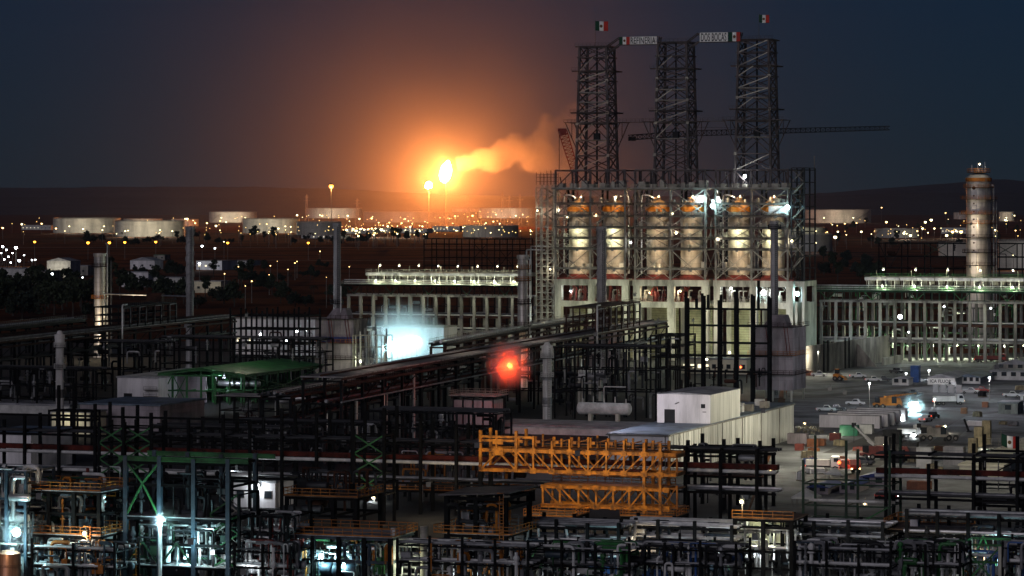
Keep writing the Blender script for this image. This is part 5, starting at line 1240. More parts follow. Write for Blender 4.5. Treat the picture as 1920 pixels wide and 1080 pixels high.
o = MB().sphere((0,0,0),7.5,20).build('halo','halo_puff',loc=gr.w(-.3,-1.2,g0.z+.6)); tag(o,'added red halo around the lamp under the long rack','halo',kind='stuff')
# vessels under the rack
for (px0, px1, py, Y, r_, lab, m_) in ((1082,1184,765,800,1.5,'long white lying vessel under the long pipe rack','pipe_white'),(1098,1136,706,870,1.1,'short pale lying vessel below the rusty cage','pipe_grey'),(1084,1098,708,868,1.0,'small round pale vessel beside the short lying one','pipe_white')):
    g = Grid(px0, Y); L = g.u(px1); z = H-(py-HY)*Y/F
    t = thing('pressure_vessel', lab, 'vessel', g.loc, g.rz); MB().hcyl((r_*.5,0,z),(L-r_*.5,0,z),r_,16).build('shell',m_,t,True)
    for u in (L*.25,L*.75): MB().box(u-.4,-.8,0,u+.4,.8,z-r_*.8).build('saddle','concrete',t)
    m = MB()
    for k in range(5): m.path([(L*(k+.5)/5,0,z+r_*.8),(L*(k+.5)/5,0,z+r_+1.0+.5*(k%2))],.16,6)
    m.pipe([(L*.5,-.2,z+r_),(L*.5,-.2,z+r_+4),(L*.9,-.2,z+r_+4)],.14,6); m.build('nozzle','pipe_silver',t,True)
flood('floodlight','unseen faint cool lamp above the long white vessel',3,-6,24,WHITE,1100,'lamp_white',.05,Grid(1110,800),hood=True)
# ================================================================== middle frames
f = Frame('steel_skeleton','bare black steel skeleton in front of the coker blocks','steel structure',1286,1441,905,2.4,(577,608,640,664,694),5,1,'black_steel',cw=.8,bw=.62,over=3.2)
for k,(u,pyt) in enumerate(((.13,560),(.27,552),(.62,540),(.88,525))): MB().box(f.L*u-.35,-.35,f.zs[0],f.L*u+.35,.35,f.g.z(pyt)).build('spliced_column','black_steel',f.t)
k_ = MB()
for u in f.us[:-1]:
    for z in f.zs[:4]:
        k_.prism([(u+.42,-.2,z-.9),(u+1.3,-.2,z-.9),(u+.42,-.2,z-1.8)],(0,0,0),(0,.4,0))
k_.build('knee_plate','black_steel',f.t)
f.clutter(16,('black_steel','dark_steel','rust_steel'),(0,10))
for px, py, lab, b, w in ((1341,688,'red lamp behind the black skeleton frame, left of two','lamp_red',500),(1381,690,'red lamp behind the black skeleton frame, right of two','lamp_red',700)): flood('warning_light',lab,0,5,H-(py-HY)*930/F,(1,.2,.05),w,b,.3,Grid(px,930),'red lamps')
flood('floodlight','yellowish lamp low behind the black skeleton frame',0,8,9,LIME,4500,'lamp_cream',.3,Grid(1312,960)); flood('floodlight','cream lamp low behind the right bays of the black skeleton',0,10,11,CREAM,4500,'lamp_cream',.3,Grid(1352,960))
building('works_building','low olive lit building behind the black skeleton frame',1278,1400,672,700,8,'pale_roof','roof_grey',9,4,group='low buildings inside the plant')
f = Frame('steel_skeleton','black steel frame block left of the black skeleton before the coker','steel structure',1220,1275,930,16,(628,648,668,690),3,2,'black_steel',cw=.55,bw=.5); f.clutter(14,('black_steel','dark_steel','pipe_grey'),(0,17))
f = Frame('steel_skeleton','black steel frame with lit hall behind it left of the blue banded furnace','steel structure',432,572,990,12,(590,615,642,668),7,1,'black_steel',cw=.6,bw=.55,over=1.5); f.clutter(16,('black_steel','dark_steel','rust_steel'),(0,16))
building('works_building','white lit hall with open door behind the black frame',437,596,597,664,14,'white_wall','tank_roof',7,2,group='low buildings inside the plant',cat='hall')
for px, py, w, lab in ((550,622,1600,'white lamp on the lit hall behind the black frame, left of two'),(566,620,1600,'white lamp on the lit hall behind the black frame, right of two'),(482,628,700,'small lamp left on the lit hall wall'),(531,640,900,'cream lamp low on the lit hall wall')):
    g = Grid(px, 1012); flood('floodlight',lab,0,3,H-(py-HY)*1012/F,WHITE,w,'lamp_white',.4,g)
f = Frame('cooler_structure','dark cooler structure with cage sides below the long rack','steel structure',850,925,780,8,(742,770,795),4,1,'dark_steel',cw=.3,bw=.4); f.deck(0,'deck_grey'); f.rail(0,'grey_steel'); f.clutter(12,('pipe_grey','pipe_dark'),(0,8))
for k in range(4): MB().box(f.L*(k+.1)/4,-.3,f.zs[2],f.L*(k+.9)/4,f.dep,f.zs[0]-1).build('cooler_box','furnace_wall',f.t)
f = Frame('pipe_structure','pipe structure with rows of pale bent pipes left of the white light','steel structure',600,690,800,12,(722,745,770),4,1,'dark_steel',cw=.35,bw=.3); f.clutter(10,('dark_steel','pipe_dark'),(0,10))
for k in range(12):
    u = f.L*(k+.5)/12; z = f.zs[0]; MB().pipe([(u,k%3,z),(u,k%3,z+2.2+.3*(k%3)),(u+.9,k%3,z+2.2+.3*(k%3)),(u+.9,k%3,z+.4)],.15,7).build('bent_pipe','pipe_white' if k%2 else 'pipe_silver',f.t,True)
f.deck(0,'dark_steel')
for k,(px,pyt,pyb,w) in enumerate(((668,742,815,.42),(720,725,840,.28),(750,730,840,.26),(776,700,820,.34),(725,715,800,.22),(690,750,800,.2))):
    g = Grid(px, 760+k*4); z1, z0 = H-(pyt-HY)*g.loc.y/F, H-(pyb-HY)*g.loc.y/F; t = thing('riser_pipe','tall thin pale riser pipe, %s of six left of the white stack' % nth([0,2,3,5,4,1].index(k)+1) if False else 'tall thin riser pipe, %s in the dark middle of the plant' % ('nearest the bent pipes','slim bent one','second slim bent one','thickest grey one','thinnest one','shortest one')[k],'pipe',g.loc,g.rz,'riser pipes in the dark middle'); MB().pipe([(0,0,0),(0,0,z1),(-1.6,0,z1)],w,8).build('pipe',('pipe_white','pipe_silver','pipe_grey')[k%3],t,True); MB().lathe((0,0,z1*.6),[(w*1.5,0),(w*1.5,.2)],10).build('flange','pipe_grey',t)
# big silver goose-neck pipes
g = Grid(520, 800); t = thing('large_pipe','fat silver pipe running right and bending down in the dark middle','pipe',g.loc,g.rz); z = g.z(748); MB().pipe([(0,0,z-.8),(6,0,z+.4),(g.u(598),0,z),(g.u(612),0,z-1),(g.u(612),0,0)],.75,12).build('pipe','pipe_silver',t,True); MB().pipe([(9,-2,z-5),(g.u(592),-2,z-5),(g.u(596),-2,0)],.5,10).build('pipe','pipe_grey',t,True); MB().pipe([(g.u(600),-2.5,z-7),(g.u(625),-2.5,z-7),(g.u(626),-2.5,0)],.4,10).build('pipe','pipe_grey',t,True)
f = Frame('equipment_deck','low dark deck with pale edge before the green roofed shed','steel structure',412,520,780,9,(742,768,790),4,1,'black_steel',cw=.4,bw=.35); f.deck(0,'deck_grey'); f.clutter(22,('pipe_grey','rust_steel','pipe_dark','pipe_silver'),(0,9))
# ---- blazing white floodlit hall
g = Grid(718, 1120)
t, gB, uB, hB = building('works_building','white hall blasted by floodlights in the middle of the plant',716,832,612,672,14,'white_wall','tank_roof',0,0,group='low buildings inside the plant',cat='hall')
rk = MB()
for k in range(9): u = uB*k/8; rk.box(u-.1,-.3,0,u+.1,-.05,hB)
rk.build('wall_rib','white_wall',t)
for k, (px, py) in enumerate(((731,648),(740,645),(749,643),(758,641),(767,640),(776,638),(785,636))):
    g = Grid(px+33, GY(672)); tt = flood('floodlight','blazing floodlight before the white hall, %s from the left of seven' % nth(k+1),0,-20.0,H-(py-HY)*g.loc.y/F,CYAN,BLAZE_W,'lamp_cyan',1.7,g,'blazing floodlights before the white hall')
    MB().path([(0,.2,-.2),(0,.2,-(H-(py-HY)*g.loc.y/F))],.2,7).build('pole','grey_steel',tt)
f = Frame('pipe_structure','pale lit pipe frame left of the blazing hall','steel structure',662,722,1000,6,(628,650,672,692),4,1,'pale_steel',cw=.3,bw=.22)
for k in range(9): MB().path([(f.L*(k+.4)/9,1+k%3,0),(f.L*(k+.4)/9,1+k%3,f.zs[0]+k%3)],.28,8).build('pipe',('pipe_silver','pipe_white','pipe_grey')[k%3],f.t,True)
f.clutter(8,('pipe_white','pipe_grey'),(4,16))
flood('floodlight','lime lamp low in the pale pipe frame beside the furnace',0,-2,7,LIME,2600,'lamp_cream',.2,Grid(680,995))
f = Frame('equipment_deck','brownish equipment deck under the blazing hall','steel structure',712,850,920,9,(690,712),6,1,'rust_steel',cw=.35,bw=.35); f.deck(0,'deck_grey'); f.rail(0,'pale_steel'); f.clutter(18,('pipe_grey','rust_steel','pipe_silver'),(2,10))
for px, h_, w_, lab in ((752,2.4,3.0,'left'),(768,2.8,2.6,'middle'),(783,2.6,2.4,'right')):
    g = Grid(px, 921); zb = f.zs[0]+.14; t = thing('equipment_box','teal lit box on the deck under the blazing hall, %s of three' % lab,'box',(g.loc.x,g.loc.y,zb),g.rz,'boxes on the equipment deck'); MB().box(0,.5,0,w_,2.5,h_).build('body','blue_steel',t); MB().box(.3,.4,.4,w_-.3,.495,h_-.5).build('door','grey_steel',t)
# ---- green shed and white buildings at left
t, g, u1, h = building('works_building','white box building with dark door left of the green shed',220,297,707,757,46,'white_wall','roof_grey',0,0,group='low buildings inside the plant')
d = MB().box(u1*.16,-.08,0,u1*.36,.02,3.0).build('door','dark_hole',t); d = MB().box(u1*.38,-.07,0,u1*.56,.02,2.1).build('door','dark_hole',t)
m = MB()
for z in (2.2,4.0): m.box(u1*.68,-1.2,z,u1*1.0,-.01,z+.15); m.rail([(u1*.68,-1.2,z+.1),(u1,-1.2,z+.1)],1.0,.08,1.5)
m.build('balcony','grey_steel',t)
gs = Grid(298, 905); f = Frame('green_shed','open shed with green painted steel frame and roof','shed',297,458,902,56,(702,730),6,7,'green_steel','green_steel',cw=.6,bw=.5)
z = f.zs[0]; m = MB()
for k in range(8): v = f.dep*k/7; m.bar((0,v,z),(f.L/2,v,z+1.5),.4); m.bar((f.L,v,z),(f.L/2,v,z+1.5),.4); m.bar((f.L/2,v,z-.3),(f.L/2,v,z+1.5),.3)
for k in range(9): u = f.L*k/8; zz = z+1.5-abs(u-f.L/2)/(f.L/2)*1.5; m.bar((u,0,zz+.25),(u,f.dep,zz+.25),.3)
m.build('roof_truss','green_steel',f.t)
r_ = MB(); L = f.L
r_.prism([(-.8,-.8,z+.5),(L/2,-.8,z+2.1),(L+.8,-.8,z+.5),(L+.8,-.8,z+.38),(L/2,-.8,z+1.98),(-.8,-.8,z+.38)],(0,0,0),(0,f.dep+1.6,0)); r_.build('roof_sheet','green_steel',f.t)
for k in (0,1): f.brace(k,None,0,'x','green_steel',.22)
f.side_brace(None,0,'green_steel',1)
m = MB()
for k in range(7): v = f.dep*(k+.5)/7; m.box(L*.5,v,0,L*.97,v+4,z*.55)
MB().box(.8,6,0,L*.45,7,z*.93).build('inner_wall','furnace_wall',f.t)
for k, (u, v) in enumerate(((.66,8),(.8,9),(.92,10))):
    MB().hcyl((L*u-2.2,v,5.4),(L*u+2.2,v,5.4),.9,14).build('vessel','pipe_silver',f.t,True)
flood('floodlight','added lamp above the green shed roof, near end',L*.4,-4,22,CREAM,2000,'lamp_cream',.04,f.g,hood=True); flood('floodlight','added lamp above the green shed roof, far end',L*.6,26,24,CREAM,2600,'lamp_cream',.04,f.g,hood=True)  # unseen lamps added to brighten the green roof
flood('floodlight','bluish lamp inside the green shed',L*.7,4,7.5,(.7,.8,1),1500,'lamp_white',.12,f.g)
building('works_building','long low grey roofed building behind the small white stack',-60,130,756,775,14,'cabin_wall','roof_grey',0,group='low buildings inside the plant')
building('works_building','pale grey flat roof below the white box building',150,300,757,812,26,'furnace_wall','roof_blue',0,group='low buildings inside the plant')
building('works_building','bluish teal lit block at the left edge',-40,58,812,880,20,'white_wall','roof_blue',0,group='low buildings inside the plant')
# ---- white ribbed warehouse in the centre right
g = Grid(1140, 671); ub = g.u(1252); zt = g.z(812); D = 108.0
t = thing('warehouse','long white ribbed warehouse with a taller white block','warehouse',g.loc,g.rz)
MB().box(0,0,0,ub,D,zt-.16).build('wall','white_wall',t)
m = MB(); n = 84
for k in range(n): v = D*k/n; a = D/n; m.box(ub+.004,v+.12,0,ub+.12 if k%3 else ub+.2,v+a-.12,zt-.17)
m.build('ribbed_wall','rib_wall',t)
MB().box(-.2,-.2,zt-.15,ub+.25,D+.2,zt+.05).build('roof','roof_blue',t)
MB().path([(-.35,-.45,zt-.25),(ub+.2,-.45,zt-.25)],.14,7).path([(ub+.42,0,zt-.25),(ub+.42,D,zt-.25)],.14,7).build('gutter','grey_steel',t,True)
for u in (.4,ub-.5): MB().path([(u,-.22,0),(u,-.22,zt-.3)],.1,7).build('downpipe','grey_steel',t,True)
for k in range(6): MB().path([(ub+.36,8+k*17,0),(ub+.36,8+k*17,zt-.3)],.1,7).build('downpipe','grey_steel',t,True)
v0, v1 = 33.0, 58.0; zu = 15.0; uu = g.u(1232, v0)
MB().box(uu,v0,zt+.055,ub-.02,v1,zu-.1).build('upper_wall','white_wall',t)
m = MB()
for k in range(24): v = v0+(v1-v0)*k/24; m.box(ub-.016,v+.1,zt+.06,ub+.13,v+.95,zu-.1)
m.build('upper_ribbed_wall','rib_wall',t)
MB().prism([(uu-.2,v0-.2,zu-.095),((uu+ub)/2,v0-.2,zu+.35),(ub+.25,v0-.2,zu-.095)],(0,0,0),(0,v1-v0+.4,0)).build('upper_roof','roof_grey',t)
Lu = ub-uu
MB().box(uu+Lu*.14,v0-.06,zt+.06,uu+Lu*.34,v0+.05,zt+3.0).build('dark_opening','dark_hole',t); MB().box(uu+Lu*.83,v0-.05,zt+3.4,uu+Lu*.91,v0+.03,zt+4.3).build('window','dark_hole',t); MB().box(uu+Lu*.86,v0-.05,zt+2.5,uu+Lu*.93,v0+.03,zt+2.65).build('vent_louvre','dark_hole',t); MB().bar((uu+Lu*.34,v0-.1,zt+4.2),(uu+Lu*.42,v0-.1,zt+4.6),.14).build('wall_lamp','dark_hole',t)
MB().box(ub*.35,-.06,3.0,ub*.52,.03,5.6).build('door','dark_hole',t); MB().box(ub*.02,-.5,zt-3.2,ub*.12,-.06,zt-1.4).build('wall_unit','grey_steel',t)
for k, (u, v) in enumerate(((ub*.7,72),(ub*.8,76),(ub*.55,80),(ub*.85,88),(ub*.6,96))): MB().box(u-1,v-1,zt+.06,u+1,v+1,zt+1.6).build('roof_unit','grey_steel' if k%2 else 'pipe_white',t)
flood('floodlight','unseen flood lamp washing the ribbed side of the warehouse',ub+17,14,13,CREAM,WH_W,'lamp_cream',.05,g,hood=True); flood('floodlight','unseen flood lamp washing the far ribbed side of the warehouse',ub+20,62,15,CREAM,WH_W*1.5,'lamp_cream',.05,g,hood=True)  # wash lamps out of view that brighten the warehouse walls
flood('floodlight','unseen flood lamp washing the taller white block of the warehouse',uu-4,8,19,(.93,.86,1.0),WH_W*.85,'lamp_white',.05,g,hood=True)
building('works_building','long low white roofed building behind the yellow truss',915,1180,797,812,20,'cabin_wall','roof_grey',0,group='low buildings inside the plant')
# ================================================================== yellow truss module
g = Grid(897, 573); U = g.u; t = thing('yellow_module','bright orange yellow steel truss module in two tiers','steel module',g.loc,g.rz); Z = lambda py: g.z(py)
dv = 5.5; L1_ = U(1268); za, zb = g.z(880), g.z(843); pp = [U(p) for p in (901,968,1000,1035,1068,1103,1137,1170,1208,1238)]
for v in (0,dv):
    for z_, nm in ((za,'bottom_chord'),(zb,'top_chord')): MB().hbeam((pp[0],v,z_),(L1_,v,z_),.45,.62).build(nm,'yellow_steel',t)
for k, u in enumerate(pp):
    for v in (0,dv):
        top = zb+1.9+.4*((k*7)%3); cw = .5 if k in (0,1,8,9) else .34
        if k in (0,1): top = g.z(806)
        if k in (8,9): top = g.z(822)
        bot = za-.3 if k < 8 else g.z(955)
        MB().box(u-cw/2,v-cw/2,bot,u+cw/2,v+cw/2,top).build('post','yellow_steel',t)
MB().bar((U(931),.0,zb+.3),(U(931),0,g.z(806)),.34).build('post','yellow_steel',t)
def tri(k, a, b, z0, z1, rev, w=.3):
    for v in (-.02,dv+.02): MB().bar((a,v,z0 if rev else z1),(b,v,z1 if rev else z0),w,.24).build('diagonal','yellow_steel',t)
    m = MB()
    MB().box(b-.55,-.28,z0-.45,b+.55,-.22,z0+.5).build('gusset_plate','yellow_steel',t); MB().box(b-.5,-.28,z1-.45,b+.5,-.22,z1+.45).build('gusset_plate','yellow_steel',t)
m = MB(); um = (pp[0]+pp[1])/2
for v in (0,dv): MB().bar((pp[0],v,za),(um,v,zb-.2),.32).bar((pp[1],v+.02,za),(um,v+.02,zb-.2),.32).build('end_brace','yellow_steel',t)
MB().box(um-1.0,-.3,zb-.9,um+1.0,-.24,zb+.5).build('gusset_plate','yellow_steel',t); MB().box(um-1,-.3,g.z(832),um+1,-.24,g.z(822)).build('gusset_plate','yellow_steel',t)
for py in (825,818): MB().bar((pp[0],0,g.z(py)),(pp[1]+(3.2 if py == 818 else 0),0,g.z(py)),.3,.42).build('end_beam','yellow_steel',t)
for k in range(1,9): tri(k,pp[k],pp[k+1],za,zb,k >= 5)
for k in range(10):
    u = pp[0]+(L1_-pp[0])*k/9; m = MB(); m.bar((u,.3,zb-.1),(u,dv-.3,zb-.1),.3,.36); m.bar((u,.3,za-.1),(u,dv-.3,za-.1),.28,.36); m.build('cross_beam','yellow_deep',t)
for k in range(1,9):
    u = pp[k]; m = MB(); z_ = zb+1.4; m.box(u-.2,.3,z_,u+1.1,.8,z_+.5); m.path([(u+.2,.55,z_-.6),(u+.2,.55,z_+1.2)],.3,8); MB().bar((u,dv-.5,z_),(u+1.8,dv-.5,z_+.5),.2).build('bracket','yellow_deep',t); m.build('pipe_shoe','yellow_steel' if k%2 else 'yellow_deep',t)
MB().box(pp[0]+.3,1.2,za+.36,pp[8],dv-1,za+.46).build('deck','red_steel',t); MB().box(pp[1],1,zb+.34,pp[9],dv-.8,zb+.42).build('deck','yellow_deep',t)
m = MB(); m.rail([(pp[2],dv+.3,zb+.4),(pp[9],dv+.3,zb+.4)],1.1,.1,2); m.build('railing','yellow_deep',t)
# lower tier
zc, zd = g.z(943), g.z(908); pl = [U(p) for p in (1018,1050,1085,1118,1150,1180,1208,1250)]
for v in (0,dv):
    for z_, nm in ((zc,'bottom_chord'),(zd,'top_chord')): MB().hbeam((pl[0]-.4,v,z_),(pl[-1],v,z_),.42,.58).build(nm,'yellow_steel',t)
for k, u in enumerate(pl[:-2]):
    for v in (0,dv): MB().box(u-.17,v-.17,zc,u+.17,v+.17,zd).build('post','yellow_steel',t)
for k in range(7): tri(k,pl[k],pl[k+1],zc,zd,k >= 3 and k != 6,.26)
MB().box(pl[0],.6,zd+.32,pl[-1],dv-.4,zd+.42).build('deck','yellow_deep',t)
m = MB(); m.rail([(pl[0],dv+.2,zd+.4),(pl[-1],dv+.2,zd+.4)],1.2,.12,1.6); m.rail([(pl[0],dv,zd+1.6),(pl[-3],dv,zd+1.6)],.6,.1,1.6); m.build('railing','yellow_deep',t)
# end box at the right
ue = U(1240); uf = U(1268); m = MB()
for z_ in (g.z(850),g.z(880),g.z(908),g.z(943)): m.bar((ue,.5,z_+.2),(uf,.5,z_+.2),.28); m.bar((uf,.5,z_+.2),(uf,dv,z_+.2),.26)
for z0_, z1_ in ((g.z(880),g.z(850)),(g.z(943),g.z(900))): m.bar((uf,.5,z0_),(uf,.5,z1_),.3); m.bar((ue,.55,z0_),(uf,.55,z1_),.2)
m.build('end_frame','yellow_deep',t)
m = MB()
for u in (U(1207),U(1237)):
    for v in (0,dv): m.box(u-.3,v-.3,0,u+.3,v+.3,g.z(956))
m.build('support_leg','yellow_deep',t)
for u in (pp[0],U(1018)):
    for v in (0,dv): MB().box(u-.35,v-.35,0,u+.35,v+.35,(za if u == pp[0] else zc)-.35).build('support_leg','black_steel',t)
flood('floodlight','unseen warm floodlight washing the yellow truss module',6,-17,15,(1,.82,.55),YEL_W,'lamp_warm',.05,g,hood=True); flood('floodlight','unseen warm floodlight washing the right of the yellow truss module',24,-16,14,(1,.82,.55),YEL_W,'lamp_warm',.05,g,hood=True)  # unseen wash lamps that brighten the truss
# ================================================================== the yard at the right: cabins, containers, vehicles
def stand(px, py, ang=ANG): return Grid(px, GY(py), ang)
def container(label, px, py, L, Wd, Hh, m, ang=ANG, group='containers and crates in the yard', z=0.0, name='container', ribs=True, roof=None):
    g = stand(px, py, ang); t = thing(name, label, name.replace('_',' '), (g.loc.x,g.loc.y,z), g.rz, group)
    MB().box(.06,.06,.12,L-.06,Wd-.06,Hh-.1).build('body',m,t)
    f = MB()
    for x in (0,L-.16):
        for y in (0,Wd-.16): f.box(x,y,0,x+.16,y+.16,Hh-.005)
    f.box(.165,0,.01,L-.165,.15,.16).box(.165,0,Hh-.15,L-.165,.15,Hh-.01).box(0,.165,Hh-.15,.15,Wd-.165,Hh-.012).box(L-.15,.165,Hh-.15,L,Wd-.165,Hh-.012); f.build('corner_frame',m,t)
    if ribs:
        r_ = MB(); n = max(4,int(L/.6))
        for k in range(n): x = .2+(L-.4)*k/n; r_.box(x,-.015,.17,x+(L-.4)/n*.5,.058,Hh-.16)
        r_.build('ribbed_side',m,t)
    MB().box(.02,.02,Hh-.004,L-.02,Wd-.02,Hh+.05).build('roof',roof or m,t)
    d = MB().box(L-.05,.25,.25,L+.05,Wd/2-.05,Hh-.3).box(L-.05,Wd/2+.05,.25,L+.05,Wd-.25,Hh-.3); d.build('door_leaf',m,t); return t
def wheels(t, xs, w, r, z=None):
    for x in xs:
        for y in (0, w):
            k = MB().path([(x,y-.14,r),(x,y+.14,r)], r, 14).build('wheel','rubber',t,True); MB().path([(x,y-.155,r),(x,y+.155,r)], r*.5, 10).build('rim','grey_steel',k,True)
def car(label, px, py, ang, m='car_white', kind='pickup', group='cars and pickups in the yard', lights=None):
    g = stand(px, py, ang); t = thing('pickup_truck' if kind == 'pickup' else 'parked_car', label, kind if kind != 'pickup' else 'pickup', g.loc, g.rz, group)
    L, w = (5.3,1.9) if kind == 'pickup' else (4.4,1.8)
    MB().prism([(0,0,.42),(0,0,1.0),(.25,0,1.08),(L-1.5,0,1.1),(L-.15,0,.95),(L,0,.75),(L,0,.42)],(0,0,0),(0,w,0)).build('body',m,t)
    a, b = (1.9,3.9) if kind == 'pickup' else (.5,3.2)
    MB().prism([(a,.1,1.085),(a+.25,.18,1.78),(b-.6,.18,1.8),(b,.1,1.09)],(0,0,0),(0,w-.2,0)).build('cabin',m,t)
    MB().prism([(a+.12,.06,1.16),(a+.33,.1,1.68),(b-.66,.1,1.69),(b-.18,.06,1.16)],(0,0,0),(0,w-.12,0)).build('window','glass',t)
    wheels(t,(.95,L-1.05),w,.38)
    for y in (.12,w-.42): MB().box(L-.06,y,.66,L+.03,y+.3,.86).build('headlight','lamp_white' if lights else 'glass',t); MB().box(-.03,y,.72,.03,y+.3,.9).build('tail_light','tail_red',t)
    return t
def truck(label, px, py, ang, cab='car_white', load=None, L=9.0, group='trucks in the yard', loadh=2.4, lights=None):
    g = stand(px, py, ang); t = thing('truck', label, 'truck', g.loc, g.rz, group); w = 2.4
    MB().box(0,.2,.75,L,w-.2,1.05).build('chassis','dark_steel',t)
    c = MB().prism([(L-2.1,0,.8),(L-2.1,0,3.0),(L-.5,0,3.0),(L-.05,0,1.9),(L,0,.8)],(0,0,0),(0,w,0)).build('cab',cab,t)
    MB().prism([(L-1.5,-.02,1.9),(L-1.5,-.02,2.7),(L-.62,-.02,2.7),(L-.28,-.02,1.9)],(0,0,0),(0,w+.04,0)).build('window','glass',c)
    if load: MB().box(.05,0,1.06,L-2.4,w,1.06+loadh).build('cargo_body',load,t)
    else: MB().box(.05,0,1.06,L-2.4,w,1.2).build('flat_bed','rust_steel',t)
    wheels(t,(1.2,2.4,L-1.2),w,.5)
    for y in (.15,w-.5): MB().box(L-.02,y,1.0,L+.05,y+.35,1.25).build('headlight','lamp_warm' if lights else 'glass',t); MB().box(-.04,y,.9,.04,y+.35,1.1).build('tail_light','tail_red',t)
    return t
def mobile_crane(label, px, py, ang, m, tip, boom_m, L=11.0):
    g = stand(px, py, ang); t = thing('mobile_crane', label, 'crane', g.loc, g.rz, 'mobile cranes in the yard'); w = 2.7
    MB().box(0,0,.9,L,w,1.5).build('carrier',m,t); MB().prism([(L-2,.2,1.51),(L-2,.2,2.9),(L-.6,.2,2.9),(L,.2,1.51)],(0,0,0),(0,w-.4,0)).build('driver_cab',m,t)
    MB().box(2.0,.3,1.51,5.2,w-.3,3.0).build('slewing_house',m,t); MB().box(5.25,.1,1.51,6.6,1.0,3.3).build('operator_cab','glass',t); MB().box(.6,.25,1.7,1.95,w-.25,3.1).build('counterweight','dark_steel',t)
    wheels(t,(1.2,2.8,7.2,8.8),w,.65)
    for x in (.4,L-.9): MB().box(x,-1.6,.7,x+.4,w+1.6,.89).box(x-.1,-1.7,0,x+.5,-1.2,.69).box(x-.1,w+1.2,0,x+.5,w+1.7,.69).build('outrigger','dark_steel',t)
    p0 = Vector((3.2,w/2,3.1)); Rm = Matrix.Rotation(-g.rz,3,'Z'); q_ = Rm @ (tip-g.loc); d = q_-p0
    for k, (a, b, s) in enumerate(((0,.42,.5),(.36,.72,.42),(.66,1,.32))): MB().bar(p0+d*a,p0+d*b,s,s*1.1).build('boom_section',boom_m,t)
    MB().box(q_.x-.5,q_.y-.4,q_.z-.5,q_.x+.5,q_.y+.4,q_.z+.5).build('boom_head','dark_steel',t)
    MB().path([p0+Vector((1,0,-.8)),p0+d*.34-Vector((0,0,.5))],.22,8).build('luffing_cylinder','pipe_silver',t,True)
    MB().path([q_-Vector((0,0,.3)),q_-Vector((0,0,min(q_.z-1,4)))],.06,5).build('hoist_rope','dark_steel',t); return t
# ---- concrete wall behind the yard
a, b = G(1506,703), G(1669,677); d = (b-a); L = d.length; ang = math.atan2(d.y,d.x)
t = thing('concrete_wall','tall pale concrete wall with dark twin posts behind the yard','wall',a,ang)
MB().box(0,0,0,L,.8,9.2).build('wall','old_concrete',t)
for f_ in (.2,.245,.44,.485): MB().box(L*f_,-.9,0,L*f_+.5,-.4,10.4).build('post','black_steel',t)
for k in range(1,6): MB().box(L*k/6,-.02,0,L*k/6+.12,.82,9.22).build('joint_strip','stack_band',t)
MB().prism([(L*.6,-.02,0),(L*.6,-7,0),(L*.6,-.02,8)],(0,0,0),(.5,0,0)).build('shadow_wedge','old_concrete',t)  # wedge shaped after the triangular shadow on the wall
MB().box(L*.7,-6.5,0,L*.92,-5.8,2.6).build('low_wall','concrete',t)
lamp_post('work_light','floodlight stand at the bright left end of the concrete wall',a+Vector((5.0,1,0)),7.5,'lamp_cream',.15,(CREAM,7000),pole='dark_steel')
lamp_post('work_light','teal lit work light at the right end of the concrete wall',b+Vector((-9,-6,0)),4.5,'lamp_cyan',.25,(CYAN,2600),pole='dark_steel')
# ---- cabins
CG_ = 'site cabins in the yard'
building('site_cabin','small grey site cabin with a dark window left of the blue box',1673,1703,709,722,7,'cabin_wall','roof_grey',2,0,True,CG_)
container('bright blue container standing on end beside the small grey cabin',1707,717,2.6,3,5.2,'box_blue')
t, g, u1, h = building('site_cabin','long white site cabin with a lettered front wall',1739,1791,707,722,26,'cabin_wall','roof_grey',0,0,True,CG_,ang=RAD(19))
MB().box(.1,-.14,h*.12,u1-.1,-.012,h*.98).build('sign_board','sign_white',t); lettering('ICA FLUOR',u1*.1,u1*.86,-.15,h*.32,h*.72,t)
for k in range(4): container('white toilet cabin in front of the lettered wall, %s of four' % ('leftmost','second','third','rightmost')[k],1749+k*14.5,735.5+k*.3,1.5,1.5,2.3,'car_white',name='toilet_cabin',group='white toilet cabins in a row',ribs=False)
building('site_cabin','white site cabin with dark roof edge right of the lettered one',1793,1838,706,719,22,'cabin_wall','roof_blue',4,1,True,CG_)
building('site_cabin','long cream site cabin with square windows at the right edge',1856,1945,696,712,12,'cabin_wall','roof_grey',5,0,False,CG_,winh=.45)
building('site_cabin','far grey roofed cabin behind the long cream one',1868,1940,682,694,16,'old_concrete','roof_grey',4,0,True,CG_)
building('site_cabin','low dark cabin with a white shutter near the right edge',1872,1908,755,776,9,'old_concrete','roof_grey',1,0,False,CG_)
building('site_cabin','white cabin end cut by the right edge',1913,1960,738,760,9,'cabin_wall','roof_grey',2,0,False,CG_)
# ---- white trailers / sheds rows
for k, (px, py, L, lab) in enumerate(((1536,801,15.5,'nearest'),(1552,797.5,15.5,'second'),(1570,794,14.5,'third'),(1588,790.5,13.5,'fourth'),(1606,787,13.0,'farthest'))):
    container('long white flat roofed site trailer, %s of five in the row' % lab,px,py,L,2.5,3.1,'white_wall',name='site_trailer',group='white site trailers in a row',roof='tank_roof')
for k, (px, py) in enumerate(((1662,797),(1672,793),(1683,790))): container('white upright cabin at the end of the trailers, %s from the left' % nth(k+1),px,py,2.0,2.2,3.0,'car_white',name='site_cabin',group='upright cabins at the end of the trailers',ribs=False)
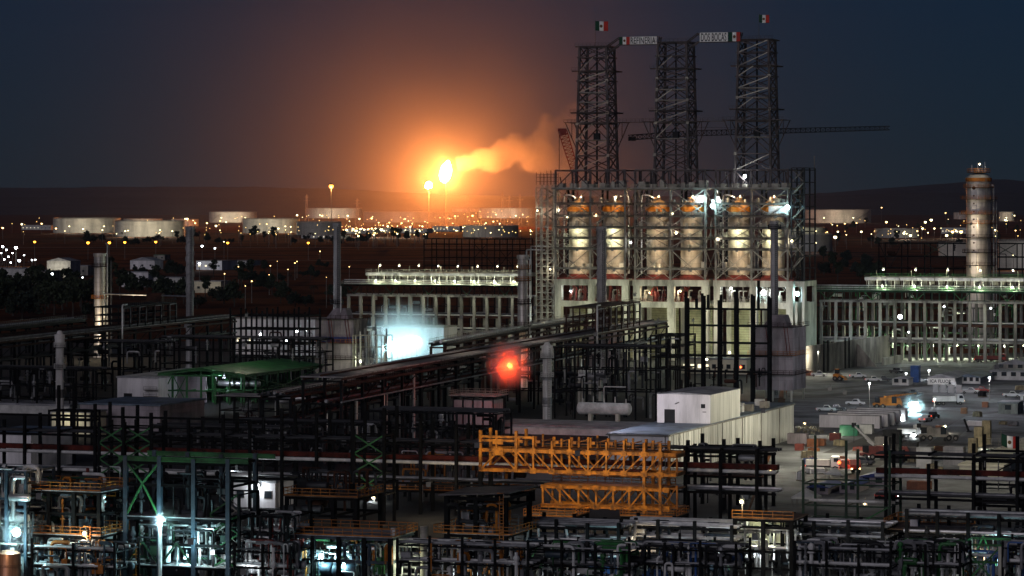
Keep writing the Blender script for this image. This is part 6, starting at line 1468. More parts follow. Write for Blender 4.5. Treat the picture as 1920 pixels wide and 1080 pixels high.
# ---- containers and crates
container('bright green container before the white trailers',1574,817,4.4,2.5,2.5,'box_green')
container('pale mint container behind the green one',1605,813,4.0,2.5,2.2,'tarp_white')
container('grey container with reddish front at the left of the yard',1476,832,4.6,2.5,2.4,'furnace_wall')
container('orange skip beside the grey container',1513,838,2.6,2,1.8,'box_orange',name='skip')
container('rusty orange crate stack below the yellow lit pile',1528,836,2.2,2,1.6,'box_orange',name='crate'); container('dark red bin left of the mobile crane',1555,826,2.4,2,1.7,'box_red',name='skip')
container('small red bin beside the dark red one',1490,845,1.8,1.8,1.5,'box_red',name='skip')
container('tall pale upright container in the yard centre right',1718,880,3.2,3,4.6,'cabin_wall')
container('stack of grey flat boxes right of the tall pale container',1768,872,4.4,3,3.9,'stack_grey')
container('pale container with orange marks just above the red pipe beam',1690,900,5.6,2.5,2.2,'cabin_wall')
container('orange striped crate below the red pipe beam',1700,918,4.6,2.5,1.6,'box_orange',name='crate')
container('low white container beside the leaning dark post',1812,798,4.8,2.4,1.1,'white_wall')
container('orange bin on the open concrete, left of two',1801,776,1.6,1.6,1.6,'box_orange',name='skip'); container('orange bin on the open concrete, right of two',1841,764,1.6,1.6,1.5,'box_orange',name='skip')
container('low orange crate beside the bright lit truck',1754,807,2,1.6,1.2,'box_orange',name='crate')
for k, (px, py, hh) in enumerate(((1826,838,4.6),(1841,834,5.6),(1815,850,3.4))): container('tall pale yellow crate stack near the flag, %s of three' % ('middle','tallest','shortest')[k],px,py,1.9,2,hh,'crate_wood',name='crate_stack')
for k, (px, py, m_) in enumerate(((1650,862,'stack_band'),(1668,868,'dark_steel'),(1640,846,'stack_band'),(1690,848,'dark_steel'),(1700,862,'stack_band'),(1655,832,'dark_steel'))): container('dark equipment box in the black heap mid yard, %s in the row' % nth(k+1),px,py,2.6+k*.3,2.6,2.2+(k%3)*.5,m_,name='equipment_box',group='dark boxes in the middle of the yard')
t = thing('leaning_post','dark leaning steel post on the open concrete','post',G(1817,810)); MB().bar((0,0,0),(-1.2,0,3.2),.5).build('post','black_steel',t); MB().box(-.6,-.5,0,.6,.5,.25).build('base','dark_steel',t)
# pile lit yellow
q = random.Random(4); mb = MB()
for k in range(160):
    an = q.uniform(0,6.28); rr = 3.4*math.sqrt(q.random()); z = max(.1,(3.4-rr)*.8*q.uniform(.6,1.1)); s = q.uniform(.2,.5); c = Vector((rr*1.5*math.cos(an),rr*math.sin(an),z)); mb.add([c+Vector((q.uniform(-s,s),q.uniform(-s,s),q.uniform(-s,s))) for _ in range(4)],[(0,1,2),(0,2,3),(0,3,1),(1,3,2)])
g = G(1508,812); o = mb.build('scrap_heap','rock_pile',loc=g); tag(o,'yellow lit scrap heap beside the ribbed warehouse end','heap',kind='stuff')
# ---- vehicles
car('white car parked before the concrete wall, nearest its bright end',1520,706,RAD(5))
car('white pickup standing in the open before the concrete wall',1594,709,RAD(0))
car('dark pickup left of the small grey cabin',1667,699,RAD(60),'car_dark')
car('dark car behind the mobile crane',1600,872,RAD(30),'car_dark','car',lights=None)
car('dark red car beside the small blue roofs',1640,936,RAD(15),'car_red','car',lights=1)
truck('dark red flatbed truck before the right cooler rack',1827,679,RAD(8),'car_red','box_red',11,loadh=1.2)
truck('white truck with green load on the far concrete, headlights on',1753,760,RAD(-8),'car_white','tarp_white',8.5,loadh=1.4,lights=1)
truck('white truck lit by the floodlight in the middle of the yard',1690,822,RAD(-20),'car_white','tarp_white',6.5,loadh=1.2,lights=1)
truck('truck with glowing red tail lights on the dark track',1572,884,RAD(75),'car_red','box_red',7,loadh=1.6,lights=1)
truck('low white truck left of the tail lit truck',1510,882,RAD(10),'car_white','cabin_wall',7.5,loadh=1.2)
g = stand(1577,886); flood('floodlight','red lamp on the back of the tail lit truck',0,-1.5,2.2,(1,.16,.04),260,'lamp_red',.35,g,'red lamps')
mobile_crane('white boomed mobile crane with red carrier in the yard',1612,862,RAD(8),'box_red',W(1601,797,713),'cabin_wall')
mobile_crane('yellow mobile crane with long yellow boom lying to the right',1636,766,RAD(12),'yellow_deep',W(1718,737,905),'yellow_steel',8)
mobile_crane('grey mobile crane beside the floodlit truck',1722,826,RAD(10),'grey_steel',W(1723,798,765),'grey_steel',7)
# yellow loader by the wall
g = stand(1562,714); t = thing('wheel_loader','yellow wheel loader before the concrete wall','loader',g.loc,g.rz)
MB().prism([(0,0,.9),(0,0,2.2),(1.4,0,2.3),(2.6,0,1.6),(2.6,0,.9)],(0,0,0),(0,2,0)).build('body','yellow_steel',t); MB().box(.5,.2,2.31,1.7,1.8,3.6).build('cab','glass',t); MB().box(.4,.1,3.61,1.8,1.9,3.75).build('cab_roof','yellow_steel',t)
MB().bar((2.5,1,1.5),(3.6,1,1.0),.5).build('lift_arm','yellow_steel',t); MB().prism([(3.6,-.2,.3),(3.6,-.2,1.4),(4.4,-.2,.3)],(0,0,0),(0,2.4,0)).build('bucket','yellow_deep',t); wheels(t,(.6,2.1),2,.75)
g = stand(1512,704); t = thing('machine_bucket','orange machine arm at the left end of the concrete wall','machine',g.loc,g.rz); MB().bar((0,0,1),(-2,0,5),.7).bar((-2,0,5),(-6,0,4.4),.6).build('arm','rail_orange',t); MB().box(-1,-1,0,2,1,1.6).build('body','box_orange',t)
q = random.Random(77); spots = []
for k in range(14): spots.append((q.uniform(1488,1625),q.uniform(818,905)))
for k in range(9): spots.append((q.uniform(1690,1800),q.uniform(838,900)))
for k in range(5): spots.append((q.uniform(1740,1915),q.uniform(728,800)))
spots.sort()
for k, (px, py) in enumerate(spots):
    g = stand(px, py, ANG+q.uniform(-.6,.6)); kind = q.randrange(3); w_ = q.uniform(1.4,3.6)
    lab = '%s in the yard, %s store from left' % (('stack of pale pipe lengths','tarped pallet load','low crate of timber')[kind], nth(k+1))
    t = thing(('pipe_stack','pallet_load','timber_crate')[kind],lab,('pipe stack','pallet load','crate')[kind],g.loc,g.rz,'stores lying about the yard')
    if kind == 0:
        m = MB()
        for r_ in range(3):
            for c_ in range(4-r_): m.path([(0,.25+c_*.4+r_*.2,.3+r_*.34),(w_*1.6,.25+c_*.4+r_*.2,.3+r_*.34)],.19,7)
        o = m.build('pipe_lengths',q.choice(('pipe_grey','pipe_white','rust_steel','pipe_silver')),t,True); o['kind'] = 'stuff'
        for x in (.3,w_*1.3): MB().box(x,0,0,x+.15,1.8,.11).build('bearer','crate_wood',t)
    else:
        for x in (.1,w_/2-.08,w_-.25): MB().box(x,0,0,x+.15,1.6,.14).build('runner','crate_wood',t)
        MB().box(0,0,.142,w_,1.6,.2).build('pallet_deck','crate_wood',t)
        hh = q.uniform(.7,1.9); m_ = q.choice(('tarp_white','tarp_blue','furnace_wall','box_orange','dark_steel','cabin_wall','box_red')) if kind == 1 else 'crate_wood'
        MB().prism([(.08,.08,.204),(w_-.08,.08,.204),(w_-.15,.1,hh),(w_*.6,.1,hh+.12),(.2,.1,hh-.05)],(0,0,0),(0,1.4,0)).build('load',m_,t)
        for x in (w_*.3,w_*.7): MB().box(x,.06,.21,x+.08,1.5,hh+.14).build('strap','stack_band',t)
for k,(px,py,an,m_) in enumerate(((1530,772,10,'car_white'),(1548,770,12,'car_dark'),(1735,792,-60,'car_white'),(1748,786,-60,'car_dark'),(1772,726,70,'car_white'),(1802,738,15,'car_white'),(1822,736,15,'car_red'),(1695,742,30,'car_dark'),(1622,716,5,'car_white'),(1640,715,5,'car_dark'),(1585,760,20,'car_white'),(1880,745,10,'car_white'))): car('%s pickup in the yard, %s of the scattered ones' % ({'car_white':'white','car_dark':'dark','car_red':'red'}[m_],nth(k+1)),px,py,RAD(an),m_,group='pickups scattered in the yard')
for k,(p_,q_,w_) in enumerate(((G(1500,735),G(1640,722),5),(G(1600,800),G(1900,770),4),(G(1560,850),G(1690,800),4.5),(G(1720,870),G(1800,800),5))): strip('road',p_,q_,w_,.026+.004*k,'road')
# tents and canopies
def tent(label, px, py, w, d, h, m, name='tent', group='tents and canopies in the yard'):
    g = stand(px, py); t = thing(name, label, name, g.loc, g.rz, group)
    for x in (.1,w-.1):
        for y in (.1,d-.1): MB().box(x-.05,y-.05,0,x+.05,y+.05,h).build('pole','grey_steel',t)
    MB().add([(0,0,h),(w,0,h),(w,d,h),(0,d,h),(w/2,d/2,h+w*.3),(0,0,h-.4),(w,0,h-.4),(w,d,h-.4),(0,d,h-.4)],[(0,1,4),(1,2,4),(2,3,4),(3,0,4),(0,5,6,1),(1,6,7,2),(2,7,8,3),(3,8,5,0)]).build('canopy',m,t)
    return t
tent('pale pointed tent beside the dark steel column',1484,950,4.8,4,1.9,'tarp_white'); tent('white canopy between the blue roofs',1546,908,3.4,4,2.3,'tarp_white')
def shed(label, px0, px1, pyt, pyb, dep, roof, wall='cabin_wall'): building('canopy_shed',label,px0,px1,pyt,pyb,dep,wall,roof,2,0,True,'blue roofed sheds in the yard',cat='shed')
shed('blue roofed shed left of the white canopy',1513,1552,912,926,12,'tarp_blue','furnace_wall'); shed('blue roofed shed right of the white canopy',1574,1606,908,924,11,'tarp_blue','furnace_wall'); shed('dark violet roofed shed by the red pipe beam',1612,1660,893,912,10,'blue_band','furnace_wall')
building('warehouse','long cream roofed building running out at the right edge',1799,1880,872,893,95,'pale_roof','pale_roof',0,0,False,None)
# flag in the yard
fl_ = flag(1878,812,1908,835,1877,0,'tricolour flag hanging over the cream roofed building',loc=G(1877,862),zb=0,rz=-ANG,wave=1.5)
# fences
t = thing('fence','wire fence with thin posts behind the crate stacks','fence',G(1845,846),-RAD(25))
for k in range(13): MB().box(k*1.7-.05,-.05,0,k*1.7+.05,.05,3.0).build('post','grey_steel',t)
m = MB()
for z in (.3,1.0,1.7,2.4,2.95): m.bar((0,-.07,z),(20.4,-.07,z),.05)
m.build('wire_mesh','pale_steel',t)
# ---- yard lamps
t = lamp_post('floodlight_mast','brilliant cyan floodlight mast in the middle of the yard',G(1713,777),(777-757)/F*GY(777),'lamp_cyan',1.15,(CYAN,YD_W),pole='grey_steel')
lamp_post('floodlight_mast','low white floodlight beside the lit truck in the yard',G(1713,822),.9,'lamp_white',.55,(WHITE,420),pole='grey_steel',pr=.06)
for k, (px, pyb, pyt, b, w, c, lab) in enumerate(((1630,766,718,'lamp_white',1600,WHITE,'thin grey lamp post left of the yellow crane'),(1855,750,708,'lamp_white',1600,WHITE,'thin grey lamp post before the long cream cabin'),(1752,765,748,'lamp_white',700,WHITE,'short white lamp left of the far truck'),(1742,712,694,'lamp_white',900,WHITE,'white lamp behind the lettered cabin'),(1699,713,700,'lamp_white',700,WHITE,'white lamp left of the blue container'),
    (1846,842,832,'lamp_cream',900,CREAM,'cream lamp at the foot of the crate stacks'),(1772,812,799,'lamp_cream',600,CREAM,'small cream lamp right of the lit truck'),(1509,800,793,'lamp_warm',900,CREAM,'warm lamp on the scrap heap'),(1565,818,812,'lamp_cream',900,CREAM,'cream lamp left of the green container'),(1636,855,848,'lamp_white',900,WHITE,'white lamp at the foot of the white crane boom'),(1690,790,782,'lamp_white',900,WHITE,'white lamp at the end of the white trailers'))):
    lamp_post('lamp_post',lab,G(px,pyb),(pyb-pyt)/F*GY(pyb),b,.28,(c,w*YL),'lamps in the yard',pr=.06)
flood('floodlight','unseen flood lamp over the open concrete at right',0,0,22,(.95,.93,1),YD_F,'lamp_white',.05,Grid(1790,860),hood=True); flood('floodlight','unseen flood lamp over the cream roofed building',0,0,24,CREAM,YD_F*.8,'lamp_cream',.05,Grid(1870,640),hood=True); flood('floodlight','unseen flood lamp before the white trailers',0,0,11,CREAM,1500,'lamp_cream',.05,Grid(1585,770),hood=True)  # unseen flood lamps that brighten the yard
flood('floodlight','unseen flood lamp over the site cabins',0,0,18,(.95,.95,1),YD_F*.8,'lamp_white',.05,Grid(1800,960),hood=True)
# ================================================================== foreground
FGG = 'pipe structures in the foreground'
def rackR(label, px0, px1, npx, ov):
    """long low rack with the dark red box pipe and the white pipe, across the picture"""
    G0 = Grid(960,580); u0, u1 = G0.u(px0), G0.u(px1); t = thing('pipe_rack',label,'pipe rack',G0.w(u0,0),G0.rz,'racks with the dark red pipe across the foreground'); L = u1-u0
    zr = G0.z(862); zw = G0.z(873); za = G0.z(838); zl = G0.z(912); q = random.Random(int(px0))
    for px, top in npx:
        u = G0.u(px)-u0
        for v in (-.4,6): 
            MB().box(u-.27,v-.27,0,u+.27,v-.2,G0.z(top)).box(u-.27,v+.2,0,u+.27,v+.27,G0.z(top)).box(u-.04,v-.195,0,u+.04,v+.195,G0.z(top)).build('column','black_steel',t)
        for z in (za+.6,zr-.75,zl): MB().bar((u,-.1,z),(u,6,z),.4,.5).build('cross_beam','black_steel',t)
    for z, nm in ((za,'black_steel'),(zl,'black_steel'),(G0.z(800),'black_steel')): 
        if nm and not (z > za+1 and not ov): MB().hbeam((0,.1,z),(L,.1,z),.3,.42).build('long_beam',nm,t)
    MB().box(0,1.0,zr-.6,L,2.4,zr+.3).build('red_box_pipe','red_beam',t)
    MB().path([(0,.3,zw+.1),(L,.3,zw+.1)],.33,9).build('white_pipe','pipe_white',t,True)
    for k in range(4): z = zl+.4+q.uniform(0,.3); MB().path([(0,.8+k*1.3,z),(L,.8+k*1.3,z)],q.uniform(.16,.36),8).build('pipe',q.choice(('pipe_white','pipe_grey','pipe_silver','pipe_dark')),t,True)
    for k in range(3): MB().path([(0,1+k*1.6,za+.55),(L,1+k*1.6,za+.55)],q.uniform(.14,.3),8).build('pipe','pipe_dark',t,True)
    return t, L, G0
rackR('left stretch of the pipe rack with dark red box pipe',-40,470,((-20,815),(48,800),(112,740),(180,775),(232,780),(285,790),(355,800),(420,790),(470,800)),True)
rackR('middle stretch of the pipe rack with dark red box pipe',475,1240,((530,775),(595,780),(662,765),(722,770),(790,790),(857,800)),False)
rackR('right stretch of the pipe rack with dark red box pipe',1245,1455,((1286,828),(1352,838),(1420,830)),False)
rackR('far right stretch of the pipe rack with dark red box pipe',1640,1990,((1662,800),(1742,848),(1826,843),(1908,843),(1975,840)),False)
f = Frame('steel_skeleton','black frame of square columns right of the yellow truss','steel structure',1290,1425,596,10,(840,852,890,918),2,1,'black_steel',cw=.75,bw=.5,over=1.4,group=FGG); f.deck(2,'rust_steel'); f.clutter(23,('dark_steel','pipe_dark','pipe_grey'),(0,12)); f.pipes(3,5,('pipe_white','pipe_grey','pipe_dark'),(.15,.35))
for k,(u,v) in enumerate(((.08,5),(.95,5),(.55,6))): MB().bar((f.L*u,v,f.zs[0]-1.2),(f.L*u+2.2,v,f.zs[0]-.6),.5,.3).build('bright_cable_tray','pale_steel',f.t)
f = Frame('steel_skeleton','black frame of square columns before the cream roofed building','steel structure',1826,1990,570,10,(850,862,905,945),2,1,'black_steel',cw=.75,bw=.5,over=2.2,group=FGG); f.clutter(20,('dark_steel','pipe_dark','pipe_grey'),(0,12)); f.pipes(3,5,('pipe_white','pipe_silver','pipe_dark'),(.15,.35)); f.brace(0,2,1,'d')
f = Frame('steel_skeleton','thin dark green columned frame in the yard foreground','steel structure',1506,1668,560,9,(905,945,975),2,1,'dark_green_steel',cw=.5,bw=.3,over=5.5,group=FGG); f.brace(1,None,1,'d','green_steel'); f.pipes(1,1,'pipe_white',(.25,.3))
# green crossed frames at left
def gx(px0, px1, pys, lab, Y=570, m='green_steel'):
    f = Frame('braced_frame',lab,'steel structure',px0,px1,Y,5,pys,1,1,'black_steel',cw=.6,bw=.35,over=1.0,group='black frames with green cross braces')
    for k in range(len(pys)-1): f.brace(0,k+1,k,'x',m,.26)
    return f
gx(664,720,(815,850,885,925),'tall black frame with crossed green braces left of the middle'); gx(186,232,(800,830,860,890),'black frame with pale green chevrons at left, left of two'); gx(234,284,(800,830,860,890),'black frame with pale green chevrons at left, right of two')
# F1 dark equipment platform far left
f = Frame('process_platform','dark platform with orange railings at the far left','platform',45,186,505,9,(918,958,1000,1045),3,1,'black_steel',cw=.7,bw=.5,group=FGG); f.deck(0,'deck_grey'); f.rail(0,'rail_orange',ext=.4); f.deck(2,'deck_grey',ext=.5); f.rail(2,'rail_orange',0,1,ext=.4); f.clutter(57,('pipe_grey','blue_steel','pipe_dark','dark_green_steel','yellow_deep','pipe_silver'),(0,16)); f.ladder(f.L*.86,0,9.5); f.lamp('warm lamp at the corner of the far left platform',f.L*.86,-1.2,8.4,WARM,700,'lamp_warm',.3)
MB().bar((f.L*.86,-1.2,8.2),(f.L*1.06,-1.4,3.8),.12).build('cable_pole','pale_steel',f.t)
f = Frame('process_platform','small brown topped platform above the far left one','platform',142,215,528,8,(905,930,960),2,1,'black_steel',cw=.5,bw=.4,group=FGG); f.deck(0,'deck_brown',ext=.3); f.rail(1,'rail_orange',ext=.3,sides=False); f.clutter(23,('pipe_white','red_steel','pipe_dark'),(2,17))
f = Frame('pipe_structure','blue lit pipe structure at the left edge','steel structure',-60,48,500,9,(880,930,985,1035),3,1,'blue_steel',cw=.5,bw=.4,group=FGG); f.clutter(68,('pipe_silver','pipe_white','blue_steel','pipe_grey'),(0,18),(.08,.4)); f.lamp('brilliant cyan lamp near the left edge',f.L*.93,-1.4,H-(993-HY)*FQ(500)/F,CYAN,FG_CY,'lamp_cyan',.62)
MB().bar((f.L*.5,-.6,6.9),(f.L*.93,-1.2,6.9),.3,.2).build('lamp_arm','pale_steel',f.t)
t, g, r, h = stack('storage_vessel','copper clad vessel cut by the bottom left corner',16,46,1037,488,'copper_clad',cat='vessel',ladder=False,cap=False)
MB().lathe((0,0,h),[(r,-.01),(r*.8,.25),(r*.3,.45),(.01,.5)],24).build('top_head','copper_clad',t,True); flood('floodlight','small unseen warm lamp over the copper clad vessel',0,-4,6,WARM,260,'lamp_warm',.05,Grid(20,482),hood=True)
# F2 tall braced tower
f = Frame('process_tower','tall black tower frame with green chevrons and teal decks','steel structure',236,428,505,10,(864,905,968,1015,1058),3,1,'blue_steel','black_steel',cw=.8,bw=.5,over=.6,group=FGG); f.deck(2,'deck_grey',.0,.98,.2); f.deck(4,'deck_grey',.0,1,.3)
for k,(lo,hi,kd) in enumerate(((2,1,'v'),(1,0,'i'))): f.brace(0,lo,hi,kd,'green_steel',.28)
f.brace(1,4,3,'v','dark_green_steel',.28); f.brace(0,4,3,'v','dark_green_steel',.26)
for v in (0,10): MB().hbeam((-1.2,v,f.zs[0]+.4),(f.L+3.2,v,f.zs[0]+.4),.6,.7).build('top_beam','green_steel',f.t)
f.clutter(68,('pipe_silver','pipe_dark','dark_steel','pipe_white','dark_green_steel'),(0,9)); f.clutter(27,('dark_steel','pipe_dark'),(9,17))
f.lamp('cyan lamp over the teal deck of the tall braced tower',f.L*.39,-1.3,H-(970-HY)*FQ(505)/F,CYAN,FG_CY*.55,'lamp_cyan',.36); f.lamp('cyan lamp low under the deck of the tall braced tower',f.L*.55,1.5,4.6,CYAN,FG_CY*.4,'lamp_cyan',.06)
MB().path([(f.L*.36,-.8,0),(f.L*.36,-.8,f.zs[2])],.3,8).build('white_standpipe','pipe_white',f.t,True); f.ladder(f.L*.12,0,6.5,'yellow_deep')
f = Frame('stair_tower','dark stair tower with bright green braces in the left foreground','stair tower',392,448,498,7,(925,965,1000,1035,1065),1,1,'black_steel',cw=.5,bw=.3,group=FGG)
for k in range(4): f.brace(0,k+1,k,'x' if k%2 else 'd','green_steel',.24); m = MB(); a_, b_ = ((.5,f.L-.5) if k%2 else (f.L-.5,.5)); m.bar((a_,2,f.zs[k+1]),(b_,2,f.zs[k]),1.0,.2); m.bar((a_,1.4,f.zs[k+1]+1),(b_,1.4,f.zs[k]+1),.09); m.build('stair_flight','pale_steel',f.t)
f.lamp('cool lamp on the stair tower in the left foreground',f.L*.3,-2.0,5.6,WHITE,380,'lamp_white',.06)
# cabinet building with lamp
t, g, u1, h = building('control_cabin','pale control cabin with a bright lamp behind the left platforms',438,516,902,950,9,'white_wall','roof_grey',3,0,group='low buildings inside the plant')
flood('floodlight','white lamp on the roof edge of the pale control cabin',u1*.62,-.6,h-.6,WHITE,700,'lamp_white',.3,g)
f = Frame('pipe_structure','dark pipe rack with many short pale pipes beside the stair tower','steel structure',440,540,502,9,(965,995,1025,1055),3,1,'black_steel',cw=.45,bw=.35,group=FGG); f.clutter(74,('pipe_white','pipe_grey','dark_steel','pipe_silver','red_steel'),(0,11)); f.pipes(1,5,('pipe_white','pipe_grey')); f.pipes(2,4,('pipe_silver','pipe_dark'))
# F4 platforms with orange rails
f = Frame('process_platform','square platform with orange railing left of the bright pipe columns','platform',538,668,545,10,(930,962,1000,1040),3,1,'black_steel',cw=.7,bw=.5,group=FGG); f.deck(0,'deck_brown',ext=.4); f.rail(0,'yellow_deep',ext=.35); f.clutter(27,('dark_steel','pipe_dark','rust_steel'),(9,16))
f = Frame('process_platform','lower wide platform with orange railing over teal lit machines','platform',540,732,508,10,(1002,1045),4,1,'black_steel','blue_steel',cw=.8,bw=.55,group=FGG); f.deck(0,'deck_grey',ext=.4); f.rail(0,'rail_orange',ext=.35); f.clutter(78,('pipe_silver','green_steel','pipe_white','blue_steel','pipe_grey','yellow_deep'),(0,6.5),(.08,.35)); f.lamp('cyan lamp under the lower wide platform, left of two',f.L*.3,1.2,4.4,CYAN,FG_CY*.5,'lamp_cyan',.06); f.lamp('cyan lamp under the lower wide platform, right of two',f.L*.5,1.6,3.2,CYAN,FG_CY*.4,'lamp_cyan',.06)
for k in range(3): MB().hcyl((f.L*(.3+.12*k),2,2.4),(f.L*(.3+.12*k)+1.2,2,2.4),1.1,14).build('pump_housing','blue_steel',f.t,True)
# F5 bright pipe columns
t = thing('pipe_column','pair of bright thick pipe columns left of the dark tower','pipe',Grid(738,500).loc,-ANG); MB().path([(0,0,0),(0,0,H-(990-HY)*FQ(500)/F)],.42,12).build('pipe','pipe_white',t,True); MB().path([(4.8,0,0),(4.8,0,H-(985-HY)*FQ(500)/F)],.55,12).build('pipe','pale_steel',t,True); MB().pipe([(.8,-.3,4.4),(1.4,-.3,3.4),(1.4,-.3,0)],.16,8).build('pipe','pipe_white',t,True)
m = MB()
for k in range(7): m.path([(.2,.6,1+k*1.05),(4.6,.6,1+k*1.05)],.2,8)
m.build('cross_pipes','pipe_grey',t,True)['kind'] = 'stuff'
flood('floodlight','unseen lime lamp between the bright pipe columns',2.2,-2.4,4,LIME,520,'lamp_cream',.05,Grid(740,500),hood=True)
# F7 long platforms with orange rails behind
f = Frame('process_platform','long platform with orange railings behind the bright pipe columns','platform',728,972,612,9,(918,952),6,1,'black_steel',cw=.6,bw=.45,group=FGG); f.deck(0,'rust_steel',ext=.4); f.rail(0,'rail_orange',ext=.35,w=.11); f.deck(1,'deck_grey',ext=.5); f.rail(1,'rail_orange',ext=.45,w=.1); f.clutter(51,('rust_steel','pipe_dark','yellow_deep','furnace_wall'),(2,9))
f.lamp('white lamp left of the long orange railed platform',-2.2,-2,H-(932-HY)*612/F,WHITE,420,'lamp_cream',.3)
MB().path([(-2.2,-1.75,H-(932-HY)*612/F),(-2.2,-1.75,0)],.09,6).build('lamp_pole','pale_steel',f.t,True)
for k, u in enumerate((.28,.66,.9)): MB().path([(f.L*u,-1.2,0),(f.L*u,-1.2,f.zs[0]+3.4)],.17,7).build('standpipe','pipe_white',f.t,True)
# F6 dark tower
f = Frame('process_tower','dark tower with slanting black roof and orange cage ladder','steel structure',838,948,515,11,(930,948,1000,1045),2,1,'black_steel',cw=.85,bw=.6,group=FGG)
MB().prism([(-1,-1,f.zs[0]+.1),(f.L+1,-1,f.zs[0]+.7),(f.L+1,-1,f.zs[0]+.9),(-1,-1,f.zs[0]+.3)],(0,0,0),(0,13,0)).build('roof_plate','stack_band',f.t); f.deck(2,'deck_grey',ext=.6); f.rail(2,'rail_orange',-.1,1.05); f.clutter(57,('pipe_dark','dark_steel','pipe_grey','yellow_deep'),(0,12)); f.ladder(f.L*.93,0,13.5,'rail_orange',-.9); f.ladder(f.L*.05,0,6,'yellow_deep',-.9)
# F8..F12 right foreground pipe bank
def bank(label, px0, px1, Y, pys, nu, seed, lit=None):
    f = Frame('pipe_bank',label,'pipe rack',px0,px1,Y,9,pys,nu,1,'black_steel',cw=.6,bw=.4,over=.8,group='banks of grey pipes in the foreground')
    for k in range(len(pys)-1): f.pipes(k,6,('pipe_white','pipe_grey','pipe_silver','pipe_grey'),(.14,.34),ext=.6)
    f.clutter(27,('pipe_grey','pipe_white','dark_steel','blue_steel'),(0,8))
    for k in range(nu):
        if (k+seed) % 3 == 0: f.brace(k,len(pys)-1,1,'v','green_steel',.2)
    return f
bank('bank of grey pipes under the yellow truss',985,1160,535,(985,1012,1040,1070),3,0); bank('bank of grey pipes left of the bright lit bay',1165,1372,540,(985,1008,1035,1065),3,1); bank('bank of grey pipes right of the bright lit bay',1462,1655,548,(985,1005,1030,1058),3,2); bank('bank of grey pipes running out at the right edge',1700,1990,535,(968,1000,1035,1065),5,1)
f = Frame('process_platform','brown topped platform under the right end of the yellow truss','platform',1166,1262,560,9,(968,985),2,1,'black_steel',cw=.6,bw=.5,group=FGG); f.deck(0,'deck_brown',ext=.3); f.rail(0,'rail_orange',ext=.25); 
f = Frame('process_platform','brown topped platform with orange rail left of the blue container','platform',985,1072,560,9,(968,988),2,1,'black_steel',cw=.6,bw=.5,group=FGG); f.deck(0,'deck_brown',ext=.3); f.rail(0,'rail_orange',ext=.25)
container('pale container with blue lower half under the yellow truss',1097,1005,5.0,4,5.6,'cabin_wall'); container('blue tarped block in front of the pale container',1094,1012,5.6,3,3.4,'box_blue',name='tarped_block')
f = Frame('lit_bay','brown topped platform with bright yellowish lit bay below','platform',1378,1484,535,9,(972,985,1030,1062),2,1,'black_steel',cw=.7,bw=.45,group=FGG); f.deck(0,'deck_brown',ext=.4)
f.rail(0,'rail_orange',ext=.35,sides=False)
MB().box(.4,5.6,f.zs[2]-.2,f.L*.72,5.9,f.zs[0]-.6).build('back_panel','pale_roof',f.t); f.clutter(37,('pipe_silver','pipe_white','pipe_grey','black_steel'),(0,9)); f.pipes(2,4,('pipe_silver','pipe_white')); f.pipes(1,3,('pipe_silver','pipe_grey'),(.12,.22),0,-1.2)
f.lamp('cream lamp standing on the brown topped platform with the lit bay',1.2,-.4,f.zs[0]+2.6,CREAM,260,'lamp_cream',.28); MB().path([(1.2,-.15,f.zs[0]),(1.2,-.15,f.zs[0]+2.6)],.09,6).build('lamp_pole','pale_steel',f.t,True)
for k,(u,z) in enumerate(((.25,7.2),(.55,7.2),(.25,3.4),(.55,3.2))): flood('floodlight','hooded lamp inside the bright lit bay, %s of four' % ('upper left','upper right','lower left','lower right')[k],f.L*u,1.6,z,LIME if k < 2 else WHITE,300,'lamp_cream',.05,f.g,hood=True)
f = Frame('process_platform','brown topped platform with orange railings at the lower right','platform',1662,1800,545,10,(992,1010),3,1,'black_steel',cw=.6,bw=.45,group=FGG); f.deck(0,'deck_brown',ext=.4); r_ = MB(); z = f.zs[0]+.14; r_.rail([(-.3,10.3,z),(f.L+.3,10.3,z)],1.5,.13,1.3); r_.build('railing','rail_orange',f.t); r_ = MB(); r_.rail([(-.35,0,z),(-.35,10,z)],1.5,.13,1.3); r_.build('railing','rail_orange',f.t); MB().box(f.L*.25,4,z+.01,f.L*.25+1.2,5,z+1.0).build('valve_box','white_wall',f.t)
f.brace(1,None,1,'v','green_steel'); f.brace(2,None,1,'d','green_steel')
f = Frame('concrete_portal','pale concrete columned frame with green braces at the bottom right','concrete frame',1800,1880,498,9,(1018,1050),1,1,'concrete','green_steel',cw=.28,bw=.4,group=FGG)
for u in f.us: MB().box(u-.55,-.55,0,u+.55,.55,f.zs[0]-.3).build('column','concrete',f.t)
f.brace(0,None,0,'x','green_steel'); f.clutter(27,('pipe_white','rail_orange','box_blue','pipe_grey'),(0,5)); f.lamp('white lamp in the concrete columned frame at the bottom right',-1.2,1,3.4,WHITE,300,'lamp_white',.3)
for k,(px,py,Y,b,w,c,lab) in enumerate(((1832,978,540,'lamp_warm',160,WARM,'small warm lamp above the lower right pipes, left of two'),(1848,983,540,'lamp_warm',160,WARM,'small warm lamp above the lower right pipes, right of two'),(1622,944,570,'lamp_warm',200,WARM,'warm lamp at the end of the yard track'),(1800,993,540,'lamp_warm',120,WARM,'small lamp right of the lower right platform'),(1445,884,590,'lamp_warm',160,WARM,'small lamp on the red pipe beam'))):
    flood('floodlight',lab,0,0,H-(py-HY)*Y/F,c,w,b,.2,Grid(px,Y),'small warm lamps in the foreground')
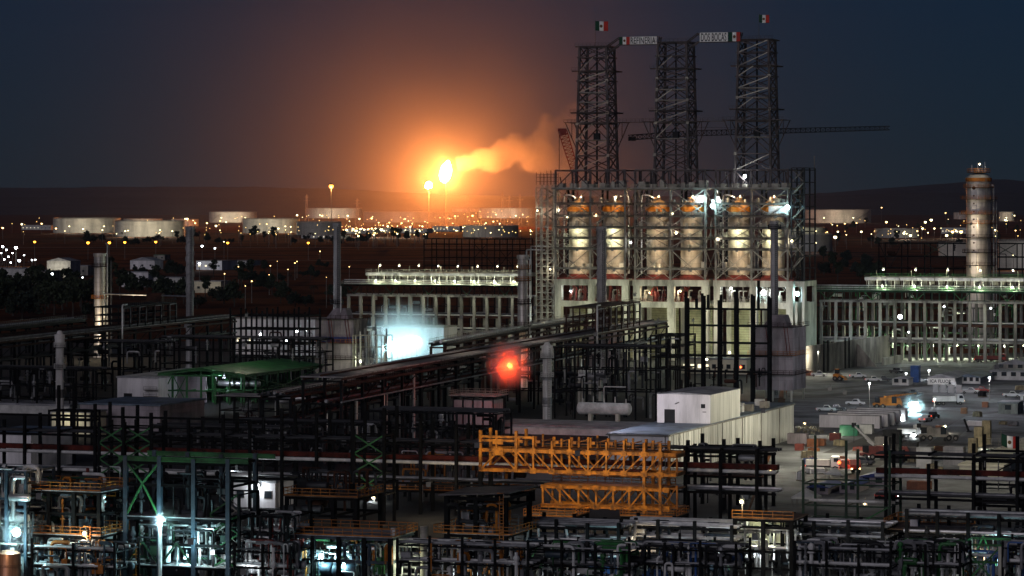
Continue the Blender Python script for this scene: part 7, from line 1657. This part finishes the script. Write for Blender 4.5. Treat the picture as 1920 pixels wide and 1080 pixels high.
for k,(px,py,Y,w,c,lab) in enumerate(((1085,1060,500,420,WHITE,'under the yellow truss pipes'),(1250,1062,505,420,WHITE,'left of the lit bay'),(1560,1055,510,420,WHITE,'right of the lit bay'),(1760,1050,505,420,WHITE,'at the lower right'),(880,1040,500,260,WHITE,'under the dark tower'),(620,925,560,300,WARM,'over the orange railed platform'),(820,905,580,420,WARM,'over the long orange railed platform'),(100,905,490,200,WARM,'over the far left platform'),(480,1040,490,260,WHITE,'beside the stair tower'),(1430,955,520,300,WARM,'over the lit bay platform'),(1720,975,520,320,WARM,'over the lower right platform'),(1210,955,540,200,WARM,'over the brown platform'))):
    flood('floodlight','small unseen lamp %s' % lab,0,-4,H-(py-HY)*Y/F,c,w*FG_L,'lamp_white',.04,Grid(px,Y),'small unseen lamps in the foreground',hood=True)  # unseen lamps added so that the foreground pipes show
# lit panels behind the left rack
building('works_building','low shed with cream lit wall panels behind the left rack columns',97,168,772,818,9,'pale_roof','roof_grey',0,0,group='low buildings inside the plant'); flood('floodlight','hooded lamp before the cream lit wall panels',1.5,-3,4.5,CREAM,420,'lamp_cream',.04,Grid(120,775),hood=True)
f = Frame('steel_skeleton','black slanting stair frames in front of the cream lit panels','steel structure',92,172,740,4,(768,785,800,815),3,1,'black_steel',cw=.5,bw=.5,group=FGG)
# black fill frames deep in the dark middle
for k,(a_,b_,Y,p_,n_,lab) in enumerate(((-40,180,860,(690,720,745),6,'at the left edge behind the small white stack'),(130,300,960,(640,665,690),5,'under the left long rack'),(300,600,960,(632,655,680),8,'under the long rack behind the green shed'),(440,700,690,(790,815,845),7,'below the fat silver pipe'),(690,930,690,(770,800,835),6,'below the bent pipes'),(930,1130,900,(700,730,765,790),5,'around the short white stack with grey bands'),(1040,1230,840,(650,690,730),5,'behind the long white vessel'),(280,520,640,(800,830,865),6,'before the green shed'))):
    f = Frame('pipe_structure','nearly black pipe structure %s' % lab,'steel structure',a_,b_,Y,10,p_,n_,1,'black_steel',cw=.5,bw=.4,group='nearly black pipe structures in the middle of the plant'); f.clutter(44,('dark_steel','pipe_dark','black_steel','pipe_grey'),(0,None),(.1,.35)); f.pipes(0,4,('pipe_dark','dark_steel'))

for k,(a_,b_,p_,lab,mt) in enumerate(((60,215,(1028,1060),'at the lower left below the far platform',('blue_steel','pipe_silver','dark_steel','pipe_grey','yellow_deep')),(440,545,(1032,1062),'right of the dark stair tower at the bottom',('pipe_white','dark_steel','pipe_grey','red_steel')),(745,990,(1020,1052),'below the dark tower at the bottom',('pipe_grey','dark_steel','rail_orange','pipe_dark','pipe_white')),(990,1180,(1028,1058),'below the yellow truss at the bottom',('pipe_grey','pipe_white','blue_steel','dark_steel','green_steel')),(1180,1380,(1026,1055),'left of the lit bay at the bottom',('pipe_grey','pipe_white','dark_steel','box_blue')),(1490,1670,(1030,1058),'right of the lit bay at the bottom',('pipe_grey','pipe_white','dark_steel','blue_steel')),(1670,1800,(1030,1058),'below the lower right platform at the bottom',('pipe_grey','pipe_white','green_steel','dark_steel')),(1880,2000,(1026,1055),'at the bottom right corner',('pipe_grey','pipe_white','box_blue','dark_steel')))):
    f = Frame('pipe_structure','low pipe structure %s' % lab,'steel structure',a_,b_,482,8,p_,max(2,int((b_-a_)/55)),1,'black_steel',cw=.42,bw=.3,over=1.0,group='low pipe structures along the bottom')
    f.clutter(60,mt,(-.5,7.5),(.07,.3)); f.pipes(0,4,('pipe_white','pipe_grey','pipe_dark'),(.12,.28)); f.pipes(1,5,('pipe_grey','pipe_white','pipe_dark'),(.12,.3))

def bloom(label, loc, r, d, name):  # scattering balls added round bright lamps to imitate lens bloom
    m, nt, v = vol_mat(name,(.95,.95,.95),.0)
    tc = nt.nodes.new('ShaderNodeTexCoord'); ln = nt.nodes.new('ShaderNodeVectorMath'); ln.operation = 'LENGTH'; nt.links.new(tc.outputs['Object'], ln.inputs[0])
    e = math_(nt,'MAXIMUM',math_(nt,'SUBTRACT',1.0,math_(nt,'DIVIDE',ln.outputs['Value'],r)),0); nt.links.new(math_(nt,'MULTIPLY',math_(nt,'MULTIPLY',e,e),d),v.inputs['Density'])
    o = MB().sphere((0,0,0),r,20).build('bloom',name,loc=loc); tag(o,label,'bloom',kind='stuff')
bloom('added bloom round the blazing floodlights',Grid(759,1128).w(0,0,H-(641-HY)*1128/F),17,BLOOM_D*BLOOM_B,'bloom_blaze')
bloom('added bloom round the cyan yard floodlight',W(1713,757,GY(777)-1.6),4.5,BLOOM_D*.55,'bloom_yard')
bloom('added bloom round the cyan lamp at the left edge',Grid(42,498).w(0,-1.6,H-(993-HY)*FQ(500)/F),4,BLOOM_D*.8,'bloom_left')
bloom('added bloom round the cyan lamp of the braced tower',Grid(312,500).w(0,-1,H-(972-HY)*FQ(505)/F),2.8,BLOOM_D*.7,'bloom_tower')

for k,(px,py,u_,w,c,lab) in enumerate(((130,1050,480,700,CYAN,'below the far left platform'),(350,1000,482,500,CYAN,'inside the tall braced tower'),(500,1050,478,600,WHITE,'among the short pale pipes'),(590,1052,478,800,CYAN,'below the lower wide platform'),(800,1050,478,500,LIME,'right of the bright pipe columns'),(950,1052,478,450,WHITE,'right of the dark tower'),(1130,1050,478,500,CYAN,'left of the lower brown platform'),(1330,1050,478,600,WHITE,'just left of the bright bay'),(1600,1050,478,600,WHITE,'in the right pipe bank'),(1850,1055,478,600,CYAN,'beside the pale concrete columns'),(640,830,655,350,WHITE,'in the crossed green frames'),(900,900,620,300,WARM,'left of the yellow module'),(420,880,600,350,WHITE,'behind the tall braced tower'),(1350,930,575,350,WHITE,'in the square columned black frame'),(1870,930,555,400,WHITE,'in the right square columned frame'))):
    flood('floodlight','small added fill lamp %s' % lab,0,2,H-(py-HY)*u_/F,c,w*FG_L,'lamp_white',.04,Grid(px,u_),'added fill lamps in the foreground',hood=True)  # fill lamps out of view, added to brighten the dark foreground
bpy.context.view_layer.update()
for lab, names in LABELS.items():
    if len(names) > 1: print('SAME LABEL', lab, len(names))
    if not 4 <= len(lab.split()) <= 16: print('LABEL LENGTH', lab)
